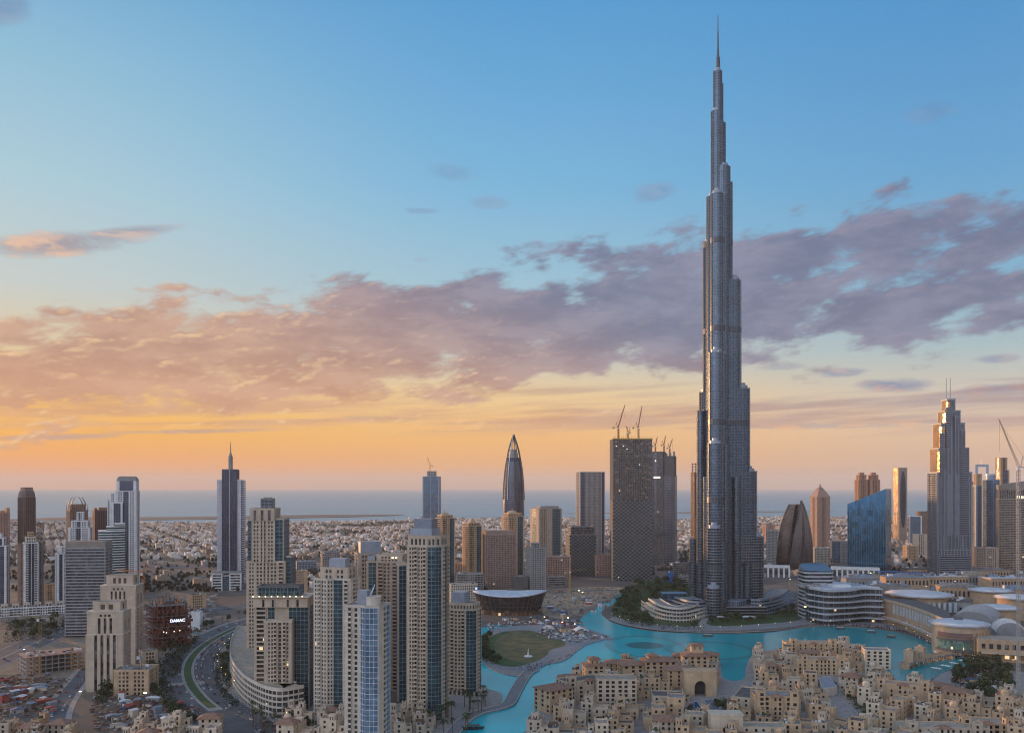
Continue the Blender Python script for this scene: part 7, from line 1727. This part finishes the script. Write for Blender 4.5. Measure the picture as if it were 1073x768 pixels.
SITES = [((566, 612), (650, 666), 26, 'on the island tip works', .9), ((560, 640), (618, 645), 22, 'on the sandy site behind the lake', .1), ((2, 62), (706, 748), 22, 'in the lower left building site', .1), ((112, 190), (732, 764), 24, 'at the foot of the cream twin towers', .1), ((150, 215), (640, 668), 14, 'near the red framed building', .1), ((1005, 1065), (715, 745), 10, 'in the right hand garden', .9), ((520, 600), (648, 655), 10, 'between the round lawn and the boat shaped hall', .9)]
for (xr, yr, n, where, base) in SITES:
    for i in range(n):
        c1, c2 = r_.randrange(9), r_.choice([0, 0, 1, 2, 3, 5, 6]); lb = None
        for tr in range(20):
            sz = r_.choice(['long', 'small', 'square', 'low', 'wide', 'tiny', 'tall']); lb = f'{sz} {cnm[c1]} shed with {cnm[c2]} roof {where}'
            if lb not in USED: break
            c1, c2 = r_.randrange(9), r_.randrange(9)
        USED.add(lb); w, d, h = {'long': (12, 3.5, 3), 'small': (5, 3, 2.6), 'square': (6, 6, 3), 'low': (8, 4, 2.2), 'wide': (9, 6, 3), 'tiny': (3, 2.5, 2.4), 'tall': (5, 5, 6)}[sz]
        px, py = r_.uniform(min(xr), max(xr)) if xr[0] < xr[1] else r_.uniform(xr[0], xr[1]), r_.uniform(*yr)
        shed(px, py, w, d, h, r_.uniform(-50, 50), KIT[c1], KIT[c2], lb, base)

# ------------------------------------------------------------------ ground cover: rubble and gear of the sites, undergrowth, the promenade crowd
def litter(name, poly, n, mts, seed, hs=(.3, 2.2), ws=(.8, 5), z=.05):
    rg = random.Random(seed); P = [G(*p) for p in poly]; xs = [p[0] for p in P]; ys = [p[1] for p in P]
    for mt in mts:
        mb = MB(); k = 0
        while k < n:
            p = (rg.uniform(min(xs), max(xs)), rg.uniform(min(ys), max(ys)))
            if not inside(p, P): k += .05; continue
            w, d, h, a = rg.uniform(*ws), rg.uniform(*ws) * .6, rg.uniform(*hs) * rg.random(), rg.uniform(0, 3.1)
            mb.prism([(p[0] + x * w * math.cos(a) - y * d * math.sin(a), p[1] + x * w * math.sin(a) + y * d * math.cos(a)) for x, y in ((-.5, -.5), (.5, -.4), (.5, .5), (-.4, .5))], z, z + h + .15, None); k += 1
        o = mb.build(name, mt); o['kind'] = 'stuff'
EARTH = mat('dug_earth', (.20, .12, .08), streak=False); PIPE = mat('dusty_timber', (.26, .17, .11), streak=False)
litter('rubble', [(-10, 712), (28, 706), (74, 712), (46, 752), (-12, 752)], 110, [EARTH, PIPE, GREYC, RUST, ROOFD], 3)
litter('rubble', [(100, 728), (160, 728), (215, 745), (180, 764), (100, 766), (96, 745)], 120, [EARTH, PIPE, GREYC, RUST, ROOFD], 4)
litter('rubble', [(556, 622), (590, 616), (645, 615), (650, 620), (610, 640), (588, 648), (566, 640)], 170, [EARTH, PIPE, GREYC, SAND], 5)
litter('rubble', [(560, 667), (572, 657), (602, 657), (638, 668), (606, 674), (580, 671)], 90, [EARTH, GREYC, WHITE, ROOFD], 6, z=.95)
litter('rubble', [(150, 632), (225, 622), (225, 650), (205, 668), (150, 668)], 150, [EARTH, GREYC, CREAM2, ROOFD], 7, ws=(2, 12))
litter('rubble', [(505, 655), (560, 650), (600, 650), (600, 656), (540, 655), (512, 660)], 60, [GREYC, WHITE, REDP, ROOFD], 8, z=.95)
litter('rubble', [(850, 606), (1073, 596), (1073, 626), (930, 626), (850, 618)], 120, [GREYC, WHITER, BLUEST, ROOFD], 9, ws=(3, 16), hs=(2, 10))
litter('rubble', [(1000, 700), (1060, 702), (1066, 742), (1010, 738)], 60, [REDP, WHITE, SAND, ROOFD], 10, hs=(1, 4), z=.95)
def greenery(name, poly, n, m_, seed, hmax=3.0, z=1.0):
    rg = random.Random(seed); P = [G(*p) for p in poly]; xs = [p[0] for p in P]; ys = [p[1] for p in P]; mb = MB(); k = 0
    while k < n:
        p = (rg.uniform(min(xs), max(xs)), rg.uniform(min(ys), max(ys)))
        if not inside(p, P): k += .02; continue
        for j in range(9):
            c = Vector((p[0] + rg.gauss(0, 1.6), p[1] + rg.gauss(0, 1.6), z + rg.uniform(.2, hmax))); a = Vector((rg.gauss(0, 1), rg.gauss(0, 1), rg.gauss(0, 1))).normalized(); b = a.orthogonal().normalized(); s_ = rg.uniform(.4, 1.0); mb.quad(c - a * s_, c + b * s_ * .7, c + a * s_, c - b * s_ * .7)
        k += 1
    o = mb.build(name, m_); o['kind'] = 'stuff'
greenery('undergrowth', PARK, 900, LEAF[2], 1, 4.5)
greenery('undergrowth', [(745, 655), (800, 652), (838, 646), (836, 640), (800, 641), (745, 647)], 160, LEAF[0], 2, 2)
greenery('undergrowth', [(1000, 705), (1018, 700), (1045, 698), (1062, 704), (1060, 730), (1040, 742), (1012, 735)], 300, LEAF[1], 3, 3.5)
greenery('undergrowth', [(212, 668), (190, 690), (186, 712), (176, 712), (172, 690), (190, 672)], 260, LEAF[2], 4, 4)
greenery('undergrowth', [(225, 650), (205, 664), (190, 672), (180, 664), (196, 652)], 160, LEAF[0], 14, 4, .1)
greenery('undergrowth', [(150, 700), (172, 690), (174, 712), (186, 735), (200, 750), (186, 756), (165, 730)], 260, LEAF[2], 15, 4, .1)
greenery('undergrowth', [(224, 690), (232, 682), (240, 700), (240, 722), (250, 740), (242, 742), (230, 726), (224, 706)], 170, LEAF[2], 16, 4, .1)
greenery('undergrowth', [(100, 736), (116, 700), (126, 694), (112, 740)], 120, LEAF[2], 17, 4, .1)
greenery('undergrowth', [(500, 676), (506, 668), (516, 663), (512, 672), (513, 686), (528, 699), (512, 697), (503, 688)], 120, LEAF[0], 18, 3, .95)
greenery('undergrowth', [(881, 720), (890, 718), (926, 764), (912, 768)], 120, LEAF[1], 19, 2.4, .95)
greenery('undergrowth', [(5, 650), (85, 646), (86, 660), (40, 672), (5, 674)], 260, LEAF[2], 5, 4, .1)
greenery('undergrowth', [(752, 735), (770, 733), (786, 758), (770, 760)], 90, LEAF[1], 6, 2)
def crowd(poly, n, seed, z=1.0):
    rg = random.Random(seed); P = [G(*p) for p in poly]; xs = [p[0] for p in P]; ys = [p[1] for p in P]
    for mt, f in ((mat('dark_clothes', (.04, .035, .05), streak=False), .55), (mat('mauve_clothes', (.22, .14, .20), streak=False), .25), (WHITE, .2)):
        mb = MB(); k = 0
        while k < n * f:
            p = (rg.uniform(min(xs), max(xs)), rg.uniform(min(ys), max(ys)))
            if not inside(p, P): continue
            h = rg.uniform(1.55, 1.85); a = rg.uniform(0, 3.1); c, s_ = math.cos(a), math.sin(a)
            def ring(w, d, zz): return [(p[0] + x * w * c - y * d * s_, p[1] + x * w * s_ + y * d * c, z + zz) for x, y in ((-1, -.5), (0, -1), (1, -.5), (1, .5), (0, 1), (-1, .5))]
            mb.loft([ring(.13, .12, 0), ring(.18, .13, h * .3), ring(.2, .15, h * .5), ring(.26, .15, h * .78), ring(.08, .08, h * .84), ring(.12, .12, h * .92), ring(.06, .06, h)]); k += 1
        o = mb.build('crowd', mt); o['kind'] = 'stuff'
crowd([(840, 655), (870, 657), (900, 655), (926, 656), (945, 661), (965, 668), (985, 678), (1000, 686), (1015, 688), (1022, 692), (1006, 690), (988, 685), (972, 674), (955, 664.5), (925, 658.5), (890, 656), (850, 656)], 1900, 1)
crowd([(965, 664), (1000, 682), (1030, 690), (1005, 691), (985, 680)], 500, 2)
crowd([(540, 700), (560, 697), (590, 690), (600, 684), (606, 678), (600, 688), (580, 697), (552, 706)], 160, 3)
crowd([(945, 703), (965, 698), (990, 692), (1010, 690), (990, 697), (965, 702)], 120, 4, 5.0)
# white sail tent and boom on the island tip
x_, y_ = G(607, 663); t = thing('sail_tent', 'white pointed sail tent on the island tip', 'tent', (x_, y_, .9)); m = MB()
for i in range(6):
    a0, a1 = i * math.pi / 3, (i + 1) * math.pi / 3; m.quad((10 * math.cos(a0), 10 * math.sin(a0), 2.5), (7.5 * math.cos((a0 + a1) / 2), 7.5 * math.sin((a0 + a1) / 2), 3.6), (0, 0, 8)); m.quad((7.5 * math.cos((a0 + a1) / 2), 7.5 * math.sin((a0 + a1) / 2), 3.6), (10 * math.cos(a1), 10 * math.sin(a1), 2.5), (0, 0, 8)); MB().beam((10 * math.cos(a0), 10 * math.sin(a0), 0), (10 * math.cos(a0), 10 * math.sin(a0), 2.6), .2).build('mast', STEEL, t)
m.build('sail', WHITE, t)
# boats
def boat(px, py, L, a, col, roof, label):
    x, y = G(px, py); t = thing('tour_boat', label, 'boat', (x, y, .2), R(a), None); w = L * .16
    pr = [(-L / 2, w * .7), (-L * .2, w), (L * .25, w * .9), (L / 2, .05)]; top = pr + [(x, -y) for x, y in pr[::-1]]; bot = [(x * .85, y * .7) for x, y in top]
    MB().loft([[(x, y, 0) for x, y in bot][::-1], [(x, y, 1.1 + .8 * abs(x / L * 2) ** 3) for x, y in top][::-1]][::1]).build('hull', col, t); m = MB()
    for x in (-L * .3, 0, L * .22):
        for s_ in (-1, 1): m.beam((x, s_ * w * .7, 1), (x, s_ * w * .7, 3), .12)
    m.build('canopy_frame', STEEL, t); MB().box(-L * .36, L * .28, -w * .8, w * .8, 3, 3.2).build('canopy', roof, t)
boat(496, 764, 17, 8, mat('dark_hull', (.04, .05, .06)), ROOFD, 'long dark boat moored at the bottom end of the causeway')
boat(881, 659.5, 12, 0, DARKC, WHITE, 'white roofed boat below the layered waterfront building')
boat(913, 663, 12, -10, DARKC, WHITE, 'white roofed boat left of the mall promenade'); boat(934, 668, 11, -20, DARKC, SAND, 'sand roofed boat nearest the mall promenade'); boat(742, 667, 14, 4, DARKC, CREAM2, 'cream roofed boat below the park path')
boat(812, 722 - 50, 9, 60, DARKC, SAND, 'small boat by the tip of the right old town quarter') if False else None
# cafe terraces
for i in range(14):
    px, py = 978 + i * 3.2, 703 - .9 * i + (i % 3) * 1.4; x, y = G(px, py); t = thing('cafe_parasol', 'white square parasol on the terrace of the little lake', 'parasol', (x, y, .9), R(12 * i), 'parasols by the little lake'); MB().cyl(0, 0, .1, 0, 2.5, 6).build('pole', STEEL, t); MB().prism([(-2, -2), (2, -2), (2, 2), (-2, 2)], 2.5, 3.4, [(-.1, -.1), (.1, -.1), (.1, .1), (-.1, .1)]).build('canopy', WHITE, t)
